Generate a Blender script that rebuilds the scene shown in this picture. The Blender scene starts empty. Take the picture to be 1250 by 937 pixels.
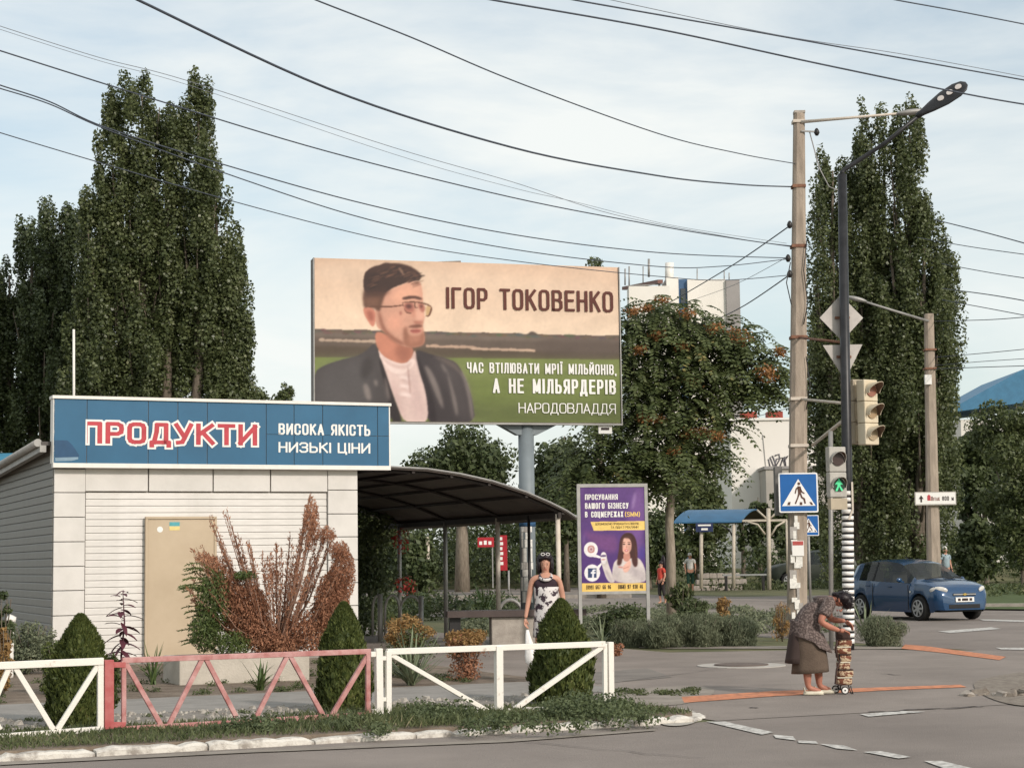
import bpy, bmesh, math, random
import numpy as np
from mathutils import Vector, Matrix, Euler
random.seed(7); RNG = np.random.default_rng(7)
sc = bpy.context.scene
COL = sc.collection
R = math.radians

# ---------------- camera ----------------
cam = bpy.data.cameras.new('camera'); CAM = bpy.data.objects.new('camera', cam); COL.objects.link(CAM)
FPX = 2200.0
cam.sensor_width = 36; cam.lens = 36 * FPX / 1250; cam.clip_start = 0.1; cam.clip_end = 5000
CM = Matrix.Rotation(R(90 + 5.594), 3, 'X') @ Matrix.Rotation(R(-0.8), 3, 'Z')
CPOS = Vector((0, 0, 1.6))
CAM.matrix_world = Matrix.Translation(CPOS) @ CM.to_4x4()
sc.camera = CAM

# ---------------- world and sun ----------------
SUNV = Vector((0.55, -0.68, 0.50)).normalized()
EL = math.asin(SUNV.z); AZ = math.atan2(SUNV.x, SUNV.y)
world = bpy.data.worlds.new('World'); sc.world = world; world.use_nodes = True
nt = world.node_tree; nt.nodes.clear()
n_out = nt.nodes.new('ShaderNodeOutputWorld'); n_bg = nt.nodes.new('ShaderNodeBackground')
n_sky = nt.nodes.new('ShaderNodeTexSky'); n_sky.sky_type = 'NISHITA'; n_sky.sun_disc = False
n_sky.sun_elevation = EL; n_sky.sun_rotation = AZ; n_sky.dust_density = 2.0; n_sky.ozone_density = 1.5
n_tc = nt.nodes.new('ShaderNodeTexCoord'); n_map = nt.nodes.new('ShaderNodeMapping')
n_map.inputs['Rotation'].default_value = (0.0, R(-22), R(20)); n_map.inputs['Scale'].default_value = (1.0, 1.0, 3.6)
n_no = nt.nodes.new('ShaderNodeTexNoise'); n_no.inputs['Scale'].default_value = 3.1; n_no.inputs['Detail'].default_value = 7
n_no.inputs['Roughness'].default_value = 0.55; n_no.inputs['Distortion'].default_value = 0.5
n_cr = nt.nodes.new('ShaderNodeValToRGB'); n_cr.color_ramp.elements[0].position = 0.36; n_cr.color_ramp.elements[1].position = 0.62
n_cr.color_ramp.elements[0].color = (0.42, 0.42, 0.42, 1)
n_cr.color_ramp.elements[1].color = (0.93, 0.93, 0.93, 1)
n_mix = nt.nodes.new('ShaderNodeMixRGB'); n_mix.inputs[2].default_value = (6.95, 6.35, 6.55, 1)
L = nt.links.new
L(n_tc.outputs['Generated'], n_map.inputs['Vector']); L(n_map.outputs[0], n_no.inputs['Vector']); L(n_no.outputs[0], n_cr.inputs[0])
L(n_cr.outputs[0], n_mix.inputs[0]); L(n_sky.outputs[0], n_mix.inputs[1]); n_ti = nt.nodes.new('ShaderNodeMixRGB'); n_ti.blend_type = 'MULTIPLY'; n_ti.inputs[0].default_value = 1; n_ti.inputs[2].default_value = (0.94, 1.05, 0.985, 1); L(n_mix.outputs[0], n_ti.inputs[1]); L(n_ti.outputs[0], n_bg.inputs[0]); L(n_bg.outputs[0], n_out.inputs[0])
n_bg.inputs[1].default_value = 0.115
sl = bpy.data.lights.new('sun', 'SUN'); SUN = bpy.data.objects.new('sun', sl); COL.objects.link(SUN)
sl.energy = 2.15; sl.angle = R(5); sl.color = (1.0, 0.90, 0.83)
SUN.rotation_euler = (-SUNV).to_track_quat('-Z', 'Y').to_euler(); SUN.location = (20, -20, 40)
sc.view_settings.view_transform = 'Standard'; sc.view_settings.look = 'None'
sc.view_settings.exposure = 0.36; sc.view_settings.gamma = 1.0

# ---------------- placing helpers ----------------
def ray(px, py):
    return CM @ Vector(((px - 625) / FPX, -(py - 468.5) / FPX, -1))
def P(px, py, Y):
    d = ray(px, py); return CPOS + d * (Y / d.y)
def G(px, py, z=0.0):
    d = ray(px, py); return CPOS + d * ((z - CPOS.z) / d.z)
YAW = R(24)
class Frame:
    """a vertical plane through o; x along it, y behind it"""
    def __init__(s, o, yaw=YAW):
        s.o = Vector((o[0], o[1], 0)); s.yaw = yaw
        s.u = Vector((math.cos(yaw), math.sin(yaw), 0)); s.v = Vector((-math.sin(yaw), math.cos(yaw), 0))
    def h(s, px, py, y=0.0):
        d = ray(px, py); p0 = s.o + s.v * y
        t = (p0 - CPOS).dot(s.v) / d.dot(s.v); p = CPOS + d * t - s.o
        return (p.dot(s.u), p.z)
    def loc(s, w):
        w = Vector(w) - s.o; return Vector((w.dot(s.u), w.dot(s.v), w.z))
    def w(s, x, y, z=0):
        return s.o + s.u * x + s.v * y + Vector((0, 0, z))

# ---------------- materials ----------------
def srgb(r, g, b):
    f = lambda c: (c / 255 / 12.92) if c / 255 <= 0.04045 else ((c / 255 + 0.055) / 1.055) ** 2.4
    return (f(r), f(g), f(b))
def M(name, col, rough=0.7, metal=0.0, var=0.12, scale=6.0, bump=0.0, bscale=None, spec=0.35, col2=None, lo=0.35, hi=0.65, detail=6, stretch=None):
    m = bpy.data.materials.new(name); m.use_nodes = True; t = m.node_tree; b = t.nodes['Principled BSDF']
    b.inputs['Roughness'].default_value = rough; b.inputs['Metallic'].default_value = metal
    b.inputs['Specular IOR Level'].default_value = spec
    tc = t.nodes.new('ShaderNodeTexCoord'); src = tc.outputs['Object']
    if stretch:
        mp = t.nodes.new('ShaderNodeMapping'); mp.inputs['Scale'].default_value = stretch; t.links.new(src, mp.inputs[0]); src = mp.outputs[0]
    no = t.nodes.new('ShaderNodeTexNoise'); no.inputs['Scale'].default_value = scale; no.inputs['Detail'].default_value = detail
    no.inputs['Roughness'].default_value = 0.62
    t.links.new(src, no.inputs['Vector'])
    cr = t.nodes.new('ShaderNodeValToRGB'); e = cr.color_ramp.elements
    e[0].position = lo; e[1].position = hi
    c2 = col2 if col2 else tuple(min(1, c * (1 + var)) for c in col)
    c1 = col if col2 else tuple(c * (1 - var) for c in col)
    e[0].color = (*c1, 1); e[1].color = (*c2, 1)
    t.links.new(no.outputs[0], cr.inputs[0]); t.links.new(cr.outputs[0], b.inputs['Base Color'])
    if bump:
        n2 = t.nodes.new('ShaderNodeTexNoise'); n2.inputs['Scale'].default_value = bscale or scale * 6; n2.inputs['Detail'].default_value = 4
        t.links.new(src, n2.inputs['Vector'])
        bp = t.nodes.new('ShaderNodeBump'); bp.inputs['Strength'].default_value = bump; bp.inputs['Distance'].default_value = 0.02
        t.links.new(n2.outputs[0], bp.inputs['Height']); t.links.new(bp.outputs[0], b.inputs['Normal'])
    return m
def LEAF(name, c1, c2, rough=0.5, trans=0.25, spec=0.4, c3=None):
    m = bpy.data.materials.new(name); m.use_nodes = True; t = m.node_tree; b = t.nodes['Principled BSDF']; out = t.nodes['Material Output']
    b.inputs['Roughness'].default_value = rough; b.inputs['Specular IOR Level'].default_value = spec
    g = t.nodes.new('ShaderNodeNewGeometry'); cr = t.nodes.new('ShaderNodeValToRGB'); e = cr.color_ramp.elements
    e[0].color = (*c1, 1); e[1].color = (*c2, 1)
    if c3: q = e.new(0.93); q.color = (*c2, 1); e[-1].color = (*c3, 1)
    tc = t.nodes.new('ShaderNodeTexCoord'); no = t.nodes.new('ShaderNodeTexNoise'); no.inputs['Scale'].default_value = 1.1; no.inputs['Detail'].default_value = 2; t.links.new(tc.outputs['Object'], no.inputs['Vector'])
    m1 = t.nodes.new('ShaderNodeMath'); m1.operation = 'MULTIPLY'; m1.inputs[1].default_value = .72; m2 = t.nodes.new('ShaderNodeMath'); m2.operation = 'MULTIPLY_ADD'; m2.inputs[1].default_value = 1.1
    m3 = t.nodes.new('ShaderNodeMath'); m3.operation = 'SUBTRACT'; m3.inputs[1].default_value = .40; m3.use_clamp = True
    t.links.new(g.outputs['Random Per Island'], m1.inputs[0]); t.links.new(no.outputs[0], m2.inputs[0]); t.links.new(m1.outputs[0], m2.inputs[2]); t.links.new(m2.outputs[0], m3.inputs[0]); t.links.new(m3.outputs[0], cr.inputs[0]); t.links.new(cr.outputs[0], b.inputs['Base Color'])
    tr = t.nodes.new('ShaderNodeBsdfTranslucent'); mx = t.nodes.new('ShaderNodeMixShader'); mx.inputs[0].default_value = trans
    t.links.new(cr.outputs[0], tr.inputs[0]); t.links.new(b.outputs[0], mx.inputs[1]); t.links.new(tr.outputs[0], mx.inputs[2]); t.links.new(mx.outputs[0], out.inputs[0])
    return m
def EMIT(name, col, s):
    m = bpy.data.materials.new(name); m.use_nodes = True; b = m.node_tree.nodes['Principled BSDF']
    b.inputs['Base Color'].default_value = (*col, 1); b.inputs['Emission Color'].default_value = (*col, 1); b.inputs['Emission Strength'].default_value = s
    return m

# ---------------- mesh helpers ----------------
def link(name, me, mat, parent=None):
    o = bpy.data.objects.new(name, me); COL.objects.link(o)
    if mat is not None and len(me.materials) == 0:
        for q in (mat if isinstance(mat, (list, tuple)) else [mat]): me.materials.append(q)
    if parent is not None: o.parent = parent
    return o
class MB:
    def __init__(s): s.v = []; s.f = []; s.mi = []; s.sm = []
    def add(s, vs, fs, mi=0, sm=False):
        n = len(s.v); s.v += [tuple(v) for v in vs]
        for f in fs: s.f.append(tuple(n + i for i in f)); s.mi.append(mi); s.sm.append(sm)
    def box(s, x0, x1, y0, y1, z0, z1, mi=0, rot=None, piv=None):
        vs = [Vector(p) for p in ((x0,y0,z0),(x1,y0,z0),(x1,y1,z0),(x0,y1,z0),(x0,y0,z1),(x1,y0,z1),(x1,y1,z1),(x0,y1,z1))]
        if rot is not None:
            c = Vector(piv) if piv is not None else Vector(((x0+x1)/2,(y0+y1)/2,(z0+z1)/2)); vs = [c + rot @ (v - c) for v in vs]
        s.add(vs, [(0,3,2,1),(4,5,6,7),(0,1,5,4),(1,2,6,5),(2,3,7,6),(3,0,4,7)], mi); return s
    def bar(s, a, b, w, h, mi=0, up=(0,0,1)):
        a = Vector(a); b = Vector(b); d = (b - a).normalized(); up = Vector(up)
        if abs(d.dot(up)) > .97: up = Vector((0,1,0)) if abs(d.y) < .9 else Vector((1,0,0))
        x = d.cross(up).normalized() * w / 2; y = x.cross(d).normalized() * h / 2
        vs = [a-x-y, a+x-y, a+x+y, a-x+y, b-x-y, b+x-y, b+x+y, b-x+y]
        s.add(vs, [(0,1,2,3),(7,6,5,4),(0,4,5,1),(1,5,6,2),(2,6,7,3),(3,7,4,0)], mi); return s
    def tube(s, pts, r, n=8, mi=0, cap=True, sm=True):
        pts = [Vector(p) for p in pts]; rs = r if isinstance(r, (list, tuple)) else [r] * len(pts)
        vs = []; fs = []; pu = None
        for i, p in enumerate(pts):
            d = (pts[min(i+1, len(pts)-1)] - pts[max(i-1, 0)]).normalized()
            if pu is None: pu = Vector((0,0,1)) if abs(d.z) < .9 else Vector((1,0,0))
            x = d.cross(pu).normalized(); y = x.cross(d).normalized(); pu = y
            for k in range(n):
                a = 2*math.pi*k/n; vs.append(p + (x*math.cos(a) + y*math.sin(a))*rs[i])
        for i in range(len(pts)-1):
            for k in range(n):
                a = i*n+k; b = i*n+(k+1)%n; fs.append((a, b, b+n, a+n))
        s.add(vs, fs, mi, sm)
        if cap:
            m = len(s.v) - len(vs); s.f.append(tuple(m+k for k in range(n))[::-1]); s.mi.append(mi); s.sm.append(False)
            q = m + (len(pts)-1)*n; s.f.append(tuple(q+k for k in range(n))); s.mi.append(mi); s.sm.append(False)
        return s
    def loft(s, rings, mi=0, cap=True, sm=True):
        """rings: lists of equal length of points"""
        n = len(rings[0]); m = len(s.v)
        vs = [p for r in rings for p in r]; fs = []
        for i in range(len(rings)-1):
            for k in range(n):
                a = i*n+k; b = i*n+(k+1)%n; fs.append((a, b, b+n, a+n))
        s.add(vs, fs, mi, sm)
        if cap:
            s.f.append(tuple(m+k for k in range(n))[::-1]); s.mi.append(mi); s.sm.append(False)
            q = m + (len(rings)-1)*n; s.f.append(tuple(q+k for k in range(n))); s.mi.append(mi); s.sm.append(False)
        return s
    def ball(s, c, r, mi=0, nu=12, nv=8, rot=None):
        c = Vector(c); r = r if isinstance(r, (tuple, list)) else (r, r, r); vs = []; fs = []
        for j in range(nv+1):
            th = math.pi*j/nv
            for i in range(nu):
                a = 2*math.pi*i/nu; v = Vector((r[0]*math.sin(th)*math.cos(a), r[1]*math.sin(th)*math.sin(a), r[2]*math.cos(th)))
                if rot is not None: v = rot @ v
                vs.append(c + v)
        for j in range(nv):
            for i in range(nu):
                a = j*nu+i; b = j*nu+(i+1)%nu; fs.append((a, a+nu, b+nu, b))
        s.add(vs, fs, mi, True); return s
    def disc(s, c, r, ax='y', h=0.02, n=20, mi=0, r2=None):
        c = Vector(c); d = {'x': Vector((1,0,0)), 'y': Vector((0,1,0)), 'z': Vector((0,0,1))}[ax] if isinstance(ax, str) else Vector(ax).normalized()
        return s.tube([c - d*h/2, c + d*h/2], [r, r2 if r2 is not None else r], n, mi, True, False)
    def poly(s, pts, y0, y1=None, mi=0):
        """polygon in x,z at depth y0, thickness towards y1"""
        n = len(pts); m = len(s.v)
        a = sum(pts[i][0]*pts[(i+1)%n][1]-pts[(i+1)%n][0]*pts[i][1] for i in range(n))
        if a < 0: pts = pts[::-1]
        s.v += [(p[0], y0, p[1]) for p in pts]; s.f.append(tuple(m+k for k in range(n))); s.mi.append(mi); s.sm.append(False)
        if y1 is not None:
            s.v += [(p[0], y1, p[1]) for p in pts]; s.f.append(tuple(m+n+k for k in range(n))[::-1]); s.mi.append(mi); s.sm.append(False)
            for k in range(n):
                s.f.append((m+(k+1)%n, m+k, m+n+k, m+n+(k+1)%n)); s.mi.append(mi); s.sm.append(False)
        return s
    def sheet(s, pts, mi=0):
        n = len(pts); m = len(s.v); a = sum(pts[i][0]*pts[(i+1)%n][1]-pts[(i+1)%n][0]*pts[i][1] for i in range(n))
        if a < 0: pts = pts[::-1]
        s.v += [tuple(p) for p in pts]; s.f.append(tuple(m+k for k in range(n))); s.mi.append(mi); s.sm.append(False); return s
    def mesh(s, name):
        me = bpy.data.meshes.new(name); me.from_pydata(s.v, [], s.f)
        me.polygons.foreach_set('material_index', s.mi); me.polygons.foreach_set('use_smooth', s.sm); me.update(); return me
    def build(s, name, mat, parent=None, bevel=0.0):
        o = link(name, s.mesh(name), mat, parent)
        if bevel:
            b = o.modifiers.new('bevel', 'BEVEL'); b.width = bevel; b.segments = 2; b.limit_method = 'ANGLE'
        return o
def tag(o, label=None, cat=None, group=None, kind=None):
    if label: o['label'] = label
    if cat: o['category'] = cat
    if group: o['group'] = group
    if kind: o['kind'] = kind
    return o
def thing(name, label, cat, loc=(0,0,0), rz=0.0, group=None):
    o = bpy.data.objects.new(name, None); COL.objects.link(o); o.location = loc; o.rotation_euler = (0,0,rz); o.empty_display_size = .1
    return tag(o, label, cat, group)
def struct(name, mb, mat): return tag(mb.build(name, mat), kind='structure')
def copy_tree(o, parent=None):
    c = o.copy(); COL.objects.link(c); c.parent = parent
    for ch in list(o.children): copy_tree(ch, c)
    return c
def smooth(pts, it=2):
    for _ in range(it):
        q = []
        for i in range(len(pts)):
            a = pts[i]; b = pts[(i+1) % len(pts)]
            q += [(a[0]*.75+b[0]*.25, a[1]*.75+b[1]*.25), (a[0]*.25+b[0]*.75, a[1]*.25+b[1]*.75)]
        pts = q
    return pts
_O = [(.3,0),(.08,.06),(0,.2),(0,.8),(.08,.94),(.3,1),(.7,1),(.92,.94),(1,.8),(1,.2),(.92,.06),(.7,0),(.3,0)]
GL = {'А':(1,[[(0,0),(.5,1),(1,0)],[(.16,.3),(.84,.3)]]), 'Б':(1,[[(.95,1),(0,1),(0,0),(.7,0),(1,.12),(1,.42),(.7,.55),(0,.55)]]), 'В':(1,[[(0,0),(0,1),(.7,1),(.93,.9),(.95,.65),(.7,.53),(0,.53)],[(.7,.53),(1,.41),(1,.12),(.72,0),(0,0)]]),
 'Г':(.85,[[(0,0),(0,1),(1,1)]]), 'Д':(1.2,[[(0,-.18),(0,0),(1,0),(1,-.18)],[(.14,0),(.28,.6),(.3,1),(.84,1),(.84,0)]]), 'Е':(.9,[[(1,1),(0,1),(0,0),(1,0)],[(0,.52),(.88,.52)]]), 'Ж':(1.5,[[(.5,0),(.5,1)],[(0,1),(.42,.52),(0,0)],[(1,1),(.58,.52),(1,0)],[(.42,.52),(.58,.52)]]),
 'З':(1,[[(0,.84),(.2,1),(.75,1),(1,.87),(1,.66),(.75,.53),(.35,.53)],[(.75,.53),(1,.4),(1,.13),(.75,0),(.2,0),(0,.16)]]), 'И':(1.05,[[(0,1),(0,0)],[(0,.03),(1,.97)],[(1,1),(1,0)]]), 'Й':(1.05,[[(0,1),(0,0)],[(0,.03),(1,.97)],[(1,1),(1,0)],[(.25,1.22),(.5,1.15),(.75,1.22)]]),
 'К':(1,[[(0,0),(0,1)],[(.95,1),(.05,.46)],[(.3,.62),(1,0)]]), 'Л':(1.05,[[(0,0),(.16,.08),(.26,.6),(.28,1),(1,1),(1,0)]]), 'М':(1.25,[[(0,0),(0,1),(.5,.12),(1,1),(1,0)]]), 'Н':(1,[[(0,0),(0,1)],[(1,0),(1,1)],[(0,.52),(1,.52)]]), 'О':(1,[_O]), 'П':(1,[[(0,0),(0,1),(1,1),(1,0)]]),
 'Р':(.95,[[(0,0),(0,1),(.7,1),(.96,.9),(1,.72),(.96,.54),(.7,.44),(0,.44)]]), 'С':(1,[[(1,.7),(1,.82),(.9,.95),(.7,1),(.3,1),(.08,.94),(0,.8),(0,.2),(.08,.06),(.3,0),(.7,0),(.9,.05),(1,.18),(1,.3)]]), 'Т':(.95,[[(0,1),(1,1)],[(.5,1),(.5,0)]]), 'У':(1,[[(0,1),(.52,.34)],[(1,1),(.55,.25),(.4,.03),(.12,0)]]),
 'Х':(1,[[(0,0),(1,1)],[(0,1),(1,0)]]), 'Ц':(1.1,[[(0,1),(0,0),(1,0),(1,-.18)],[(.85,1),(.85,0)]]), 'Ч':(.95,[[(0,1),(0,.62),(.15,.46),(1,.46)],[(1,1),(1,0)]]), 'Ш':(1.4,[[(0,1),(0,0),(1,0),(1,1)],[(.5,0),(.5,1)]]), 'Ь':(.95,[[(0,1),(0,0),(.7,0),(.96,.1),(1,.28),(.96,.46),(.7,.56),(0,.56)]]),
 'Ю':(1.4,[[(0,0),(0,1)],[(0,.52),(.4,.52)],[(.4+.6*x,y) for x,y in _O]]), 'Я':(.95,[[(1,0),(1,1),(.3,1),(.04,.9),(0,.72),(.04,.54),(.3,.46),(1,.46)],[(.5,.46),(0,0)]]), 'І':(0,[[(0,0),(0,1)]]), 'Ї':(.35,[[(.5,0),(.5,1)],[(0,1.2),(0,1.24)],[(1,1.2),(1,1.24)]]), 'Є':(1,[[(1,.7),(1,.82),(.9,.95),(.7,1),(.3,1),(.08,.94),(0,.8),(0,.2),(.08,.06),(.3,0),(.7,0),(.9,.05),(1,.18),(1,.3)],[(0,.52),(.7,.52)]]),
 ',':(0,[[(0,0),(0,-.12)]]), '(':(.3,[[(1,1.1),(.1,.8),(0,.5),(.1,.2),(1,-.1)]]), ')':(.3,[[(0,1.1),(.9,.8),(1,.5),(.9,.2),(0,-.1)]]), 'S':(1,[[(1,.82),(.8,1),(.2,1),(0,.84),(0,.64),(.2,.53),(.8,.47),(1,.34),(1,.16),(.8,0),(.2,0),(0,.16)]]),
 '0':(.9,[_O]), '1':(.4,[[(0,.8),(1,1),(1,0)]]), '2':(.9,[[(0,.8),(.2,1),(.8,1),(1,.8),(1,.62),(0,0),(1,0)]]), '3':(.9,[[(0,.86),(.2,1),(.8,1),(1,.84),(.7,.53)],[(.4,.53),(.7,.53),(1,.34),(1,.14),(.8,0),(.2,0),(0,.14)]]), '4':(.9,[[(.75,0),(.75,1),(0,.28),(1,.28)]]), '6':(.9,[[(.95,.85),(.75,1),(.25,1),(0,.8),(0,.2),(.25,0),(.75,0),(1,.16),(1,.42),(.75,.56),(0,.5)]]), '7':(.9,[[(0,1),(1,1),(.35,0)]]), '8':(.9,[[(.25,.53),(0,.68),(0,.86),(.25,1),(.75,1),(1,.86),(1,.68),(.75,.53),(.25,.53),(0,.38),(0,.14),(.25,0),(.75,0),(1,.14),(1,.38),(.75,.53)]]), '9':(.9,[[(.05,.15),(.25,0),(.75,0),(1,.2),(1,.8),(.75,1),(.25,1),(0,.84),(0,.58),(.25,.44),(1,.5)]])}
def text_mesh(body, x0, z0, x1, z1, y=0.0, wt=.16, grow=0.0):
    """block lettering made of strokes, fitted to a rectangle in the x,z plane"""
    gl = []; lo = 0.0; hi = 1.0
    for ch in body:
        if ch == ' ': gl.append(None); continue
        low = ch.islower(); w, st = GL[ch.upper()]; k = .74 if low else 1.0
        st = [[(p[0], p[1]*k) for p in s] for s in st]; gl.append((w*(.85 if low else 1), st))
        for s in st:
            for p in s: lo = min(lo, p[1]); hi = max(hi, p[1])
    H = z1 - z0; cap = H/(hi - lo + wt*.8); tx = wt*cap; tz = tx*.8; gap = tx*.55 + cap*.03; sp = tx + gap + cap*.12
    ng = sum(1 for g in gl if g); U = (x1 - x0 - ng*tx - (len(gl)-1)*gap - sum(sp for g in gl if g is None))/max(.01, sum(g[0] for g in gl if g))
    mb = MB(); x = x0; zb = z0 + tz/2 - lo*cap; n = 0
    for g in gl:
        if g is None: x += sp + gap; continue
        for s in g[1]:
            pts = [(x + tx/2 + p[0]*g[0]*U, zb + p[1]*cap) for p in s]
            hx = tx/2 + grow; hz = tz/2 + grow
            for i, (a, b) in enumerate(zip(pts, pts[1:])):
                dx = b[0]-a[0]; dz = b[1]-a[1]; l = math.hypot(dx, dz) or 1e-6; nx = -dz/l*hx; nz = dx/l*hz
                ea = (dx/l*hx, dz/l*hz)
                a_ = (a[0]-ea[0]*(i == 0), a[1]-ea[1]*(i == 0)); b_ = (b[0]+ea[0]*(i == len(pts)-2), b[1]+ea[1]*(i == len(pts)-2))
                n += 1; mb.poly([(a_[0]-nx, a_[1]-nz), (b_[0]-nx, b_[1]-nz), (b_[0]+nx, b_[1]+nz), (a_[0]+nx, a_[1]+nz)], y - (n % 7)*.00012)
            for q in pts[1:-1]:
                n += 1; mb.poly([(q[0]+hx*ux, q[1]+hz*uz) for ux, uz in ((1,-.5),(1,.5),(.5,1),(-.5,1),(-1,.5),(-1,-.5),(-.5,-1),(.5,-1))], y - .00092 - (n % 3)*.00012)
        x += g[0]*U + tx + gap
    return mb
def skin(name, chains, mat, parent=None, subs=2, root=None):
    """chains: list of lists of (key, pos, radius) - shared keys join"""
    keys = {}; vs = []; rad = []; es = []
    for ch in chains:
        prev = None
        for k, p, r in ch:
            if k is None or k not in keys:
                i = len(vs); vs.append(p); rad.append(r)
                if k is not None: keys[k] = i
            else: i = keys[k]
            if prev is not None: es.append((prev, i))
            prev = i
    me = bpy.data.meshes.new(name); me.from_pydata(vs, es, []); o = bpy.data.objects.new(name, me); COL.objects.link(o)
    md = o.modifiers.new('skin', 'SKIN'); md.use_smooth_shade = True
    sv = me.skin_vertices[0].data
    for i, r in enumerate(rad): sv[i].radius = (r, r) if not isinstance(r, tuple) else r
    # one root per connected island
    comp = list(range(len(vs)))
    def find(i):
        while comp[i] != i: i = comp[i]
        return i
    for a, b in es: comp[find(a)] = find(b)
    seen = set(); rt = keys.get(root)
    if rt is not None: sv[rt].use_root = True; seen.add(find(rt))
    for i in range(len(vs)):
        if find(i) not in seen: seen.add(find(i)); sv[i].use_root = True
    ss = o.modifiers.new('subsurf', 'SUBSURF'); ss.levels = subs; ss.render_levels = subs
    me2 = bpy.data.meshes.new_from_object(o.evaluated_get(bpy.context.evaluated_depsgraph_get()))
    bpy.data.objects.remove(o)
    me2.materials.clear(); me2.polygons.foreach_set('use_smooth', [True]*len(me2.polygons))
    return link(name, me2, mat, parent)

# ---------------- printed pictures (vertex colours on a fine grid) ----------------
def project(w):
    q = CM.transposed() @ (w - CPOS); return (625 + FPX*q.x/-q.z, 468.5 - FPX*q.y/-q.z)
def gblur(m, s):
    if s <= 0: return m
    r = max(1, int(s*2.6)); k = np.exp(-.5*(np.arange(-r, r+1)/s)**2); k /= k.sum()
    f = lambda v: np.convolve(v, k)[r:r+len(v)]; return np.apply_along_axis(f, 1, np.apply_along_axis(f, 0, m))
class Paint:
    def __init__(s, x0, y0, x1, y1, sc_):
        s.x0, s.y0, s.sc = x0, y0, sc_; s.W = int((x1-x0)*sc_); s.H = int((y1-y0)*sc_); s.im = np.ones((s.H, s.W, 3)); s.tf = lambda x, y: (x, y)
    def grad(s, c0, c1, y0, y1):
        yy = (np.arange(s.H)/s.sc + s.y0 - y0)/(y1-y0); f = np.clip(yy, 0, 1)[:, None, None]; s.im[:] = np.array(c0)*(1-f) + np.array(c1)*f
    def fill(s, pts, col, blur=1.2, al=1.0, sm_=2):
        p = [s.tf(*q) for q in pts]; p = smooth(p, sm_) if sm_ else p; p = [((x-s.x0)*s.sc, (y-s.y0)*s.sc) for x, y in p]; bl = blur*s.sc; pad = int(bl*3)+2
        xa = max(0, int(min(q[0] for q in p))-pad); xb = min(s.W, int(max(q[0] for q in p))+pad); ya = max(0, int(min(q[1] for q in p))-pad); yb = min(s.H, int(max(q[1] for q in p))+pad)
        if xb <= xa or yb <= ya: return
        X, Yy = np.meshgrid(np.arange(xa, xb)+.5, np.arange(ya, yb)+.5); m = np.zeros(X.shape, bool)
        for k in range(len(p)):
            (x1, y1), (x2, y2) = p[k], p[(k+1) % len(p)]
            if y1 == y2: continue
            m ^= ((y1 > Yy) != (y2 > Yy)) & (X < (x2-x1)*(Yy-y1)/(y2-y1)+x1)
        m = gblur(m.astype(float), bl)*al; s.im[ya:yb, xa:xb] = s.im[ya:yb, xa:xb]*(1-m[..., None]) + np.array(col, float)*m[..., None]
    def noise(s, cell, amp, sx=1):
        n = RNG.normal(size=(int(s.H/cell)+3, int(s.W/cell/sx)+3)); n = np.kron(n, np.ones((cell, cell*sx)))[:s.H, :s.W]; n = gblur(n, cell*.6); s.im *= (1 + amp*n)[..., None]
    def sample(s, x, y):
        u = min(max((x-s.x0)*s.sc-.5, 0), s.W-1.001); v = min(max((y-s.y0)*s.sc-.5, 0), s.H-1.001); i, j = int(v), int(u); fu, fv = u-j, v-i
        return (s.im[i, j]*(1-fu) + s.im[i, j+1]*fu)*(1-fv) + (s.im[i+1, j]*(1-fu) + s.im[i+1, j+1]*fu)*fv
def printed_sheet(name, F, rect_, y, pa, to_art, nx, nz, parent, wob=0.0):
    x0, x1, z0, z1 = rect_; me = bpy.data.meshes.new(name); vs = []; cs = []
    for j in range(nz+1):
        for i in range(nx+1):
            x = x0+(x1-x0)*i/nx; z = z0+(z1-z0)*j/nz; px, py = project(F.w(x, y, z)); cc_ = np.clip(pa.sample(*to_art(px, py)), 0, 255)/255; cc_ = cc_*(.86 + .10*cc_)
            cs.append(np.where(cc_ <= .04045, cc_/12.92, ((cc_+.055)/1.055)**2.4)); vs.append((x, y - wob*abs(math.sin(x*2.3+z)*math.sin(z*1.7)), z))
    me.from_pydata(vs, [], [(j*(nx+1)+i, j*(nx+1)+i+1, (j+1)*(nx+1)+i+1, (j+1)*(nx+1)+i) for j in range(nz) for i in range(nx)])
    at = me.color_attributes.new('print', 'FLOAT_COLOR', 'POINT'); at.data.foreach_set('color', np.hstack([np.array(cs), np.ones((len(cs), 1))]).astype(np.float32).reshape(-1))
    m = bpy.data.materials.new(name); m.use_nodes = True; t = m.node_tree; bs = t.nodes['Principled BSDF']; bs.inputs['Roughness'].default_value = .5; bs.inputs['Specular IOR Level'].default_value = .3
    an = t.nodes.new('ShaderNodeAttribute'); an.attribute_name = 'print'; t.links.new(an.outputs['Color'], bs.inputs['Base Color']); me.polygons.foreach_set('use_smooth', [True]*len(me.polygons))
    return link(name, me, m, parent)

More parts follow.
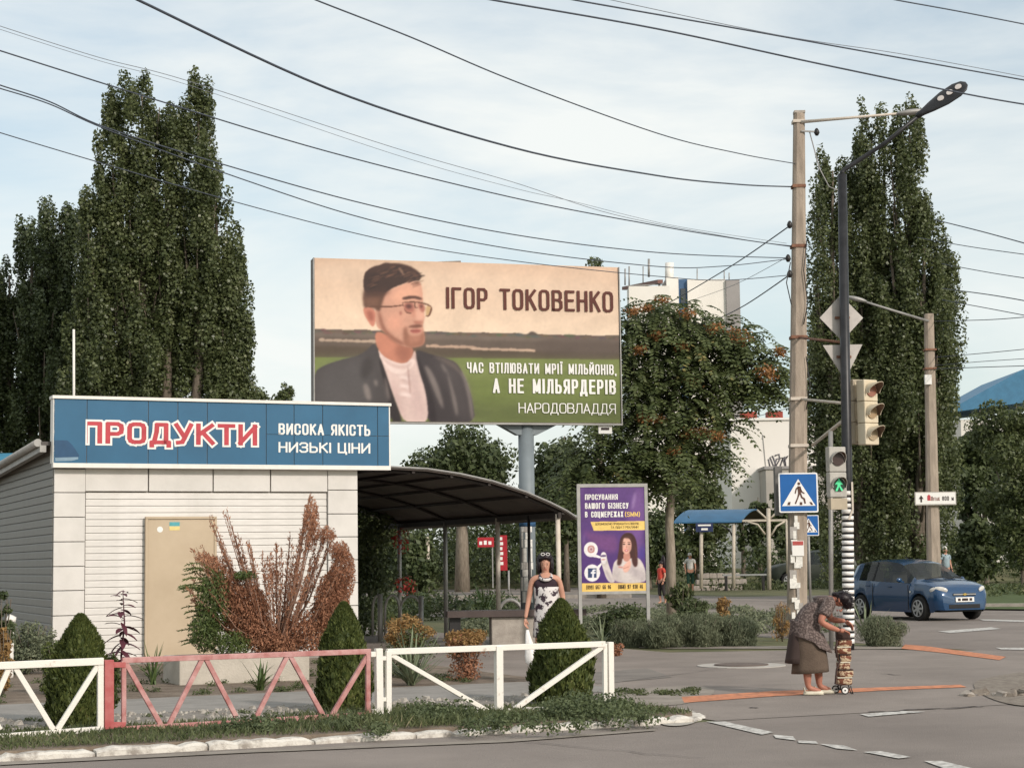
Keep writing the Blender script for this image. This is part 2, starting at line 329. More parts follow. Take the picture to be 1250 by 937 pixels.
# ---------------- foliage ----------------
def quads_mesh(name, c, u, v):
    """rhombic leaves: centres c, long axes u, short axes v (N,3)"""
    n = len(c); vs = np.empty((n, 4, 3)); vs[:, 0] = c - u; vs[:, 1] = c + v - u*.1; vs[:, 2] = c + u; vs[:, 3] = c - v - u*.1
    me = bpy.data.meshes.new(name); me.vertices.add(n*4); me.vertices.foreach_set('co', vs.reshape(-1))
    me.loops.add(n*4); me.loops.foreach_set('vertex_index', np.arange(n*4, dtype=np.int32))
    me.polygons.add(n); me.polygons.foreach_set('loop_start', np.arange(0, n*4, 4, dtype=np.int32)); me.polygons.foreach_set('loop_total', np.full(n, 4, dtype=np.int32))
    me.update(calc_edges=True); return me
def unit(a): return a / np.maximum(np.linalg.norm(a, axis=1, keepdims=True), 1e-6)
def leaves(name, clumps, n, size, mat, parent, aspect=.6, fill=.25, up=0.0, kind=None):
    """clumps: (x,y,z,rx,ry,rz); leaf faces spread mostly over each clump's shell"""
    C = np.array(clumps, float); w = (C[:, 3]*C[:, 5]); w = w / w.sum()
    idx = RNG.choice(len(C), n, p=w); d = unit(RNG.normal(size=(n, 3)))
    rr = np.where(RNG.random(n) < fill, RNG.random(n)**.5*.8, .72 + .38*RNG.random(n))
    c = C[idx, :3] + d * C[idx, 3:6] * rr[:, None]
    nrm = unit(d*0.7 + RNG.normal(size=(n, 3))*.6 + np.array([0, 0, .25]))
    t = RNG.normal(size=(n, 3)) + np.array([0, 0, up]); u = unit(np.cross(nrm, np.cross(t, nrm))); v = np.cross(nrm, u)
    s = size * (.45 + 1.1*RNG.random(n)**1.5)[:, None]
    o = link(name, quads_mesh(name, c, u*s*.5, v*s*.5*aspect), mat, parent)
    if kind: o['kind'] = kind
    return o
def blob_clumps(c, r, n, rs, squash=1.0):
    """n clumps of radius about rs spread through an ellipsoid"""
    out = []
    for i in range(n):
        d = Vector((random.gauss(0,1), random.gauss(0,1), random.gauss(0,1))).normalized(); k = random.random()**.4
        q = rs*random.uniform(.65, 1.35)
        out.append((c[0]+d.x*r[0]*k, c[1]+d.y*r[1]*k, c[2]+d.z*r[2]*k, q, q, q*squash))
    return out
def poplar(name, label, px, Y, spires, n, size, mat, bark, group=None):
    """spires: (px centre, py top, py base, half width px)"""
    b = P(px, 600, Y); t = thing(name, label, 'tree', (b.x, Y, 0), 0, group); cl = []; tb = MB()
    for (sx, ty, by, hw) in spires:
        top = P(sx, ty, Y); bot = P(sx, by, Y); hwm = hw/FPX*Y; H = top.z - bot.z
        dy = random.uniform(-.5, .5)*hwm; m = int(H*hwm*2.1) + 12
        for i in range(m):
            f = min(.97, (i + random.random())/m*.98); z = bot.z + f*H; env = hwm*min(1, (1-f)*5.5 + .16)**.8*(.62+.38*min(1, f*4+.4))*random.choice((.85, 1, 1, 1.1)); env *= 1 + .24*math.sin(z*1.5 + sx*.7) + .12*math.sin(z*3.4 + sx*1.9)
            a = random.random()*6.283; rd = env*random.random()**.4*.9; L_ = random.uniform(.8, 2.1)*(.45 + .55*min(1, (1-f)*3)); q = random.uniform(.30, .54)*(.7+.3*min(1, (1-f)*4))
            for s in range(4):   # a plume: small clumps sweeping up and slightly out
                g = s/3; cl.append((top.x*f + bot.x*(1-f) - b.x + math.cos(a)*(rd + .22*g*L_*.5), dy + math.sin(a)*(rd + .11*g*L_), z + (g-.3)*L_, q*(1-.38*g), q*(1-.38*g), q*1.35*(1-.25*g)))
        tb.tube([((bot.x-b.x)*.3, 0, max(0, bot.z*.2)), (bot.x-b.x, dy, bot.z + H*.05), ((bot.x+top.x)/2-b.x, dy, bot.z+H*.5), (top.x-b.x, dy, bot.z+H*.93)], [.35, .22, .12, .03], 6)
        for i in range(12):
            f = random.uniform(.05, .6); a = random.random()*6.28; x0 = top.x*f+bot.x*(1-f)-b.x; z0 = bot.z+f*H
            tb.tube([(x0, dy, z0), (x0+math.cos(a)*hwm*.45, dy+math.sin(a)*hwm*.45, z0+H*.14), (x0+math.cos(a)*hwm*.6, dy+math.sin(a)*hwm*.6, z0+H*.3)], [.07, .04, .02], 5)
    tb.tube([(0,0,0), (0,0,3)], [.5, .38], 10)
    tb.build('trunk', bark, t); leaves('crown', cl, n, size, mat, t, aspect=.8, fill=.22)
    return t
def tree(name, label, px, Y, py_top, py_bot, hw, n, size, mat, bark, trunk=.2, group=None, cat='tree', lumps=26, dx=0, cr=.34, deep=.9):
    b = P(px, 600, Y); b.z = 0; top = P(px, py_top, Y).z; bot = P(px, py_bot, Y).z; hwm = hw/FPX*Y
    t = thing(name, label, cat, (b.x, Y, 0), 0, group); cz = (top+bot)/2; rz = (top-bot)/2; rs = min(hwm, rz)*cr
    cl = blob_clumps((dx, 0, cz), (max(.05, hwm-rs), max(.05, (hwm-rs)*deep), max(.05, rz-rs)), lumps, rs, .85)
    leaves('crown', cl, n, size, mat, t, fill=.3)
    if trunk:
        tb = MB(); tb.tube([(0,0,-.02), (.05*trunk, 0, max(.1, bot)), (dx*.5, 0, cz), (dx*.8, 0, top-rz*.3)], [trunk, trunk*.75, trunk*.45, trunk*.12], 8)
        for i in range(9):
            c = random.choice(cl); z0 = random.uniform(max(.1, bot)*.9, cz); tb.tube([(dx*.2, 0, z0), (c[0]*.5, c[1]*.5, (z0+c[2])/2+.1*rz), (c[0], c[1], c[2])], [trunk*.4, trunk*.22, trunk*.06], 5)
        tb.build('trunk', bark, t)
    return t

# ---------------- shared materials ----------------
m_asph = M('asphalt', (0.172, 0.146, 0.129), .9, var=.10, scale=.45, bump=.5, bscale=70, detail=12, col2=(0.275, 0.236, 0.208), lo=.28, hi=.75)
m_asph2 = M('asphalt_pavement', (0.182, 0.155, 0.136), .9, scale=.6, bump=.55, bscale=55, detail=12, col2=(0.295, 0.253, 0.222), lo=.28, hi=.75)
m_path = M('path_concrete', (0.22, 0.205, 0.185), .9, scale=2.5, bump=.3, bscale=30, col2=(0.28, 0.262, 0.24))
m_drygrass = M('dry_grass_ground', (0.075, 0.085, 0.035), .95, scale=.8, bump=.6, bscale=25, col2=(0.15, 0.14, 0.07))
m_soil = M('soil', (0.12, 0.09, 0.065), .95, scale=3, bump=.9, bscale=20, col2=(0.22, 0.175, 0.135))
m_gravel = M('gravel_ground', (0.17, 0.15, 0.13), .95, scale=9, bump=1, bscale=40, col2=(0.30, 0.275, 0.24))
m_whitewash = M('whitewash', (0.30, 0.265, 0.23), .85, scale=8, bump=.6, bscale=30, col2=(0.62, 0.585, 0.525), lo=.38, hi=.56)
m_orange = M('orange_paint', (0.34, 0.15, 0.09), .85, scale=9, col2=(0.62, 0.24, 0.12), lo=.35, hi=.6, bump=.2, bscale=50)
m_roadwhite = M('worn_white_marking', (0.27, 0.255, 0.235), .85, scale=14, col2=(0.60, 0.58, 0.54), lo=.35, hi=.6)
m_conc = M('concrete', (0.30, 0.265, 0.23), .9, scale=6, bump=.4, bscale=40, col2=(0.42, 0.375, 0.325))
m_poleconc = M('pole_concrete', (0.27, 0.22, 0.175), .9, scale=2.5, bump=.5, bscale=40, col2=(0.42, 0.345, 0.275), stretch=(3, 3, .5))
m_pink = M('faded_red_paint', (0.34, 0.11, 0.10), .65, scale=7, detail=12, bump=.15, col2=(0.56, 0.33, 0.31), lo=.32, hi=.68)
m_red = M('red_paint', (0.38, 0.075, 0.075), .65, scale=9, detail=10, col2=(0.46, 0.15, 0.14))
m_fwhite = M('fence_white_paint', (0.46, 0.38, 0.31), .55, scale=9, detail=10, bump=.15, col2=(0.77, 0.73, 0.66), lo=.27, hi=.38)
m_metal = M('grey_metal', (0.30, 0.29, 0.275), .5, .3, scale=5)
m_dkmetal = M('dark_metal', (0.035, 0.033, 0.033), .45, .3, var=.2)
m_rust = M('rusty_metal', (0.16, 0.07, 0.045), .8, scale=9, col2=(0.25, 0.13, 0.08))
m_bark = M('bark', (0.10, 0.08, 0.06), .95, scale=8, bump=.8, bscale=12, col2=(0.19, 0.155, 0.12), stretch=(2, 2, .5))
m_bark2 = M('pale_bark', (0.20, 0.165, 0.125), .95, scale=6, bump=.6, bscale=12, col2=(0.33, 0.28, 0.22), stretch=(2, 2, .5))
m_black = M('black_rubber', (0.015, 0.015, 0.015), .7)
m_white = M('white_print', (0.80, 0.78, 0.74), .6, var=.02)

# ---------------- ground ----------------
def uv(u, v, z=0): c, s = math.cos(YAW), math.sin(YAW); return (u*c - v*s, u*s + v*c, z)
def patch(name, uvs, z, mat): m = MB(); m.sheet([uv(a, b, z) for a, b in uvs]); return struct(name, m, mat)
def pxpatch(name, pts, z, mat, kind='structure'): m = MB(); m.sheet([tuple(G(x, y, z)) for x, y in pts]); o = m.build(name, mat); o['kind'] = kind; return o
def rect(u0, u1, v0, v1): return [(u0, v0), (u1, v0), (u1, v1), (u0, v1)]
m = MB(); m.sheet([(-2500, -200, 0), (2500, -200, 0), (2500, 4500, 0), (-2500, 4500, 0)]); struct('ground', m, m_drygrass)
patch('road', rect(-90, 150, -25, 15.6), .004, m_asph)
patch('side_road', rect(19.4, 38.5, 15.6, 210), .004, m_asph)
patch('pavement', [(9.1, 15.6), (19.4, 15.6), (19.4, 24.5), (17.8, 26.3), (15.0, 27.3), (15.2, 45), (10.3, 45), (10.3, 21.9), (9.1, 19.7)], .008, m_asph2)
patch('kiosk_soil_bed', rect(-14, 10.3, 21.9, 60), .010, m_soil)
patch('footpath', rect(-25, 10.3, 19.65, 21.9), .014, m_path)
patch('gravel_strip', rect(-25, 9.1, 17.2, 19.65), .012, m_gravel)
# far street behind the canopy, with its kerbs
pxpatch('far_street', [(300, 742), (760, 738), (760, 714), (300, 718)], .006, m_asph2)
pxpatch('shelter_pavement', [(800, 760), (1010, 757), (1010, 726), (800, 730)], .006, m_asph2)
m = MB()
for yy in (713.5, 729.5): a = G(300, yy+3, 0); b = G(770, yy, 0); m.bar((a.x, a.y, .08), (b.x, b.y, .08), .25, .16)
struct('far_kerb', m, m_conc)
m = MB(); m.sheet([(-30, 104, .02), (60, 104, .02), (80, 112, .9), (-40, 112, .9)]); m.sheet([(-40, 112, .9), (80, 112, .9), (80, 150, .9), (-40, 150, .9)]); struct('grass_bank', m, m_drygrass)
m = MB(); a = G(1195, 741); b = G(1275, 744)
m.bar((a.x-3, a.y, .07), (b.x+6, b.y, .07), .3, .14); struct('roadside_kerb', m, m_conc)
grassR = pxpatch('roadside_grass', [(1150, 742), (1330, 744), (1330, 712), (1150, 712)], .05, M('green_grass_ground', (0.05, 0.075, 0.022), .95, scale=2, col2=(0.085, 0.115, 0.035), bump=.5))

# raised verge between road kerb and fence
m = MB(); zv = .075
vp = [(-25, 15.72), (8.7, 15.72), (9.05, 16.0), (9.15, 16.6), (8.95, 17.3), (8.4, 17.55), (-25, 17.55)]
m.sheet([uv(a, b, zv) for a, b in vp])
for i in range(len(vp)): a = vp[i]; b = vp[(i+1) % len(vp)]; m.add([uv(*a, 0), uv(*b, 0), uv(*b, zv), uv(*a, zv)], [(0, 1, 2, 3)])
struct('verge', m, m_soil)
kerb = thing('kerb', None, None, (0, 0, 0)); kerb['kind'] = 'structure'
def stone(w, d, h, seed):
    r = random.Random(seed); mb = MB(); vs = []
    for z, ins in ((0, 0), (h*.7, 0.0), (h, .02)):
        for x, y in ((-w/2+ins, -d/2+ins), (w/2-ins, -d/2+ins), (w/2-ins, d/2-ins), (-w/2+ins, d/2-ins)):
            vs.append((x + r.uniform(-.015, .015), y + r.uniform(-.012, .012), z + (r.uniform(-.015, .01) if z else 0)))
    fs = [(8, 9, 10, 11)]
    for l in (0, 4):
        for k in range(4): fs.append((l+k, l+(k+1) % 4, l+4+(k+1) % 4, l+4+k))
    mb.add(vs, fs); return mb
def kstone(w, d, h, seed):
    r = random.Random(seed); mb = MB(); n = 12; rings = []
    for i in range(n+1):
        x = -w/2 + w*i/n; e_ = .02 if i in (0, n) else 0; a = r.uniform(-.008, .008); tp = h - e_ - abs(r.gauss(0, .008)) - (.03 if r.random() < .10 else 0)
        rings.append([(x, -d/2 + a + e_*.3, -.02), (x, -d/2 + a + r.uniform(-.004, .006), tp*.72), (x, -d/2 + .028 + a + abs(r.gauss(0, .008)), tp), (x, d/2 - .02, tp), (x, d/2, -.02)])
    mb.loft(rings, sm=False); return mb
stones = [kstone(.955, .17, .082, s).mesh('kerb_stone') for s in range(7)]
for q in stones: q.materials.append(m_whitewash)
u = -9.5; i = 0
while u < 8.6:
    o = link('kerb_stone', stones[(i*3) % 7], None, kerb); o.location = uv(u + .47, 15.64 + random.uniform(-.012, .012), random.uniform(-.02, .0)); o.rotation_euler = (random.uniform(-.02, .02), random.uniform(-.012, .012), YAW + random.uniform(-.02, .02)); u += .965; i += 1
for (uu, vv, an) in ((8.95, 15.85, 45), (9.2, 16.4, 90)):
    o = link('kerb_stone', stones[(i*3) % 7], None, kerb); o.location = uv(uu, vv, -.03); o.rotation_euler = (0, 0, YAW+R(an)); o.scale = (.6, 1, .8); i += 1
pxpatch('kerb_apron', smooth([(800, 866), (835, 862), (858, 873), (845, 884), (812, 886), (795, 876)]), .016, M('pale_concrete', (0.33, 0.30, 0.26), .9, col2=(0.44, 0.41, 0.36), scale=5, bump=.3))

# painted lines
mk = MB()
for q in ([(862,880),(885,880),(944,893),(930,896)], [(944,896),(968,898),(972,903),(947,900)], [(974,903),(996,904),(999,907),(975,906)], [(1000,907),(1030,909),(1047,915),(1022,913)], [(1054,917),(1075,916),(1112,923),(1097,925)], [(1128,928),(1150,928),(1187,937),(1152,937)], [(1145,770),(1210,765),(1222,767),(1160,772)], [(1195,755),(1262,757),(1262,759),(1200,757)], [(1215,790),(1262,790),(1262,793),(1222,792)], [(1050,871),(1100,867),(1130,868),(1060,874)]):
    mk.sheet([tuple(G(x, y, .013)) for x, y in q])
struct('white_road_marking', mk, m_roadwhite)
pxpatch('orange_line', [(832,850),(940,843),(1172,835),(1180,838),(1100,841),(945,849),(835,857)], .014, m_orange)
pxpatch('orange_line', [(1105,786),(1130,788),(1228,801),(1220,805),(1150,796),(1100,791)], .015, m_orange)
# cracks: thin recessed strips of darker filler
m_crack = M('crack_filler', (0.07, 0.06, 0.055), .9)
mk = MB()
def crack(pts, w):
    q = []
    for i, (x, y) in enumerate(pts): q.append(Vector(G(x, y, .0145)))
    for a, b in zip(q, q[1:]):
        d = (b-a).normalized(); n = Vector((-d.y, d.x, 0))*w*random.uniform(.4, 1)
        mk.sheet([tuple(a-n), tuple(b-n*.8), tuple(b+n*.8), tuple(a+n)])
def jag(a, b, n, j): return [(a[0]+(b[0]-a[0])*k/n, a[1]+(b[1]-a[1])*k/n + random.uniform(-j, j)) for k in range(n+1)]
crack(jag((1060, 868), (1200, 862), 12, 1.2), .03); crack(jag((930, 835), (1010, 834), 6, .6), .012); crack(jag((1075, 822), (1100, 823), 3, .5), .03)
crack(jag((915, 863), (925, 863), 2, .3), .04); crack(jag((640, 905), (860, 925), 12, 1.0), .008); crack(jag((760, 830), (1010, 800), 14, 1), .01)
struct('road_crack', mk, m_crack)
m_patch = M('asphalt_patch', (.150, .134, .119), .9, scale=.9, bump=.4, bscale=60, detail=12, col2=(.23, .205, .182)); m_patch2 = M('sandy_dirt', (.22, .19, .16), .95, scale=3, detail=10, col2=(.30, .265, .225))
for q in ([(700, 822), (790, 815), (820, 826), (730, 834)],): pxpatch('road_patch', q, .0125, m_patch)
for q in ([(770, 840), (850, 836), (880, 842), (845, 858), (790, 862), (750, 852)], [(0, 929), (300, 915), (620, 902), (800, 889), (800, 891), (620, 905), (300, 918), (0, 933)], [(780, 788), (1110, 788), (1120, 792), (930, 791), (780, 791)]): pxpatch('dirt_patch', smooth(q, 1) if len(q) < 8 else q, .0135, m_patch2)
# manhole
mh = G(905, 812, .01); t = thing('manhole_cover', 'round iron manhole cover in a pale concrete ring on the pavement', 'manhole cover', (mh.x, mh.y, .009))
MB().disc((0,0,.004), 1.05*.62, 'z', .012, 28).build('concrete_ring', M('manhole_concrete', (0.36, 0.335, 0.30), .9, scale=4, col2=(0.46, 0.43, 0.39)), t)
MB().disc((0,0,.016), .40, 'z', .02, 24).build('lid', M('iron_lid', (0.13, 0.10, 0.085), .7, scale=12), t)
# broken kerb rubble at right
m_soilchunk = M('broken_asphalt', (.16, .13, .105), .95, scale=9, col2=(.27, .235, .195), bump=.6); pxpatch('dirt_patch', smooth([(1185, 832), (1215, 824), (1262, 818), (1300, 850), (1262, 862), (1225, 858), (1195, 846)]), .017, m_soilchunk)
pb = G(1222, 848); t = thing('broken_kerb', 'heap of broken asphalt and kerb stone at the right edge of the pavement', 'rubble', (pb.x, pb.y, 0))
for k in range(34):
    x = random.uniform(-.45, 1.3); y = random.uniform(-.35, .35) + x*.42; s = random.uniform(.06, .15)
    mb = stone(s*1.6, s*1.2, s*.7, 50+k); o = mb.build('chunk', m_soilchunk if k % 4 else m_conc, t); o.location = (x, y, -.02); o.rotation_euler = (random.uniform(-.3, .3), random.uniform(-.3, .3), random.uniform(0, 3))

# ---------------- kiosk ----------------
k0 = P(63, 813, 29.0); FK = Frame(k0)
KL = thing('kiosk', 'white panelled grocery kiosk with blue sign band and tan metal door', 'kiosk', (k0.x, k0.y, 0), YAW)
m_panel = M('cream_panel', (0.57, 0.545, 0.505), .55, scale=1.6, bump=.12, bscale=60, detail=9, col2=(0.66, 0.63, 0.59), lo=.3, hi=.6)
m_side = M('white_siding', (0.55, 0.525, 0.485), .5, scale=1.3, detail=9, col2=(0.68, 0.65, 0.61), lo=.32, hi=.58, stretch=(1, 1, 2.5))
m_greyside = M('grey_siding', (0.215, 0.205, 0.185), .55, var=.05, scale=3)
m_seam = M('joint_backing', (0.30, 0.275, 0.25), .9)
m_blue = M('blue_panel', (0.012, 0.092, 0.180), .5, scale=1.3, col2=(0.018, 0.118, 0.225), lo=.3, hi=.7, spec=.45)
m_trim = M('white_trim', (0.72, 0.69, 0.63), .5, scale=5, col2=(0.78, 0.75, 0.70))
m_tan = M('tan_door', (0.45, 0.355, 0.245), .6, scale=1.2, bump=.1, col2=(0.51, 0.41, 0.29))
m_signred = M('sign_red', (0.47, 0.055, 0.07), .6, scale=8, var=.12)
W = FK.h(437, 700)[0]; zt = FK.h(250, 572)[1]
KD = 9.0
MB().box(.02, W-.02, .05, KD, 0, 3.42).build('wall', m_seam, KL)
zs = FK.h(250, 601)[1]; xa = FK.h(103.5, 700)[0]; xb = FK.h(400, 700)[0]
n = 25; dz = (zs - .06)/n
def plank_profile(L, h, axis):
    mb = MB(); pr = [(.0, 0.004), (-.026, 0.004), (-.022, h*.80), (-.010, h-.002), (0, h-.002)]
    if axis == 'x': a = [(0, y, z) for y, z in pr]; b = [(L, y, z) for y, z in pr]
    else: a = [(y, 0, z) for y, z in pr]; b = [(y, L, z) for y, z in pr]
    mb.add(a + b, [(i, (i+1) % 5, 5+(i+1) % 5, 5+i) if axis != 'x' else (i, 5+i, 5+(i+1) % 5, (i+1) % 5) for i in range(5)] + [(0,1,2,3,4), (9,8,7,6,5)]); return mb
me = plank_profile(xb-xa-.02, dz, 'x').mesh('siding_plank'); me.materials.append(m_side)
for i in range(n):
    o = link('siding_plank', me, None, KL); o.location = (xa+.01, .045, .06 + i*dz)
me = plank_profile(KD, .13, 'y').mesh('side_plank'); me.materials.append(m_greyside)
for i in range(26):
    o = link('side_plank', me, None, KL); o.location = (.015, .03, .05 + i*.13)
# corner blocks
def block_row(x0, x1, seams, nm):
    for a, b in zip(seams, seams[1:]):
        MB().box(x0+.007, x1-.007, -.02, .04, b+.006, a-.006).build(nm, m_panel, KL, bevel=.006)
ls = [FK.h(83, y)[1] for y in (572, 601, 631, 661, 691, 720.5, 751, 781)] + [.02]
block_row(.0, xa, ls, 'corner_panel')
ls = [FK.h(418, y)[1] for y in (572, 598, 627, 655, 683, 711, 739, 767)] + [.02]
block_row(xb, W, ls, 'corner_panel')
xs = [FK.h(p, 590)[0] for p in (103.5, 181, 260, 330, 400)]
for a, b in zip(xs, xs[1:]): MB().box(a+.01, b-.01, -.015, .04, zs+.02, zt).build('upper_panel', m_panel, KL, bevel=.006)
# door
dx0 = FK.h(179, 700)[0]; dx1 = FK.h(260, 700)[0]; dzt = FK.h(220, 634)[1]
dr = MB().box(dx0, dx1, -.075, -.03, .12, dzt).build('door', m_tan, KL, bevel=.008)
MB().bar((dx0-.02, -.055, .1), (dx0-.02, -.055, dzt+.02), .04, .07).bar((dx1+.02, -.055, .1), (dx1+.02, -.055, dzt+.02), .04, .07).bar((dx0-.04, -.055, dzt+.03), (dx1+.04, -.055, dzt+.03), .07, .04).build('door_frame', m_tan, KL)
a = FK.h(205.5, 642)[0]; b = FK.h(218, 642)[0]; z1 = FK.h(211, 637)[1]; z0 = FK.h(211, 647)[1]; zm = (z0+z1)/2
mb = MB(); mb.box(a, b, -.079, -.0755, zm, z1, 0); mb.box(a, b, -.079, -.0755, z0, zm, 1); mb.build('sticker', [M('sticker_blue', (.10, .35, .38)), M('sticker_yellow', (.75, .6, .25))], dr)
MB().disc((FK.h(194, 646)[0], -.077, FK.h(194, 646)[1]), .05, 'y', .003, 10).build('paper_scrap', m_white, dr)
# sign band
yo = -.15
fx0 = FK.h(65, 530, yo)[0]; fx1 = FK.h(476, 530, yo)[0]; fz0 = FK.h(270, 566.5, yo)[1]; fz1 = FK.h(270, 491, yo)[1]
MB().box(fx0+.02, fx1-.02, yo+.02, .10, fz0-.03, fz1+.03).build('sign_box', m_seam, KL)
sm = [65, 106, 181, 217, 253, 325, 359, 394, 461, 475.7]
sx = [FK.h(p, 530, yo)[0] for p in sm]; zmid = FK.h(400, 531, yo)[1]
for i, (a, b) in enumerate(zip(sx, sx[1:])):
    if i >= 5:
        for lo, hi in ((fz0, zmid-.004), (zmid+.004, fz1)): MB().box(a+.006, b-.006, yo, yo+.02, lo, hi).build('blue_panel', m_blue, KL)
    else: MB().box(a+.006, b-.006, yo - (.004 if i == 0 else 0), yo+.02, fz0, fz1).build('blue_panel', m_blue, KL)
q = lambda x, y: FK.h(x/3.903, 470+y/3.903, yo)
dent = MB(); dent.poly([q(258, 262), q(320, 262), q(345, 285), q(378, 335), q(370, 345), q(300, 345), q(262, 352)], yo-.008, yo-.003); dent.build('dented_sheet', M('dent_blue', (0.016, 0.065, 0.14), .5), KL)
dent = MB(); dent.poly([q(262, 345), q(372, 342), q(372, 352), q(340, 360), q(264, 362)], yo-.010, yo-.004); dent.build('bent_edge', M('bent_edge_blue', (0.20, 0.30, 0.38), .5), KL)
MB().box(fx0-.02, fx1+.02, yo-.03, .13, fz1+.002, fz1+.052).build('top_trim', m_trim, KL)
MB().box(fx0, fx1, yo-.03, -.02, fz0-.075, fz0-.002).build('bottom_trim', m_trim, KL)
MB().box(fx0-.004, fx0+.018, yo-.004, .10, fz0-.002, fz1+.002).box(fx1-.018, fx1+.004, yo-.004, .10, fz0-.002, fz1+.002).build('end_trim', m_trim, KL)
def ftext(F, yoff, body, x0, ytop, x1, ybot, name, mat, parent, wt=.16, clip=None, grow=0.0):
    xm = (x0+x1)/2
    a = F.h(x0, (ytop+ybot)/2, yoff)[0]; b = F.h(x1, (ytop+ybot)/2, yoff)[0]; z1 = F.h(xm, ytop, yoff)[1]; z0 = F.h(xm, ybot, yoff)[1]
    mb = text_mesh(body, a, z0, b, z1, yoff, wt, grow)
    if clip is None: return mb.build(name, mat, parent)
    me = mb.mesh(name); bm = bmesh.new(); bm.from_mesh(me)
    bmesh.ops.bisect_plane(bm, geom=bm.verts[:]+bm.edges[:]+bm.faces[:], plane_co=(F.h(clip, ytop, yoff)[0], 0, 0), plane_no=(-1, 0, 0), clear_outer=True)
    bm.to_mesh(me); bm.free(); return link(name, me, mat, parent)
ftext(FK, yo-.006, 'ПРОДУКТИ', 101, 516, 314, 546, 'letter_outline', m_white, KL, .27, clip=104.5, grow=.032)
ftext(FK, yo-.010, 'ПРОДУКТИ', 101, 516, 314, 546, 'lettering', m_signred, KL, .27, clip=106.5)
ftext(FK, yo-.006, 'ВИСОКА ЯКІСТЬ', 340, 517.5, 452, 531, 'lettering', m_white, KL, .22)
ftext(FK, yo-.006, 'НИЗЬКІ ЦІНИ', 340, 540, 452, 554.5, 'lettering', m_white, KL, .22)
# roof with gutter on the left side
FS = Frame(k0, YAW + R(90))
(ya, za), (yb, zb) = FS.h(62, 541), FS.h(2, 575)
sl_ = (zb-za)/(yb-ya); zf = za - sl_*ya; zr = zf + sl_*KD
mb = MB(); mb.add([(-.2, .02, zf-.06), (W, .02, zf-.06), (W, KD, zr-.06), (-.2, KD, zr-.06), (-.2, .02, zf), (W, .02, zf), (W, KD, zr), (-.2, KD, zr)], [(0,3,2,1),(4,5,6,7),(0,1,5,4),(1,2,6,5),(2,3,7,6),(3,0,4,7)])
mb.build('roof', M('roof_sheet', (0.10, 0.09, 0.085), .8), KL)
mb = MB(); mb.tube([(-.25, .03, zf-.02), (-.25, KD, zr-.02)], .065, 10); mb.bar((-.17, .02, zf-.11), (-.17, KD, zr-.11), .1, .12); mb.build('gutter', M('gutter_grey', (0.33, 0.32, 0.30), .5), KL)
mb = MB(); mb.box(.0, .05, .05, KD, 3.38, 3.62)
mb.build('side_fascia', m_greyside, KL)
# downpipe at the left (white corrugated piece)
dp = P(13, 760, 26.5); t = thing('drainpipe', 'short white corrugated pipe standing beside the left wall of the kiosk', 'pipe', (dp.x, dp.y, 0))
mb = MB(); pts = []; rs = []
for k in range(18): pts.append((0, 0, .0 + .045*k)); rs.append(.052 if k % 2 else .046)
mb.tube(pts, rs, 12); mb.build('pipe', m_trim, t); MB().tube([(0, 0, .78), (.0, .0, .84), (.03, .0, .90)], [.06, .075, .06], 12).build('pipe_elbow', m_trim, t)
# mast behind sign
a = P(90, 402, 31.5); b = P(91, 490, 31.5); t = MB().tube([(0,0,3.5), (a.x-b.x, 0, a.z)], .022, 8).build('antenna_mast', m_trim); t.location = (b.x, b.y, 0); tag(t, 'thin white mast rising behind the left end of the blue kiosk sign', 'mast')

# ---------------- canopy ----------------
CN = thing('canopy', 'dark arched sheet metal canopy on thin posts beside the kiosk', 'canopy', (k0.x, k0.y, 0), YAW)
m_roofdark = M('canopy_sheet', (0.075, 0.058, 0.048), .6, scale=2, var=.2, stretch=(1, 1, 1))
m_rib = M('canopy_rib', (0.035, 0.028, 0.025), .7)
m_post = M('post_cream', (0.52, 0.45, 0.37), .6, scale=6, col2=(0.62, 0.55, 0.47))
arc = [FK.h(x, y, .05) for x, y in ((440, 569), (475, 570.5), (520, 573), (560, 579), (600, 588), (640, 601), (670, 614), (690, 624), (702, 632))]
CL = 9.3
def arcz(x):
    for a, b in zip(arc, arc[1:]):
        if a[0] <= x <= b[0]: return a[1] + (b[1]-a[1])*(x-a[0])/(b[0]-a[0])
    return arc[-1][1]
nsh = 8
for i in range(nsh):   # overlapping roof sheets, running across
    y0 = .0 + CL*i/nsh; y1 = .0 + CL*(i+1)/nsh - .006; mb = MB()
    up = [(x, y0, z) for x, z in arc] + [(x, y0, z-.03) for x, z in arc[::-1]]
    mb.loft([up, [(x, y1, z) for x, _, z in up]], sm=False); mb.build('roof_sheet', m_roofdark, CN)
mb = MB(); pr = [(x, -.012, z+.012) for x, z in arc]; mb.tube(pr, .02, 6, sm=False); mb.build('front_edge', m_metal, CN)
for yy in (.12, 2.87, 5.62, 8.37):
    mb = MB(); mb.tube([(x, yy, z-.06) for x, z in arc[:-1]], .03, 6, sm=False); mb.build('rib', m_rib, CN)
for k in range(6):
    x = arc[0][0] + .25 + (arc[-2][0]-arc[0][0]-.3)*k/5; z = arcz(x); MB().bar((x, .03, z-.055), (x, CL-.05, z-.055), .05, .045).build('purlin', m_rib, CN)
px_ = FK.h(681, 640, .12)[0]; ez = arcz(px_)
MB().bar((px_, .03, ez-.12), (px_, CL, ez-.12), .06, .10).build('eave_beam', m_rib, CN)
for i, yy in enumerate((.12, 2.87, 5.62, 8.37)):
    MB().tube([(px_, yy, 0), (px_, yy, ez-.1)], .045, 10).build('post', m_post if i < 2 else m_metal, CN)
MB().tube([(px_-.02, 1.35, 0), (px_-.02, 1.35, ez-.1)], .03, 8).build('post', m_dkmetal, CN)

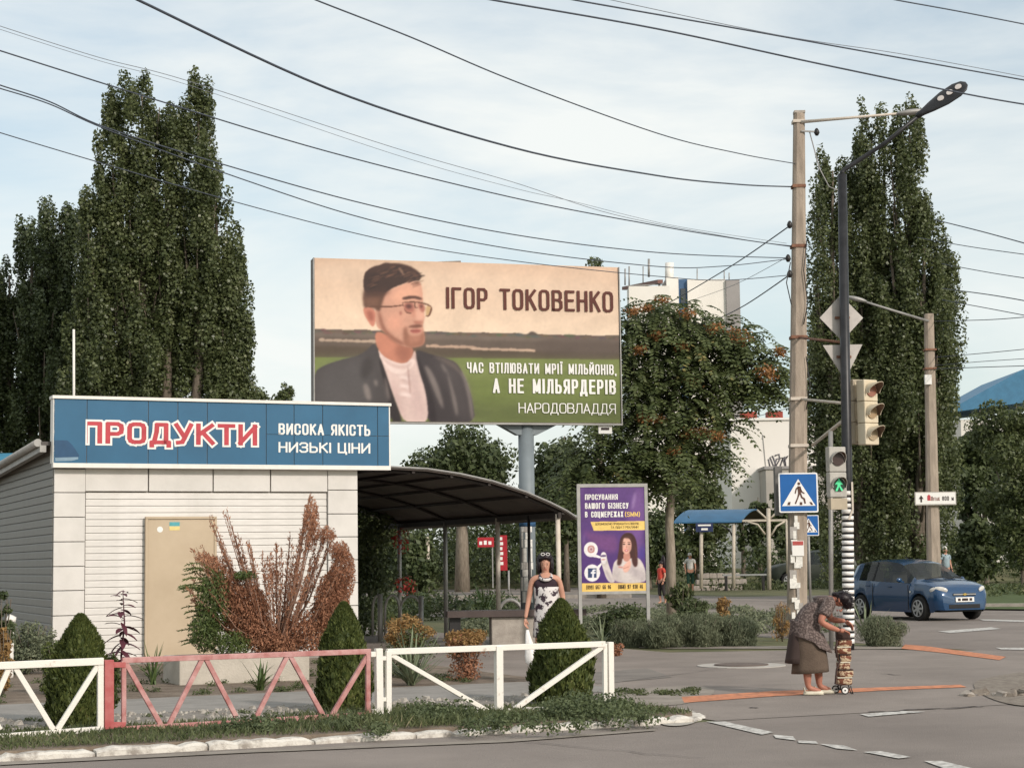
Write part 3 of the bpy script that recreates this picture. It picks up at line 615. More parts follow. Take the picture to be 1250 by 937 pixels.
# ---------------- billboard ----------------
bl = P(382, 500, 34.3); FB = Frame(bl, R(15.5))
BB = thing('billboard', 'large election billboard showing a bearded man in a dark suit', 'billboard', (bl.x, bl.y, 0), R(15.5))
bx0 = FB.h(384, 412)[0]; bx1 = FB.h(756, 420)[0]; bz1 = FB.h(571, 320.5)[1]; bz0 = FB.h(571, 515)[1]
MB().box(bx0-.02, bx1+.02, .02, .32, bz0-.02, bz1+.0).build('panel', M('billboard_back', (0.18, 0.16, 0.14), .7), BB)
def mp(name, c, var=.03): return M(name, srgb(*c), .55, var=var, scale=3, spec=.3)
def ramp_mat(name, z0, z1, cols):
    m = bpy.data.materials.new(name); m.use_nodes = True; t = m.node_tree; b = t.nodes['Principled BSDF']; b.inputs['Roughness'].default_value = .55
    tc = t.nodes.new('ShaderNodeTexCoord'); sp = t.nodes.new('ShaderNodeSeparateXYZ'); mr = t.nodes.new('ShaderNodeMapRange'); mr.inputs[1].default_value = z0; mr.inputs[2].default_value = z1
    no = t.nodes.new('ShaderNodeTexNoise'); no.inputs['Scale'].default_value = 1.1; no.inputs['Detail'].default_value = 5
    ad = t.nodes.new('ShaderNodeMath'); ad.operation = 'MULTIPLY_ADD'; ad.inputs[1].default_value = .35
    cr = t.nodes.new('ShaderNodeValToRGB'); e = cr.color_ramp.elements; e[0].color = (*srgb(*cols[0]), 1); e[1].color = (*srgb(*cols[-1]), 1)
    e[0].position = .15; e[1].position = 1.0
    t.links.new(tc.outputs['Object'], sp.inputs[0]); t.links.new(tc.outputs['Object'], no.inputs['Vector']); t.links.new(sp.outputs[2], mr.inputs[0]); t.links.new(no.outputs[0], ad.inputs[0]); t.links.new(mr.outputs[0], ad.inputs[2]); t.links.new(ad.outputs[0], cr.inputs[0]); t.links.new(cr.outputs[0], b.inputs['Base Color']); return m
MB().box(bx0, bx1, .0, .018, bz0, bz1).build('poster', ramp_mat('print_evening_sky', bz0+1.2, bz1, [(236, 216, 196), (205, 180, 156)]), BB)
B5 = lambda x, y: FB.h(370+x/3.125, 300+y/3.125)
lay = [0]
def art(name, pts, mat, sm_=0, conv=B5, parent=BB, y=0.0, st=.0004):
    lay[0] += 1; q = [conv(*p) for p in (smooth(pts, sm_) if sm_ else pts)]
    mb = MB(); mb.poly(q, y - .003 - lay[0]*st); return mb.build(name, mat, parent)
def ell(cx, cy, rx, ry, n=20, a0=0): return [(cx+rx*math.cos(2*math.pi*k/n+a0), cy+ry*math.sin(2*math.pi*k/n+a0)) for k in range(n)]
pa = Paint(30, 25, 1235, 690, .5); pa.grad((212, 182, 158), (238, 214, 190), 40, 340); random.seed(3)
pa.fill([(40, 60), (400, 80), (800, 120), (1220, 150), (1220, 220), (700, 180), (40, 140)], (224, 200, 178), 18, .5)
hz = [(30, 317)] + [(30+k*30, 317 + k*.66 + random.uniform(-2.5, 2.5)) for k in range(1, 40)] + [(1235, 345)]
pa.fill(hz + [(1235, 440), (30, 432)], (104, 90, 80), 1.2, 1, 0)
pa.fill([(30, 325), (1235, 352), (1235, 372), (30, 346)], (122, 108, 98), 4, .8, 0); pa.fill([(30, 380), (600, 392), (1235, 410), (1235, 440), (30, 430)], (88, 74, 60), 5, .9, 0)
for x in range(40, 1220, 17): y = 322 + (x-40)*.023; pa.fill(ell(x+random.uniform(-5, 5), y+random.uniform(-2, 8), random.uniform(8, 22), random.uniform(2, 6), 8), (random.randint(84, 128),)*1 + (random.randint(76, 108), random.randint(68, 96)), 2.5, .8, 0)
for x0_, x1_, y0_, c_ in ((60, 250, 357, (196, 172, 152)), (468, 640, 380, (204, 172, 150)), (640, 876, 390, (214, 184, 162))):
    x = x0_
    while x < x1_: w = random.uniform(12, 46); pa.fill([(x, y0_+(x-x0_)*.03+random.uniform(-6, 0)), (x+w, y0_+(x-x0_)*.03+random.uniform(-6, 0)), (x+w, y0_+8+(x-x0_)*.03), (x, y0_+7+(x-x0_)*.03)], c_, 1.8, .85, 1); x += w*.9
pa.fill([(855, 342), (866, 326), (884, 328), (900, 342)], (96, 84, 76), 2)
pa.fill([(876, 350), (1235, 352), (1235, 432), (900, 420)], (96, 82, 74), 6, .6)
pa.fill([(25, 424), (500, 426), (1240, 434), (1240, 700), (25, 700)], (118, 130, 68), 1.5, 1, 0); pa.fill([(25, 426), (1240, 436), (1240, 500), (25, 500)], (132, 142, 84), 14, .7, 0); pa.fill([(25, 590), (1240, 600), (1240, 700), (25, 700)], (88, 96, 52), 22, .7, 0)
for k in range(60): x = random.uniform(400, 1220); y = random.uniform(450, 665); pa.fill([(x, y), (x+80, y+3), (x+150, y+4), (x+80, y-2)], random.choice(((92, 102, 54), (138, 146, 92))), 5, .45, 1)
pa.tf = lambda x, y: (31.25 + x*.7001, 31.25 + y*.7001)
F_ = pa.fill
F_([(0, 930), (10, 650), (60, 608), (180, 570), (260, 553), (312, 515), (345, 480), (372, 545), (405, 640), (440, 740), (470, 930)], (74, 68, 68), 2)
F_([(556, 512), (640, 543), (760, 574), (802, 602), (850, 700), (880, 800), (896, 930), (600, 930), (590, 660)], (62, 54, 56), 2)
F_([(20, 650), (180, 580), (300, 560), (340, 700), (300, 920), (10, 920)], (92, 88, 88), 26, .7); F_([(640, 560), (780, 590), (850, 720), (870, 900), (800, 900), (760, 720)], (86, 78, 78), 18, .7)
F_([(355, 500), (400, 560), (500, 600), (552, 545), (566, 515), (590, 640), (630, 760), (642, 930), (505, 930), (440, 760), (400, 640)], (222, 196, 188), 2)
F_([(345, 420), (352, 500), (400, 568), (505, 606), (552, 560), (556, 505), (500, 495), (400, 430)], (196, 132, 108), 2); F_([(470, 480), (556, 500), (552, 560), (505, 600), (450, 540)], (152, 96, 78), 10, .7)
F_([(362, 530), (400, 572), (510, 607), (556, 560), (566, 600), (500, 660), (420, 640)], (236, 214, 206), 3); F_([(368, 545), (430, 592), (512, 612), (556, 575), (540, 612), (500, 632), (420, 610)], (206, 176, 168), 4, .7)
F_([(520, 660), (560, 640), (600, 760), (620, 900), (560, 900)], (200, 172, 168), 14, .6); F_([(420, 700), (470, 690), (520, 900), (490, 920)], (200, 170, 164), 10, .5)
for y in (668, 715, 760): F_([(468, y), (510, y-8), (548, y+6), (540, y+22), (500, y+14)], (246, 228, 222), 4, .6); F_([(478, y+14), (530, y+18), (500, y+26)], (184, 150, 142), 4, .6)
F_([(522, 615), (530, 612), (545, 760), (536, 765)], (176, 142, 134), 3, .8)
F_([(366, 545), (404, 640), (436, 745), (506, 930), (440, 930), (410, 760), (380, 640)], (44, 36, 38), 3); F_([(562, 520), (590, 640), (632, 760), (644, 930), (690, 930), (660, 760), (610, 620)], (46, 36, 40), 4)
for q in ([(278, 703), (312, 708), (332, 796), (298, 796)], [(340, 680), (362, 690), (362, 722), (344, 716)], [(394, 658), (412, 690), (432, 800), (414, 800)], [(608, 598), (650, 622), (706, 745), (726, 862), (690, 800), (650, 700)], [(733, 600), (755, 680), (790, 790), (802, 880), (786, 880), (760, 760)], [(800, 602), (868, 715), (888, 905), (872, 905), (850, 750)], [(700, 590), (720, 600), (740, 640), (730, 650)]): F_(q, (150, 138, 132), 5, .75)
F_([(640, 545), (760, 576), (800, 604), (840, 690), (800, 640), (740, 600)], (134, 118, 108), 5, .5); F_([(300, 545), (350, 600), (290, 700), (260, 640)], (54, 48, 48), 8, .7)
F_([(372, 240), (410, 200), (470, 178), (540, 150), (590, 146), (602, 175), (607, 225), (611, 262), (610, 300), (619, 345), (611, 372), (610, 400), (616, 440), (620, 470), (608, 498), (560, 510), (505, 506), (440, 470), (395, 420), (352, 400), (345, 300)], (208, 158, 136), 2)
F_([(440, 200), (540, 160), (596, 170), (600, 240), (520, 250), (430, 262)], (232, 176, 148), 14, .8); F_([(430, 330), (490, 330), (500, 400), (440, 430), (410, 380)], (226, 166, 142), 12, .8)
F_([(566, 290), (606, 300), (618, 345), (600, 372), (570, 368)], (232, 180, 158), 6, .7); F_([(556, 362), (612, 368), (600, 380), (560, 380)], (160, 98, 80), 4, .8); F_([(552, 290), (566, 300), (560, 355), (548, 340)], (186, 122, 100), 6, .7)
F_([(362, 300), (382, 330), (396, 400), (450, 452), (505, 480), (510, 508), (440, 472), (392, 424), (370, 372)], (138, 88, 70), 5, .85); F_([(504, 398), (522, 396), (526, 440), (560, 452), (600, 440), (612, 405), (622, 470), (610, 500), (560, 512), (508, 508), (498, 460)], (146, 96, 76), 5, .85)
F_([(520, 398), (556, 384), (600, 382), (606, 400), (556, 402)], (112, 68, 54), 3, .85); F_([(532, 416), (570, 408), (604, 412), (590, 430), (552, 432)], (172, 96, 86), 3, .9); F_([(532, 418), (570, 416), (602, 416), (570, 422)], (110, 56, 50), 2, .8); F_([(530, 444), (590, 440), (606, 470), (560, 490), (524, 476)], (186, 132, 110), 8, .6)
F_([(282, 292), (310, 284), (348, 300), (352, 360), (338, 404), (312, 372), (288, 330)], (206, 138, 116), 2); F_([(300, 306), (338, 312), (340, 360), (322, 366), (306, 340)], (160, 92, 76), 5, .8)
F_([(286, 300), (280, 220), (300, 180), (420, 190), (400, 225), (386, 265), (372, 320), (350, 298), (310, 282)], (98, 66, 52), 4); F_([(290, 230), (380, 225), (370, 290), (330, 290), (292, 282)], (138, 98, 78), 9, .6)
F_([(284, 215), (284, 110), (318, 78), (372, 62), (412, 50), (470, 60), (530, 76), (584, 104), (598, 130), (586, 148), (552, 142), (500, 162), (440, 186), (404, 212), (350, 204)], (60, 38, 32), 2)
F_([(300, 100), (340, 66), (372, 64), (400, 46), (440, 52), (480, 50), (540, 66), (590, 98), (602, 132), (580, 120), (520, 96), (420, 84), (340, 100)], (70, 44, 36), 3)
F_([(286, 190), (400, 190), (430, 180), (410, 222), (340, 232), (286, 232)], (74, 48, 40), 9, .8)
for k in range(46): x = 292+k*6.2; y = 150 - 70*math.sin(k*.068) + random.uniform(-10, 60); F_([(x, y), (x+30, y-22), (x+58, y-20), (x+32, y-13)], random.choice(((104, 68, 52), (36, 22, 20), (84, 54, 42), (50, 32, 28), (132, 94, 72))), 1.6, .6)
for k in range(26): x = 300+k*10; y = 150 - 60*math.sin(k*.13) + random.uniform(-14, 40); F_([(x, y), (x+40, y-24), (x+70, y-26), (x+42, y-16)], random.choice(((96, 62, 48), (40, 24, 22), (124, 86, 66))), 2.5, .6)
F_([(470, 70), (490, 76), (510, 120), (494, 110)], (176, 140, 116), 3, .7); F_([(540, 90), (580, 110), (590, 130), (560, 124)], (110, 74, 58), 4, .7)
F_([(494, 236), (556, 224), (606, 240), (602, 252), (556, 240), (498, 252)], (70, 42, 34), 2.5, .9)
F_([(498, 268), (556, 262), (564, 300), (548, 322), (512, 320)], (176, 112, 96), 3, .85); F_([(508, 276), (546, 272), (550, 296), (520, 300)], (84, 46, 42), 4, .85); F_([(578, 268), (612, 270), (624, 300), (610, 322), (590, 306)], (172, 108, 92), 3, .85); F_([(590, 276), (608, 278), (608, 296), (594, 294)], (104, 60, 52), 3, .8)
F_([(626, 276), (652, 284), (656, 312), (640, 338), (622, 336)], (196, 160, 112), 3, .85)
for q in ([(296, 282), (420, 284), (500, 276), (500, 283), (420, 292), (296, 290)], [(494, 262), (560, 256), (622, 266), (656, 284), (652, 290), (620, 274), (560, 263), (496, 268)], [(494, 266), (500, 266), (512, 322), (548, 326), (548, 321), (516, 316)], [(560, 262), (566, 262), (566, 290), (582, 290), (582, 294), (560, 294)], [(652, 286), (658, 290), (656, 316), (642, 342), (622, 340), (624, 334), (640, 334)]): F_(q, (104, 68, 52), 1.4, .95, 1)
F_([(480, 312), (492, 312), (492, 336), (482, 330)], (150, 92, 78), 3, .8)
pa.tf = lambda x, y: (x, y); pa.noise(3, .018); pa.noise(14, .02); pa.noise(40, .018, 2)
printed_sheet('printed_picture', FB, (bx0+.004, bx1-.004, bz0+.004, bz1-.004), -.006, pa, lambda px, py: ((px-370)*3.125, (py-300)*3.125), 400, 205, BB, .004)
mline = mp('print_dark_line', (50, 38, 36))
mbrown = mp('print_brown_letters', (88, 42, 32))
def btext(body, x0, y0, x1, y1, mat, bold): return ftext(FB, -.028, body, 370+x0/3.125, 300+y0/3.125, 370+x1/3.125, 300+y1/3.125, 'lettering', mat, BB, bold)
btext('ІГОР ТОКОВЕНКО', 546, 166, 1183, 246, mbrown, .17)
btext('ЧАС ВТІЛЮВАТИ МРІЇ МІЛЬЙОНІВ,', 625, 440, 1195, 492, m_white, .18)
btext('А НЕ МІЛЬЯРДЕРІВ', 724, 508, 1193, 572, m_white, .20)
btext('НАРОДОВЛАДДЯ', 822, 600, 1193, 645, m_white, .12)
MB().bar((bx0-.02, -.01, bz0-.03), (bx1+.02, -.01, bz0-.03), .1, .035).bar((bx0-.015, .0, bz0-.04), (bx0-.015, .0, bz1), .02, .08).bar((bx1+.015, .0, bz0-.04), (bx1+.015, .0, bz1), .02, .08).build('frame', m_metal, BB)
a = FB.h(560, 320)[0]; MB().box(a-.6, a+.05, .02, .2, bz1-.03, bz1+.015, rot=Matrix.Rotation(R(-4), 3, 'Y')).build('loose_edge', M('loose_vinyl', (.25, .2, .16)), BB)
cxl = FB.h(642.5, 560, .18)[0]; wl = FB.h(607, 520, .18)[0]; wr = FB.h(679, 520, .18)[0]; zb_ = FB.h(642, 531, .18)[1]
m_bcol = M('column_paint', (0.19, 0.22, 0.235), .5, scale=3, var=.08)
mb = MB(); mb.poly([(wl, bz0-.03), (wr, bz0-.03), (cxl+.2, zb_), (cxl-.2, zb_)], .08, .28); mb.build('bracket', m_bcol, BB)
MB().tube([(cxl, .18, 0), (cxl, .18, bz0-.05)], .155, 20).build('column', m_bcol, BB)
# paper adverts pasted round the column
random.seed(5)
mads = [M('paper_%s' % k, srgb(*c), .8, scale=20, var=.15) for k, c in {'white': (225, 222, 214), 'grey': (165, 160, 154), 'dark': (50, 45, 42), 'blue': (70, 110, 150), 'cream': (190, 180, 150)}.items()]
zlo = FB.h(641, 735)[1]; zhi = FB.h(641, 636)[1]
k = 0; z = zlo
while z < zhi - .12:
    h = random.uniform(.10, .30)
    for a0 in (203, 228, 256):
        mb = MB(); n0 = 5; q = []
        aa = a0 + random.uniform(-14, 12); wd = random.uniform(18, 36)
        for j in range(n0): an = R(aa + wd*j/(n0-1)); q.append((cxl+.16*math.cos(an), .18+.16*math.sin(an)))
        mb.add([(x, y, z) for x, y in q] + [(x, y, z+h*.95) for x, y in q], [(j, j+1, n0+j+1, n0+j) for j in range(n0-1)]); mb.build('paper_advert', mads[random.choice([0, 0, 0, 1, 1, 0])], BB)
    z += h
mb = MB(); mb.tube([(cxl, .18, zhi-.1), (cxl, .18, zhi+.12)], .164, 20); mb.build('blue_band', mads[3], BB)
ax_ = FB.h(737, 524, .1); MB().box(ax_[0]-.14, ax_[0]+.14, .0, .03, ax_[1]-.09, ax_[1]+.07).build('number_plate', m_white, BB)
MB().box(ax_[0]-.09, ax_[0]+.08, -.004, -.001, ax_[1]-.02, ax_[1]+.03).build('printed_line', mline, BB)

# ---------------- purple poster stand ----------------
pl = P(706, 770, 33.0); FP_ = Frame(pl, R(8))
PS = thing('poster_stand', 'grey framed poster stand with purple advert of a long haired girl', 'poster stand', (pl.x, pl.y, 0), R(8))
Q6 = lambda x, y: FP_.h(700+x/6.25, 585+y/6.25)
m_fr = M('stand_frame', (0.36, 0.35, 0.33), .5, .2)
q0 = Q6(46, 500)[0]; q1 = Q6(562, 500)[0]; qt = Q6(300, 45)[1]; qb = Q6(300, 862)[1]
MB().bar((q0, .03, 0), (q0, .03, qt+.03), .06, .06).build('leg', m_fr, PS); MB().bar((q1, .03, 0), (q1, .03, qt+.03), .06, .06).build('leg', m_fr, PS)
MB().bar((q0-.03, .03, qt), (q1+.03, .03, qt), .062, .062).build('top_rail', m_fr, PS); MB().bar((q0+.03, .03, qb), (q1-.03, .03, qb), .05, .05).build('bottom_rail', m_fr, PS)
MB().box(q0+.03, q1-.03, .02, .035, qb+.02, qt-.03).build('poster', ramp_mat('print_purple', qb-.3, qt, [(104, 70, 128), (78, 50, 118)]), PS)
myel = mp('print_yellow', (236, 200, 110))
pg = Paint(40, 40, 590, 880, .5); pg.grad((104, 72, 132), (84, 54, 122), 60, 780); F_ = pg.fill
for q, c_, a_ in (([(380, 420), (470, 70), (530, 66), (548, 300), (520, 420), (548, 560), (480, 620)], (134, 96, 156), .7), ([(60, 380), (110, 400), (230, 420), (340, 420), (340, 580), (160, 520)], (128, 80, 134), .8), ([(60, 60), (200, 60), (120, 300), (60, 330)], (92, 62, 122), .6), ([(455, 120), (480, 80), (470, 200), (440, 240)], (176, 150, 192), .6), ([(70, 430), (90, 410), (80, 560)], (150, 120, 170), .6), ([(490, 560), (540, 470), (552, 620), (500, 600)], (70, 60, 150), .7)): F_(q, c_, 16 if a_ > .62 else 8, a_)
F_([(60, 790), (600, 786), (600, 862), (60, 862)], (240, 204, 116), 1, 1, 0); F_([(130, 322), (600, 315), (600, 384), (155, 390)], (240, 208, 124), 1, 1, 0)
F_([(150, 560), (215, 590), (205, 600), (140, 588)], (240, 236, 236), 1, 1, 0); F_([(160, 680), (212, 634), (216, 646), (185, 700)], (240, 236, 236), 1, 1, 0); F_(ell(133, 533, 54, 58), (240, 236, 236), 1.5); F_(ell(143, 712, 61, 66), (240, 236, 236), 1.5)
F_([(108, 502), (162, 502), (162, 560), (108, 560)], (196, 146, 140), 1.5, 1, 2); F_(ell(135, 531, 16, 17), (226, 206, 206), 2); F_(ell(135, 531, 9, 10), (170, 110, 120), 2)
F_([(110, 677), (176, 677), (176, 748), (110, 748)], (56, 72, 112), 1, 1, 0); F_([(142, 748), (142, 718), (132, 718), (132, 704), (142, 704), (142, 695), (150, 684), (170, 684), (170, 697), (158, 697), (157, 704), (170, 704), (168, 718), (157, 718), (157, 748)], (236, 236, 240), 1, 1, 0)
sw = (216, 206, 202)
F_([(262, 786), (218, 660), (206, 600), (212, 560), (250, 552), (258, 620), (300, 735), (322, 786)], sw, 2); F_([(236, 680), (262, 690), (300, 786), (280, 786)], (176, 162, 168), 6, .6)
F_([(206, 556), (248, 550), (252, 640), (214, 648)], (236, 230, 230), 2); F_([(206, 576), (250, 572), (250, 588), (207, 592)], (110, 92, 130), 2); F_([(212, 606), (244, 604), (246, 612), (213, 616)], (210, 160, 150), 2)
F_([(350, 480), (368, 425), (408, 402), (452, 412), (480, 460), (488, 540), (486, 610), (496, 655), (460, 674), (430, 640), (380, 612), (366, 652), (328, 656), (336, 600), (350, 540)], (74, 42, 40), 3)
F_([(294, 790), (298, 660), (322, 610), (372, 600), (430, 604), (482, 588), (524, 622), (556, 710), (562, 790)], sw, 3); F_([(420, 640), (460, 660), (540, 700), (556, 786), (480, 750), (420, 720)], (190, 178, 180), 12, .7); F_([(300, 680), (340, 650), (360, 786), (300, 786)], (196, 184, 184), 10, .6)
F_([(384, 550), (430, 548), (436, 610), (404, 632), (376, 610)], (202, 146, 130), 3); F_(ell(404, 503, 40, 64), (228, 182, 164), 3); F_(ell(392, 530, 14, 12), (236, 160, 148), 6, .6); F_(ell(428, 520, 12, 30), (206, 152, 136), 6, .6)
F_([(350, 520), (362, 470), (384, 438), (372, 500), (376, 590), (366, 652), (330, 656), (338, 600)], (84, 50, 46), 4); F_([(446, 460), (470, 480), (484, 560), (494, 654), (464, 672), (442, 620), (448, 540)], (80, 46, 44), 4)
F_([(376, 440), (400, 424), (440, 430), (452, 470), (430, 448), (396, 448)], (92, 58, 52), 4, .8); F_([(470, 480), (480, 540), (482, 600), (472, 580)], (116, 74, 62), 4, .6)
F_([(374, 490), (396, 488), (394, 496), (376, 497)], (60, 36, 36), 1.5); F_([(414, 488), (436, 488), (434, 496), (416, 496)], (60, 36, 36), 1.5); F_([(372, 478), (398, 474), (398, 479), (373, 483)], (110, 70, 60), 1.5); F_([(412, 474), (438, 477), (437, 482), (413, 479)], (110, 70, 60), 1.5)
F_([(402, 500), (408, 500), (412, 522), (400, 524)], (200, 140, 124), 2, .8); F_([(388, 536), (404, 532), (420, 536), (412, 550), (396, 550)], (196, 84, 92), 2); F_([(394, 538), (414, 538), (410, 544), (398, 544)], (244, 236, 232), 1.2)
F_([(372, 668), (400, 640), (432, 608), (444, 640), (424, 700), (386, 712)], (232, 184, 168), 3); F_([(378, 676), (424, 660), (424, 668), (380, 684)], (190, 136, 122), 2, .7); F_([(340, 660), (378, 664), (378, 674), (342, 672)], (210, 120, 110), 3, .7)
pg.noise(4, .03); pg.noise(16, .03)
printed_sheet('printed_picture', FP_, (q0+.035, q1-.035, qb+.025, qt-.035), .012, pg, lambda px, py: ((px-700)*6.25, (py-585)*6.25), 150, 230, PS, .003)
def ptext(body, x0, y0, x1, y1, mat, bold): return ftext(FP_, .006, body, 700+x0/6.25, 585+y0/6.25, 700+x1/6.25, 585+y1/6.25, 'lettering', mat, PS, bold)
ptext('ПРОСУВАННЯ', 88, 112, 338, 154, m_white, .20); ptext('ВАШОГО БІЗНЕСУ', 88, 178, 420, 222, m_white, .20); ptext('В СОЦМЕРЕЖАХ', 88, 243, 380, 294, m_white, .20); ptext('(SММ)', 393, 243, 508, 286, myel, .18)
ptext('ДОПОМОЖЕМО ПРИВАБИТИ КЛІЄНТІВ', 165, 329, 498, 348, mline, .12); ptext('ТА ЛІДИ З РЕКЛАМИ', 285, 354, 496, 375, mline, .12); ptext('(099) 667 66 96    (068) 97 938 46', 98, 800, 530, 836, mline, .15)

# ---------------- concrete power pole ----------------
D1 = 36.0
class Loc:
    """pixel positions seen at one distance, relative to a base point"""
    def __init__(s, b, Y): s.b = Vector((b[0], b[1], 0)); s.Y = Y
    def __call__(s, px, py, dy=0.0): return P(px, py, s.Y + dy) - s.b
def frustum(pts_w, name, mat, parent): # pts: (center, halfx, halfy)
    mb = MB(); mb.loft([[tuple(Vector(c)+Vector(o)) for o in ((-hx, -hy*.6, 0), (-hx*.55, -hy, 0), (hx*.55, -hy, 0), (hx, -hy*.6, 0), (hx, hy, 0), (-hx, hy, 0))] for c, hx, hy in pts_w], sm=False); return mb.build(name, mat, parent)
b = P(973, 778, D1); L1 = Loc(b, D1)
CP = thing('utility_pole', 'tall concrete power pole with cables and a pedestrian sign', 'utility pole', (b.x, b.y, 0))
tp = L1(975.5, 139); frustum([((0,0,-.02), .185, .17), (tuple(L1(975, 450)), .155, .14), (tuple(tp), .105, .10)], 'shaft', m_poleconc, CP)
mb = MB(); z = tp.z; mb.box(tp.x-.11, tp.x+.11, -.1, .1, z, z+.05); mb.build('pole_cap', m_conc, CP)
def clamp(py, r, nm='clamp', mat=m_rust):
    c = L1(974.5, py); MB().box(c.x-r, c.x+r, -r*.95, r*.95, c.z-.03, c.z+.03).build(nm, mat, CP)
for py, r in ((149, .125), (228, .135), (301, .15), (412, .165), (487, .175), (544, .18)): clamp(py, r, mat=m_rust if py not in (487, 544, 149) else m_post)
MB().tube([L1(978, 149, -.1), L1(1105, 138, -.6)], [.035, .022], 8).build('lamp_arm', m_post, CP)
mb = MB(); c = L1(1112, 137, -.6); mb.ball((0,0,0), (.30, .09, .06)); o = mb.build('old_lamp', m_metal, CP); o.location = c; o.rotation_euler = (0, R(-6), 0)
MB().tube([L1(988, 160, -.1), L1(1000, 205, -.1), L1(1012, 228, -.2), L1(1022, 232, -.3)], .012, 6).build('hanging_cable', m_metal, CP)
def insul(px, py, nm='insulator'):
    c = L1(px, py, -.12); MB().tube([c+Vector((0,0,-.06)), c, c+Vector((0,0,.05)), c+Vector((0,0,.09))], [.03, .06, .045, .02], 8).build(nm, m_dkmetal, CP)
insul(997, 162); MB().bar(L1(978, 160, -.12), L1(997, 161, -.12), .03, .03).build('bracket', m_metal, CP); insul(962, 316); insul(964, 275); insul(964, 335)
for pts in (((985, 292), (981, 330), (986, 370), (981, 396)), ((965, 320), (960, 345), (966, 372)), ((984, 435), (989, 470), (984, 500))): MB().tube([L1(x, y, -.17) for x, y in pts], .011, 5).build('loose_wire', m_dkmetal, CP)
# papers stuck on the foot of the pole
random.seed(9)
for i in range(22):
    py = 636 + i*6.2 + random.uniform(-3, 3); px = random.uniform(968, 980); c = L1(px, py, -.20); w = random.uniform(.03, .09); h = random.uniform(.04, .12)
    MB().box(c.x-w, c.x+w*.6, -.1785-i*.0009, -.170, c.z-h, c.z+h).build('paper_advert', mads[random.choice([0, 1, 0, 1])], CP)
c = L1(975, 667, -.2); nb = MB().box(c.x-.13, c.x+.10, -.206, -.200, c.z-.18, c.z+.12).build('notice', m_white, CP); MB().box(c.x-.12, c.x+.09, -.210, -.207, c.z+.03, c.z+.11).build('red_notice_strip', M('notice_red', (.45, .09, .08)), nb)
# pedestrian crossing signs
m_sblue = M('sign_blue', srgb(20, 92, 160), .45, var=.05); m_sback = M('sign_back', (0.42, 0.39, 0.36), .5, .2, scale=4)
m_swhite = M('sign_white', (0.80, 0.79, 0.77), .5, var=.02)
def ped_sign(name, label, pos, half, parent_rz, legY):
    t = thing(name, label, 'road sign', pos, parent_rz)
    sq = smooth([(-half, -half), (half, -half), (half, half), (-half, half)], 0)
    def rq(h, r):
        o = []
        for cx, cz, a0 in ((h-r, h-r, 0), (-h+r, h-r, 90), (-h+r, -h+r, 180), (h-r, -h+r, 270)):
            for k in range(4): o.append((cx+r*math.cos(R(a0+30*k)), cz+r*math.sin(R(a0+30*k))))
        return o
    mb = MB(); mb.poly(rq(half, half*.08), -.01, .015); mb.build('border', m_swhite, t)
    mb = MB(); mb.poly(rq(half*.93, half*.05), -.013, -.011); mb.build('blue_field', m_sblue, t)
    S = half/24.0; K = lambda x, y: ((x-24)*S, (24-y)*S)
    mb = MB(); mb.poly([K(24, 7.5), K(44.5, 40), K(3.5, 40)], -.016, -.014); mb.build('white_triangle', m_swhite, t)
    mf = bpy.data.materials.get('sign_figure') or M('sign_figure', (0.10, 0.045, 0.03), .6)
    mb = MB(); H = lambda x, y: K(4 + (x-54)/4.3, 1 + (y-588)/4.27)
    mb.poly([H(x, y) for x, y in [(143+8*math.cos(k), 640+8*math.sin(k)) for k in [j*.63 for j in range(10)]]], -.019, -.017)
    for pl_ in ([(136, 652), (152, 654), (156, 672), (152, 692), (138, 692), (136, 672)], [(138, 655), (126, 664), (119, 690), (125, 692), (131, 670), (142, 664)], [(152, 660), (160, 680), (172, 688), (170, 694), (155, 686), (147, 672)], [(138, 688), (148, 692), (138, 715), (125, 745), (118, 742), (132, 712)], [(146, 690), (154, 690), (160, 708), (173, 716), (178, 742), (170, 744), (165, 722), (152, 712)], [(84, 735), (97, 733), (93, 750), (79, 750)], [(146, 735), (158, 735), (158, 750), (144, 750)], [(196, 735), (207, 735), (216, 750), (204, 750)]):
        mb.poly([H(x, y) for x, y in pl_], -.0185-.0004*len(pl_), -.017)
    mb.build('walking_figure', mf, t); MB().box(-half*.7, half*.7, .015, .05, half*.35, half*.45).box(-half*.7, half*.7, .015, .05, -half*.45, -half*.35).build('bracket', m_metal, t)
    return t
c = P(974.5, 601, D1-.24); ped_sign('pedestrian_sign', 'large blue pedestrian crossing sign fixed to the front of the concrete power pole', c, 24/FPX*D1, R(4), D1)
MB_ = P(951, 595, D1+.1)
t = MB().box(-.07, .07, -.12, .12, -.75, .22).build('cabinet', M('old_steel', (.17, .16, .15), .6)); t.location = P(949.5, 583, D1+.15); tag(t, 'narrow dark steel box behind the large pedestrian sign on the concrete pole', 'box')

# ---------------- lamp pole (black), striped foot ----------------
D2 = 31.0
b = P(1036, 792, D2); b.z = 0; L2 = Loc(b, D2)
LP = thing('street_lamp', 'black street lamp with a curved arm and white striped foot', 'street lamp', (b.x, b.y, 0))
m_blackp = M('black_pole_paint', (0.022, 0.022, 0.024), .4, var=.3, scale=5)
m_stripe = M('stripe_white', (0.75, 0.73, 0.69), .6, scale=10, col2=(0.80, 0.78, 0.75))
MB().tube([(0, 0, 0), L2(1034.5, 600), L2(1028, 213)], [.095, .088, .078], 14).build('shaft', m_blackp, LP)
MB().tube([L2(1028, 214), L2(1028, 210), L2(1031, 207), L2(1080, 175, -.2), L2(1128, 136, -.4)], [.05, .045, .04, .038, .036], 10).build('arm', m_blackp, LP)
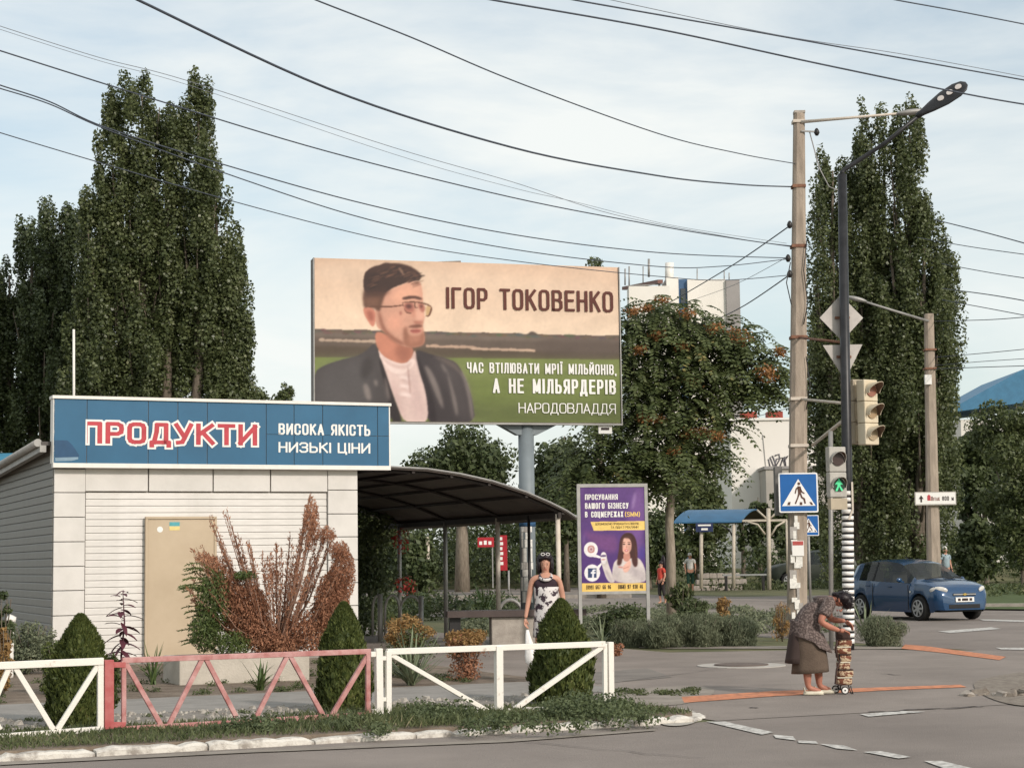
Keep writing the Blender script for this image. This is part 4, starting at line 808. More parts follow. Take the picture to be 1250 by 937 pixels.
# LED head seen from below
h0 = L2(1119, 142, -.36); h1 = L2(1180, 102, -.62); ax = (h1-h0).normalized(); side = ax.cross(Vector((0, -.75, .66))).normalized(); nrm = side.cross(ax).normalized()
Ln = (h1-h0).length; mb = MB(); rings = []
for f, w, tk in ((0, .05, .05), (.12, .07, .05), (.3, .13, .045), (.55, .19, .04), (.8, .19, .035), (.94, .135, .03), (1.0, .05, .015)):
    c = h0 + ax*Ln*f; rings.append([tuple(c + side*w*math.cos(2*math.pi*k/14) + nrm*tk*math.sin(2*math.pi*k/14)) for k in range(14)])
mb.loft(rings); hd = mb.build('lamp_head', m_blackp, LP)
lo_n = nrm if nrm.dot(CPOS - (h0 + LP.location)) > 0 else -nrm
for f in (.50, .68, .85):
    c = h0 + ax*Ln*f + lo_n*.047; mb = MB(); mb.disc(c, .058, lo_n, .012, 14); mb.build('led_lens', M('lens_%d' % int(f*100), (.62, .56, .52), .5), hd)
zz = L2(1035, 598).z; n_ = 26; dzs = zz/n_
for i in range(n_):
    z = .12 + i*dzs; k = z/L2(1034.5, 600).z; x = L2(1034.5, 600).x*k
    if z < zz-.02: MB().tube([(x, 0, z), (x, 0, z+dzs*(.62 if i % 3 else .7))], .101, 14).build('white_stripe', m_stripe, LP)
MB().bar(L2(1040, 588, -.1), L2(1041, 622, -.1), .03, .03).bar(L2(1041, 622, -.1), L2(1036, 634, -.1), .03, .03).build('bent_bracket', m_post, LP)
MB().tube([L1(978, 487, -.1)+CP.location-LP.location, L2(1050, 494, .05)], .028, 6).build('stay_bar', m_post, LP)
MB().tube([L1(992, 543, -.1)+CP.location-LP.location, L2(1027, 515, .05)], .032, 6).build('stay_bar', m_post, LP)
MB().tube([L1(976, 412, -.1)+CP.location-LP.location, L2(1030, 418, .05)], .025, 6).build('stay_bar', m_rust, LP)

# sign backs
c = L2(1027, 388, .14)+LP.location; t = thing('priority_sign', 'diamond shaped road sign seen from behind on the black lamp pole', 'road sign', c, R(6))
hh = 27.5/FPX*D2; mb = MB(); mb.poly([(-hh, 0), (0, -hh*1.04), (hh, 0), (0, hh*1.04)], -.008, .012); mb.build('plate', m_sback, t); MB().bar((-.12, -.03, 0), (.14, -.03, 0), .03, .04).build('bracket', m_rust, t)
c = L2(1029, 437, .14)+LP.location; t = thing('yield_sign', 'triangular give way sign seen from behind on the black lamp pole', 'road sign', c, R(6))
mb = MB(); s_ = D2/FPX; mb.poly([(-25*s_, 16*s_), (25*s_, 17*s_), (2*s_, -27*s_)], -.008, .012); mb.build('plate', m_sback, t); MB().bar((-.12, -.03, .02), (.14, -.03, .02), .03, .04).build('bracket', m_rust, t)

# vehicle traffic light, cream, facing to the right
m_cream = M('cream_plastic', (0.56, 0.47, 0.33), .55, scale=3, col2=(0.64, 0.56, 0.42)); m_cream2 = M('cream_plastic_dirty', (0.40, 0.34, 0.25), .6, scale=3)
m_visin = M('visor_inside', (0.16, 0.10, 0.07), .6)
def traffic_head(name, label, pos, w, h, dpt, n, lens_m, rz, body_m, vis_len, lit=None):
    t = thing(name, label, 'traffic light', pos, rz); s = h/n
    for i in range(n):
        z1 = h/2 - i*s; z0 = z1 - s + .006; cz = (z0+z1)/2
        bo = MB().box(-w/2, w/2, 0, dpt, z0, z1).build('lamp_box', body_m, t, bevel=.015)
        r = min(w, s)*.36
        MB().disc((0, -.012, cz), r, 'y', .02, 22).build('lens', lens_m[i], bo)
        # hood: a half open tube with thickness
        mb = MB(); q = []; nn = 15
        for j in range(nn):
            a = R(-25 + 230*j/(nn-1)); L_ = vis_len*(.35 + .65*max(0, math.sin(a))) if True else vis_len
            q.append((math.cos(a), math.sin(a), L_))
        for j in range(nn-1):
            (c0, s0, l0), (c1, s1, l1) = q[j], q[j+1]; R0 = r*1.10; R1 = r*1.18
            mb.add([(c0*R1, -.01, cz+s0*R1), (c1*R1, -.01, cz+s1*R1), (c1*R1, -l1, cz+s1*R1), (c0*R1, -l0, cz+s0*R1)], [(0, 1, 2, 3)], 0, True)
            mb.add([(c0*R0, -.01, cz+s0*R0), (c0*R0, -l0, cz+s0*R0), (c1*R0, -l1, cz+s1*R0), (c1*R0, -.01, cz+s1*R0)], [(0, 1, 2, 3)], 1, True)
            mb.add([(c0*R1, -l0, cz+s0*R1), (c1*R1, -l1, cz+s1*R1), (c1*R0, -l1, cz+s1*R0), (c0*R0, -l0, cz+s0*R0)], [(0, 1, 2, 3)], 0)
        mb.build('visor', [body_m, m_visin], bo)
    return t
lr = M('lens_red_off', (0.30, 0.13, 0.09), .3); la = M('lens_amber_off', (0.34, 0.24, 0.14), .3); lg = M('lens_green_off', (0.40, 0.31, 0.20), .3)
c = L2(1064, 503, -.1)+LP.location; sH = 80/FPX*D2
TL = traffic_head('traffic_light', 'cream three lamp vehicle traffic light with visors on the black lamp pole', c, .31, sH, .2, 3, [lr, la, lg], R(32), m_cream, .27)
c = L2(1047, 503, .25)+LP.location; t2 = thing('traffic_light', 'back of a second cream traffic light just left of the three lamp one', 'traffic light', c, R(200))
for i in range(3): MB().box(-.14, .14, -.1, .1, sH/2-(i+1)*sH/3+.006, sH/2-i*sH/3).build('lamp_box', m_cream2, t2, bevel=.015)
for i in range(3): MB().box(-.11, .11, .1, .112, sH/2-(i+1)*sH/3+.05, sH/2-i*sH/3-.05).build('rear_cover', m_cream, t2)
MB().bar((-.2, -.16, .17), (.25, -.16, .17), .03, .04).bar((-.2, -.16, -.15), (.25, -.16, -.15), .03, .04).build('bracket', m_post, t2)
# pedestrian light with green figure
c = L2(1023, 576, -.35)+LP.location; hP = 62/FPX*(D2-.35); m_greyplast = M('grey_plastic', (0.40, 0.38, 0.34), .55)
m_lgreen = EMIT('green_signal', (0.06, 0.55, 0.24), .30)
PL_ = traffic_head('pedestrian_light', 'small two lamp pedestrian light showing a green figure', c, .31, hP, .16, 2, [M('lens_dark', (0.05, 0.03, 0.028), .3), M('lens_green_base', (0.01, 0.05, 0.03), .3)], R(14), m_greyplast, .16)
mb = MB(); gz = -hP/4; S = .0055
for pl_ in ([(-3, 16), (0, 19), (3, 16), (0, 12)], [(-6, 12), (5, 12), (6, 2), (3, -3), (-5, -3), (-7, 4)], [(-5, -3), (1, -3), (-6, -19), (-13, -19)], [(-1, -3), (4, -3), (13, -17), (7, -19)], [(-6, 11), (-13, 2), (-10, 0), (-4, 7)], [(5, 11), (12, 2), (9, 0), (4, 6)]):
    mb.poly([(x*S, gz+z*S) for x, z in pl_], -.026-.0006*len(pl_), -.0235)
mb.build('green_figure', m_lgreen, PL_)
MB().box(-.15, .15, -.005, .13, -hP/2-.2, -hP/2-.01).build('control_box', m_cream2, PL_)
b2 = P(1014.5, 790, D2+.1); t = thing('sign_post', 'thin grey post carrying the pedestrian light beside the black lamp pole', 'post', (b2.x, b2.y, 0)); l2b = Loc(b2, D2+.1)
MB().tube([(0, 0, 0), l2b(1014, 526)], .04, 10).build('shaft', m_metal, t); MB().box(.27, .42, -.05, .05, l2b(0, 648).z, l2b(0, 612).z).build('junction_box', M('blue_grey_box', (.14, .17, .2)), t)
# far pedestrian sign
b3 = P(989, 700, 62); c = P(987, 641, 62); t = ped_sign('pedestrian_sign', 'small blue pedestrian sign half hidden behind the concrete pole', c, 12.5/FPX*62, R(2), 62)
MB().tube([(0, .06, -c.z), (0, .06, .3)], .045, 8).build('post', m_metal, t)

# ---------------- second concrete pole ----------------
D3 = 60.0; b = P(1141, 735, D3); L3 = Loc(b, D3)
C3 = thing('utility_pole', 'distant concrete pole with direction sign behind the blue car', 'utility pole', (b.x, b.y, 0))
tp = L3(1134, 383); frustum([((0, 0, 0), .21, .2), (tuple(tp), .14, .13)], 'shaft', m_poleconc, C3)
MB().tube([L3(1133, 392, -.2), L3(1090, 379, -.6), L3(1052, 367, -1)], [.05, .045, .035], 8).build('lamp_arm', m_metal, C3)
mb = MB(); mb.ball((0, 0, 0), (.35, .1, .08)); o = mb.build('lamp_head', m_metal, C3); o.location = L3(1046, 365, -1); o.rotation_euler = (0, R(15), 0)
for py in (427, 450): c = L3(1135, py); MB().box(c.x-.19, c.x+.19, -.19, .19, c.z-.03, c.z+.03).build('clamp', m_rust, C3)
c = L3(1133, 463, -.2); MB().box(c.x-.12, c.x+.1, -.28, -.16, c.z-.17, c.z+.15).build('meter_box', m_white, C3)
c = L3(1142, 608, -.3)+C3.location; t = thing('direction_sign', 'white rectangular direction sign with arrow on the distant concrete pole', 'road sign', c, 0)
hw = 25/FPX*D3; hh = 8/FPX*D3; MB().box(-hw, hw, 0, .05, -hh, hh).build('plate', M('plate_rim', (.45, .42, .38)), t); MB().box(-hw*.96, hw*.96, -.006, -.001, -hh*.85, hh*.85).build('face', m_white, t)
s_ = D3/FPX; mb = MB(); mb.poly([(-17.5*s_, 4*s_), (-20.5*s_, -.5*s_), (-18.5*s_, -.5*s_), (-18.5*s_, -4.5*s_), (-16.5*s_, -4.5*s_), (-16.5*s_, -.5*s_), (-14.5*s_, -.5*s_)], -.012, -.008); mb.build('arrow', mline, t)
mb = MB(); mb.poly([(-10*s_, -2.5*s_), (-10*s_, 3*s_), (-8*s_, 5*s_), (-6*s_, 3*s_), (-6*s_, -2.5*s_)], -.012, -.008); mb.build('red_emblem', m_signred, t)
text_mesh('Літак', -5.5*s_, -2.8*s_, 5*s_, 2.5*s_, -.010, .18).build('lettering', M('sign_brown_red', (.2, .07, .05)), t); text_mesh('800 м', 8*s_, -2.8*s_, 22*s_, 2.5*s_, -.010, .18).build('lettering', mline, t)

# ---------------- cables ----------------
m_cable = M('cable', (0.055, 0.065, 0.085), .6, var=.1); m_cable2 = M('pale_cable', (0.16, 0.17, 0.19), .6, var=.1)
def cable(label, pts, Ya, Yb, r, mat=m_cable, grp='overhead cables'):
    x0 = pts[0][0]; x1 = pts[-1][0]; q = []
    for i in range(len(pts)-1):   # Catmull-Rom through the points
        p0 = pts[max(0, i-1)]; p1 = pts[i]; p2 = pts[i+1]; p3 = pts[min(len(pts)-1, i+2)]
        for k in range(8):
            t = k/8; f = lambda a: .5*((2*p1[a]) + (-p0[a]+p2[a])*t + (2*p0[a]-5*p1[a]+4*p2[a]-p3[a])*t*t + (-p0[a]+3*p1[a]-3*p2[a]+p3[a])*t**3)
            q.append((f(0), f(1)))
    q.append(pts[-1]); w = []
    for x, y in q:
        f = (x-x0)/(x1-x0); Y = 1/((1-f)/Ya + f/Yb); w.append(P(x, y, Y))
    mb = MB(); mb.tube(w, r*.74, 6); o = mb.build('overhead_cable', mat); tag(o, label, 'cable', grp)
cable('thick cable entering at the top left and ending high on the concrete pole', [(150,-8),(168,0),(400,108),(625,180),(800,214),(900,225),(966,228)], 17, 36, .019)
cable('cable running from the top edge left of centre down to the pole top', [(370,-8),(385,0),(500,45),(625,98),(800,162),(900,187),(972,200)], 20, 36, .013)
cable('long cable crossing the taller tip of the left poplar', [(-10,58),(0,62),(200,125),(400,185),(625,241),(800,275),(890,290),(966,301)], 24, 36, .014)
cable('faint upper wire of the pair above the left poplar', [(-10,28),(0,32),(120,70),(230,99),(480,180),(625,222),(750,262),(900,291),(966,300)], 26, 36, .008, m_cable2)
cable('faint lower wire of the pair above the left poplar', [(-10,32),(0,36),(120,74),(230,104),(480,188),(625,229),(700,246),(820,275),(960,297)], 26, 36, .006, m_cable2)
cable('cable leaving left of the poplar and passing above the billboard to the pole', [(-10,99),(0,104),(60,124),(130,156),(280,203),(450,250),(625,286),(800,308),(962,315)], 24, 36, .013)
cable('cable just below its twin over the left poplar', [(-10,104),(0,108),(60,127),(130,158),(285,215),(450,268),(625,304),(800,325),(880,325),(962,316)], 24, 36, .012)
cable('lowest cable across the poplar, grazing the top of the billboard', [(-10,158),(0,162),(110,195),(300,250),(480,295),(640,320),(800,337),(880,342),(962,336)], 24, 36, .011)
cable('cable in the upper right that passes behind the lamp head', [(585,-4),(600,0),(800,35),(1000,78),(1180,115),(1260,129)], 24, 30, .018)
cable('cable in the upper right above the one behind the lamp head', [(680,-5),(700,0),(900,35),(1050,62),(1150,80),(1262,100)], 24, 30, .016)
cable('thin pale wire in the upper right corner area', [(725,-4),(745,0),(950,43),(1100,66),(1262,96)], 28, 34, .008, m_cable2)
cable('short cable crossing the very top right corner', [(1075,-5),(1093,0),(1170,14),(1262,32)], 26, 30, .014)
cable('twisted service cable sloping down from the pole towards the flats', [(965,275),(900,320),(830,362),(790,384)], 36, 60, .018)
cable('lower twisted service cable sloping down from the pole', [(966,334),(910,372),(858,398)], 36, 55, .018)
cable('thin wire sloping down between the two service cables', [(964,312),(900,346),(840,368)], 36, 60, .008, m_cable2)
for i, (pts, r) in enumerate([([(1140,268),(1200,283),(1262,300)], .024), ([(1120,290),(1190,302),(1262,312)], .018), ([(1150,322),(1210,333),(1262,341)], .018), ([(1150,352),(1210,360),(1262,369)], .022), ([(1150,366),(1210,377),(1262,387)], .018), ([(1140,392),(1210,390),(1262,386)], .018), ([(1140,436),(1200,431),(1262,425)], .016), ([(1140,450),(1200,448),(1262,446)], .018), ([(1140,446),(1200,441),(1262,437)], .014)]):
    cable('cable at the right edge beside the right poplar, %s from the top' % ['topmost','second','third','fourth','fifth','sixth','seventh','lowest','second lowest'][i], pts, 60, 52, r, m_cable)
for i, (pts, r) in enumerate([([(966,486),(920,497),(860,508)], .02), ([(966,497),(920,509),(870,521)], .018), ([(966,480),(930,484),(880,490)], .012)]):
    cable('wire behind the feathery tree near the red roof boxes, %s' % ['middle','lower','upper'][i], pts, 70, 80, r, m_cable2)

# ---------------- bus shelter ----------------
D4 = 84.0; b = P(895, 720, D4); L4 = Loc(b, D4)
SH = thing('bus_shelter', 'bus stop shelter with curved blue roof on pale posts', 'bus shelter', (b.x, b.y, 0))
m_shroof = M('shelter_blue', (0.03, 0.11, 0.21), .45, scale=1.5, var=.12); m_shpost = M('shelter_post', (0.50, 0.44, 0.36), .7, scale=5)
a = L4(822, 637); b_ = L4(905, 635.5); c = L4(932, 619); zt_ = c.z; ze = a.z; x0 = a.x; x1 = b_.x; dpx = L4(932, 0).x - L4(905, 0).x
mb = MB(); n_ = 10; prof = []
for k in range(n_+1): f = k/n_; prof.append((f*2.6, ze + (zt_-ze)*math.sin(f*math.pi/2)**.9))
for f0, f1 in zip(prof, prof[1:]):
    pass
def strip(off): return [[(x0 + y*.42, y+.0, z+off) for y, z in prof], [(x1 + y*.42, y, z+off) for y, z in prof]]
S_ = strip(0); T_ = strip(-.06); vs = S_[0] + S_[1] + T_[0] + T_[1]; m0 = n_+1; fs = []
for k in range(n_): fs += [(k, m0+k, m0+k+1, k+1), (2*m0+k, 2*m0+k+1, 3*m0+k+1, 3*m0+k), (m0+k, 3*m0+k, 3*m0+k+1, m0+k+1), (k, k+1, 2*m0+k+1, 2*m0+k)]
fs += [(0, 2*m0, 3*m0, m0), (n_, m0+n_, 3*m0+n_, 2*m0+n_)]; mb.add(vs, fs, 0, False); mb.build('roof', m_shroof, SH)
# dark rear half of the roof, sloping down again
mb = MB(); prof = [(2.6 + f*2.6, ze + (zt_-ze)*math.cos(f*math.pi/2)**.9 if f < 1 else ze) for f in [k/8 for k in range(9)]]
for off in (0,):
    v0 = [(x0+1.1+(y-2.6)*.1, y, z) for y, z in prof]; v1 = [(x1+1.1+(y-2.6)*.1+.55, y, z) for y, z in prof]; mb.add(v0+v1, [(k, 9+k, 10+k, k+1) for k in range(8)])
mb.build('rear_roof', m_roofdark, SH)
for px, y0 in ((856, .2), (895.5, .2)): MB().tube([L4(px, 718, y0), L4(px, 640, y0)], .085, 8).build('post', m_shpost, SH)
mb = MB(); mb.tube([L4(939, 719, .2), L4(938, 620, .2)], .10, 8); mb.bar(L4(904, 635.3, .2), L4(961, 634.5, .2), .07, .1)
mb.tube([L4(910, 636, .2), L4(925, 640, .2), L4(934, 652, .2)], .05, 6); mb.tube([L4(958, 636, .2), L4(948, 642, .2), L4(941, 654, .2)], .05, 6)
mb.tube([L4(924, 622, .2), L4(937, 634, .2)], .05, 6); mb.tube([L4(949, 624, .2), L4(940, 633, .2)], .05, 6); mb.tube([L4(960, 635, .2), L4(961, 700, .2)], .05, 6)
mb.build('end_frame', m_shpost, SH)
for px in (856, 895): MB().tube([L4(px-14, 641, .2), L4(px-5, 646, .2), L4(px, 656, .2)], .04, 6).build('brace', m_dkmetal, SH)
c = L4(860, 643, -.05); pb_ = MB().box(c.x-.40, c.x+.40, -.02, .02, c.z-.22, c.z+.2).build('name_plate', M('plate_navy', (.02, .03, .09), .5), SH)
MB().box(c.x-.30, c.x+.30, -.027, -.022, c.z+.05, c.z+.12).build('white_line', m_white, pb_); MB().box(c.x-.15, c.x+.15, -.027, -.022, c.z-.14, c.z-.05).build('white_line', m_white, pb_)
sb = P(905, 705, 88); t = thing('bench', 'grey bench with pale seat under the bus shelter', 'bench', (sb.x, sb.y, 0))
MB().box(-.9, 1.2, -.2, .2, .72, .80).build('seat', M('bench_seat', (.3, .31, .3)), t); MB().box(-.8, -.7, -.2, .2, 0, .72).build('leg', m_dkmetal, t); MB().box(1.0, 1.1, -.2, .2, 0, .72).build('leg', m_dkmetal, t)
# rough stone wall by the shelter
t = thing('stone_wall', 'low wall of rough grey stones between the shelter posts', 'wall', tuple(P(875, 712, 90))[:2] + (0,))
random.seed(12); xx = -1.1
for row in range(3):
    xx = -1.15 + row*.12
    while xx < 1.15:
        w = random.uniform(.25, .45); mb = stone(w, .4, .24, random.randint(0, 999)); o = mb.build('stone', m_conc, t); o.location = (xx+w/2, random.uniform(-.05, .05), .3*row); o.rotation_euler = (0, random.uniform(-.08, .08), random.uniform(-.1, .1)); xx += w+.02

# ---------------- bench wall and hoops under the canopy ----------------
a = P(612, 790, 33.5); FW = Frame(a, R(6))
t = thing('planter_wall', 'low concrete flower bed wall with dark brown slab on top', 'planter', (a.x, a.y, 0), R(6))
x0 = FW.h(600, 770)[0]; x1 = FW.h(709, 770)[0]; zt2 = FW.h(650, 752)[1]; MB().box(x0, x1, 0, .5, 0, zt2).build('block', m_conc, t, bevel=.02)
x0 = FW.h(546, 750)[0]; MB().box(x0, x1+.1, -.08, .6, zt2+.004, zt2+.12).build('slab', M('brown_slab', (.075, .055, .05), .6), t); MB().box(x0+.05, x0+.25, .05, .4, 0, zt2).build('support', m_dkmetal, t)
HR = thing('hoop_railing', 'grey steel hoops and short posts under the canopy', 'railing', tuple(P(490, 790, 36.5))[:2] + (0,)); lh = Loc(HR.location, 36.5)
for px, top in ((464, 725), (514, 727)): MB().tube([lh(px, 795), lh(px, top)], .05, 8).build('post', m_metal, HR)
for (xa_, xb_, yt, yb) in ((455, 466, 727, 745), (470, 488, 726, 745), (488, 515, 727, 748)):
    pts = [lh(xa_ + (xb_-xa_)*(1-math.cos(k*math.pi/8))/2, yb - (yb-yt)*math.sin(k*math.pi/8)) for k in range(9)]; MB().tube([lh(xa_, 775)]+pts+[lh(xb_, 775)], .03, 6).build('hoop', m_metal, HR)
t = thing('hoop_rack', 'single bent steel hoop right of the canopy post', 'railing', tuple(P(622, 760, 37.5))[:2] + (0,)); lh = Loc(t.location, 37.5)
pts = [lh(608 + 30*(1-math.cos(k*math.pi/10))/2, 752 - 20*math.sin(k*math.pi/10)) for k in range(11)]; MB().tube([lh(606, 775)]+pts+[lh(639, 775)], .04, 8).build('hoop', m_metal, t)
# far posts and red banner
for px, py0, lab in ((522, 655, 'thin pale post beyond the canopy, left of the thick tree trunk'),):
    q = P(px, 740, 60); o = MB().tube([(0,0,0), (P(px, py0, 60)-Vector((q.x, q.y, 0)))], .07, 8).build('post', m_post); o.location = (q.x, q.y, 0); tag(o, lab, 'post')
q = P(614, 700, 70); t = thing('red_banner', 'red vertical banner with white letters beside the street', 'banner', (q.x, q.y, 0), R(-10)); lh = Loc(q, 70)
c0 = lh(614, 696); c1 = lh(614, 653); MB().box(-.20, .17, 0, .05, c0.z, c1.z).build('cloth', M('banner_red', (.38, .02, .03), .7), t)
for i in range(6): MB().box(-.15, -.01 + .03*(i % 2), -.006, -.001, c1.z-.19-.19*i, c1.z-.07-.19*i).build('white_mark', m_white, t)
MB().tube([(-.2, .02, 0), (-.2, .02, c0.z)], .04, 6).build('leg', m_metal, t); MB().tube([(.22, .02, 0), (.22, .02, c0.z)], .04, 6).build('leg', m_metal, t)
q = P(593, 661.5, 75); t = MB().box(-.34, .34, 0, .05, -.2, .2).build('red_board', bpy.data.materials['banner_red']); t.location = q; tag(t, 'small red board with white letters left of the red banner', 'sign'); [MB().box(-.27+.19*i_, -.15+.19*i_, -.008, -.002, -.1, .04+.03*(i_ % 2)).build('white_mark', m_white, t) for i_ in range(3)]
MB().box(.25, .30, .02, .05, -q.z, -.2).build('leg', m_metal, t)

# ---------------- fence ----------------
f0 = G(132, 893, .075); FF = Frame(f0)
def fbar(px0, py0, px1, py1, w, name, mat, parent, y=0.0):
    a = FF.h(px0, py0, y); b_ = FF.h(px1, py1, y); return MB().bar((a[0], y, a[1]), (b_[0], y, b_[1]), w, w, up=(0, 1, 0)).build(name, mat, parent, bevel=.004)
F1 = thing('fence_section', 'white tubular fence section at the left edge of the verge', 'fence', (f0.x, f0.y, 0), YAW, 'tubular fence sections along the kerb')
fbar(-60, 814.5, 126, 806.5, .065, 'top_rail', m_fwhite, F1); fbar(-60, 903, 126, 889, .05, 'bottom_rail', m_fwhite, F1)
fbar(122.5, 806, 122.5, 888, .055, 'post', m_fwhite, F1, .004)
for q in ((-45, 818, 0, 890), (-22, 890, 12, 812), (17, 812, 65, 890), (70, 890, 121, 809)): fbar(*q, .048, 'brace', m_fwhite, F1, .006)
F2 = thing('fence_section', 'faded red tubular fence section in front of the concrete planter', 'fence', (f0.x, f0.y, 0), YAW, 'tubular fence sections along the kerb')
fbar(132.5, 805, 132.5, 889, .085, 'post', m_red, F2); fbar(136, 811, 153, 811, .05, 'top_link', m_red, F2); fbar(128, 884, 153, 884, .05, 'bottom_link', m_red, F2)
fbar(151, 806, 151, 883, .042, 'upright', m_pink, F2, .004); fbar(149, 805.5, 452, 794.5, .05, 'top_rail', m_pink, F2, .008); fbar(150, 889, 454, 871, .045, 'bottom_rail', m_pink, F2, .008)
for q in ((153, 808, 198, 887), (205, 886, 247, 803), (251, 803, 288, 874), (313, 874, 350, 801), (354, 800, 395, 874), (403, 876, 450, 797)): fbar(*q, .044, 'brace', m_pink, F2, .012)
fbar(449, 797, 449, 870, .045, 'upright', m_pink, F2, .004)
F3 = thing('fence_section', 'white tubular fence section in front of the woman in the dress', 'fence', (f0.x, f0.y, 0), YAW, 'tubular fence sections along the kerb')
fbar(462, 791, 463, 872, .07, 'post', m_fwhite, F3); fbar(452, 798, 459, 798, .05, 'link', m_fwhite, F3); fbar(454, 868, 460, 868, .05, 'link', m_fwhite, F3); fbar(464, 803, 472, 803, .04, 'link', m_fwhite, F3); fbar(464, 853, 472, 853, .04, 'link', m_fwhite, F3)
fbar(474, 794, 474, 873, .055, 'upright', m_fwhite, F3); fbar(472, 795, 738, 785.5, .058, 'top_rail', m_fwhite, F3, .006); fbar(470, 876, 745, 863, .05, 'bottom_rail', m_fwhite, F3, .006)
fbar(608.5, 788, 609, 866, .075, 'post', m_fwhite, F3); fbar(738, 785, 738.5, 863, .045, 'upright', m_fwhite, F3); fbar(744.5, 783, 745.5, 864, .062, 'post', m_fwhite, F3)
fbar(478, 799, 595, 867, .044, 'brace', m_fwhite, F3, .01); fbar(628, 865, 735, 789, .048, 'brace', m_fwhite, F3, .01)

# concrete planter
a = G(219, 837); FPn = Frame(a); t = thing('planter', 'pale concrete planter box holding the dead brown conifer', 'planter', (a.x, a.y, 0), YAW)
pw = FPn.h(378, 830)[0]; ph = FPn.h(300, 800)[1]
MB().box(0, pw, 0, .07, 0, ph).box(0, .07, .07, .95, 0, ph).box(pw-.07, pw, .07, .95, 0, ph).box(.07, pw-.07, .88, .95, 0, ph).build('box', M('planter_concrete', (0.42, 0.38, 0.32), .85, scale=3, col2=(0.52, 0.47, 0.40), bump=.3, bscale=30), t, bevel=.015)
MB().box(.07, pw-.07, .07, .88, 0, ph-.05).build('soil', m_soil, t)

# ---------------- buildings ----------------
D5 = 170.0; b = P(825, 700, D5)
m_wall = M('white_render', (0.72, 0.68, 0.62), .8, scale=.15, col2=(0.80, 0.76, 0.70)); m_wallg = M('grey_render', (0.30, 0.28, 0.27), .8, scale=.3)
m_bl = M('building_blue', (0.06, 0.12, 0.22), .7, scale=.5); m_glass = M('dark_glass', (0.03, 0.035, 0.04), .15, spec=.8)
BT = thing('apartment_block', 'white block of flats with blue stripe seen above the feathery tree', 'building', (b.x, b.y, 0)); L5 = Loc(b, D5)
z1 = L5(860, 341).z; xa_ = L5(831, 0).x; xb_ = L5(892, 0).x
MB().box(xa_, xb_-1.2, 0, 12, 0, z1).build('wall', m_wall, BT); MB().box(xb_-1.19, xb_+.1, -.3, 12, 0, z1-.1).build('corner_pier', m_wallg, BT)
xl = L5(820.5, 0).x; xr = L5(831.5, 0).x; MB().box(xl, xr, .4, 12, 0, z1+.1).build('blue_wall', m_bl, BT)
for i in range(9): zz_ = z1 - 2.2 - i*2.7; MB().box(xl+.2, xr-.2, .3, .395, zz_, zz_+1.4).build('window', m_glass, BT)
xw = L5(806, 0).x; MB().box(xw, xl-.01, .2, 12, 0, z1+.3).build('stair_wall', m_wall, BT)
# left wing receding
zl = L5(806, 341, 0).z; zr_ = L5(762, 352, 22).z
pA = L5(806, 341, .5); pB = L5(762, 352, 24)
mb = MB(); mb.add([(pA.x, pA.y, 0), (pB.x, pB.y, 0), (pB.x, pB.y, pA.z-1.5), (pA.x, pA.y, pA.z-.3), (pA.x+8, 24, 0), (pA.x+8, 24, pA.z-.3)], [(0, 3, 2, 1), (1, 2, 5, 4)], 0); mb.build('wing_wall', m_wallg, BT)
for i in range(5):
    for j in range(3):
        f = .12 + i*.18; x = pA.x + (pB.x-pA.x)*f; y = pA.y + (pB.y-pA.y)*f; zq = pA.z - 3.6 - j*3 - f*1.2; MB().box(x-.45, x+.45, y-.25, y-.1, zq, zq+1.5).build('window', m_glass, BT)
MB().bar((pA.x, pA.y, pA.z-.2), (pB.x, pB.y, pB.z), .5, .35).build('cornice', M('cornice_red', (.2, .1, .08)), BT)
MB().box(L5(758, 0).x, L5(806, 0).x, -3, -.2, 0, L5(0, 366).z).build('lower_block', m_wall, BT)
for px, py0, py1, r in ((792, 316, 338, .12), (817, 321, 345, .45), (785, 325, 345, .06), (851, 328, 353, .06), (884, 331, 341, .06), (890, 333, 341, .06), (768, 325, 352, .08), (763, 328, 348, .08)):
    MB().tube([L5(px, py1, 1.5), L5(px, py0, 1.5)], r, 6).build('antenna', m_trim if r > .3 else m_metal, BT)
MB().bar(L5(765, 349, .8), L5(890, 343, .8), .08, .08).build('roof_rail', m_metal, BT)
D6 = 120.0; b = P(940, 700, D6); L6 = Loc(b, D6)
WB = thing('white_building', 'long windowless white wall building with graffiti behind the bus stop', 'building', (b.x, b.y, 0))
z1 = L6(0, 526).z; x0 = L6(878, 0).x; x1 = L6(1000, 0).x
MB().box(x0, x1, 0, 10, 0, z1).build('wall', m_wall, WB); MB().box(x0-.1, x1+.1, -.12, 10.1, z1+.01, z1+.16).build('parapet', m_trim, WB)
for a_, b_ in ((893, 911), (924, 942)): MB().box(L6(a_, 0).x, L6(b_, 0).x, .3, 1.5, z1+.17, z1+.62).build('roof_box', M('roof_box_red', (.30, .06, .04), .8, scale=2), WB)
MB().bar(L6(931, 530, -.03), L6(935, 572, -.03), .05, .02).build('drainpipe', m_metal, WB)
c0 = L6(927, 575.5); MB().box(c0.x, x1+2, -3, -.01, 0, c0.z).build('annex', M('annex_grey', (.38, .35, .31), .8, scale=.6), WB); MB().box(c0.x-.1, x1+2.1, -3.1, -.0, c0.z+.01, c0.z+.2).build('annex_roof', m_wallg, WB)
mg = M('graffiti_black', (.16, .15, .16), .7)
for pts in ([(938, 560), (941, 574), (945, 570), (940, 558), (943, 556), (950, 574)], [(946, 556), (951, 554), (952, 560), (944, 575), (948, 560), (956, 558), (950, 576)], [(958, 557), (960, 574), (956, 560), (962, 556), (957, 563)]):
    MB().tube([L6(x, y, -.03) for x, y in pts], .05, 4).build('graffiti', mg, WB)
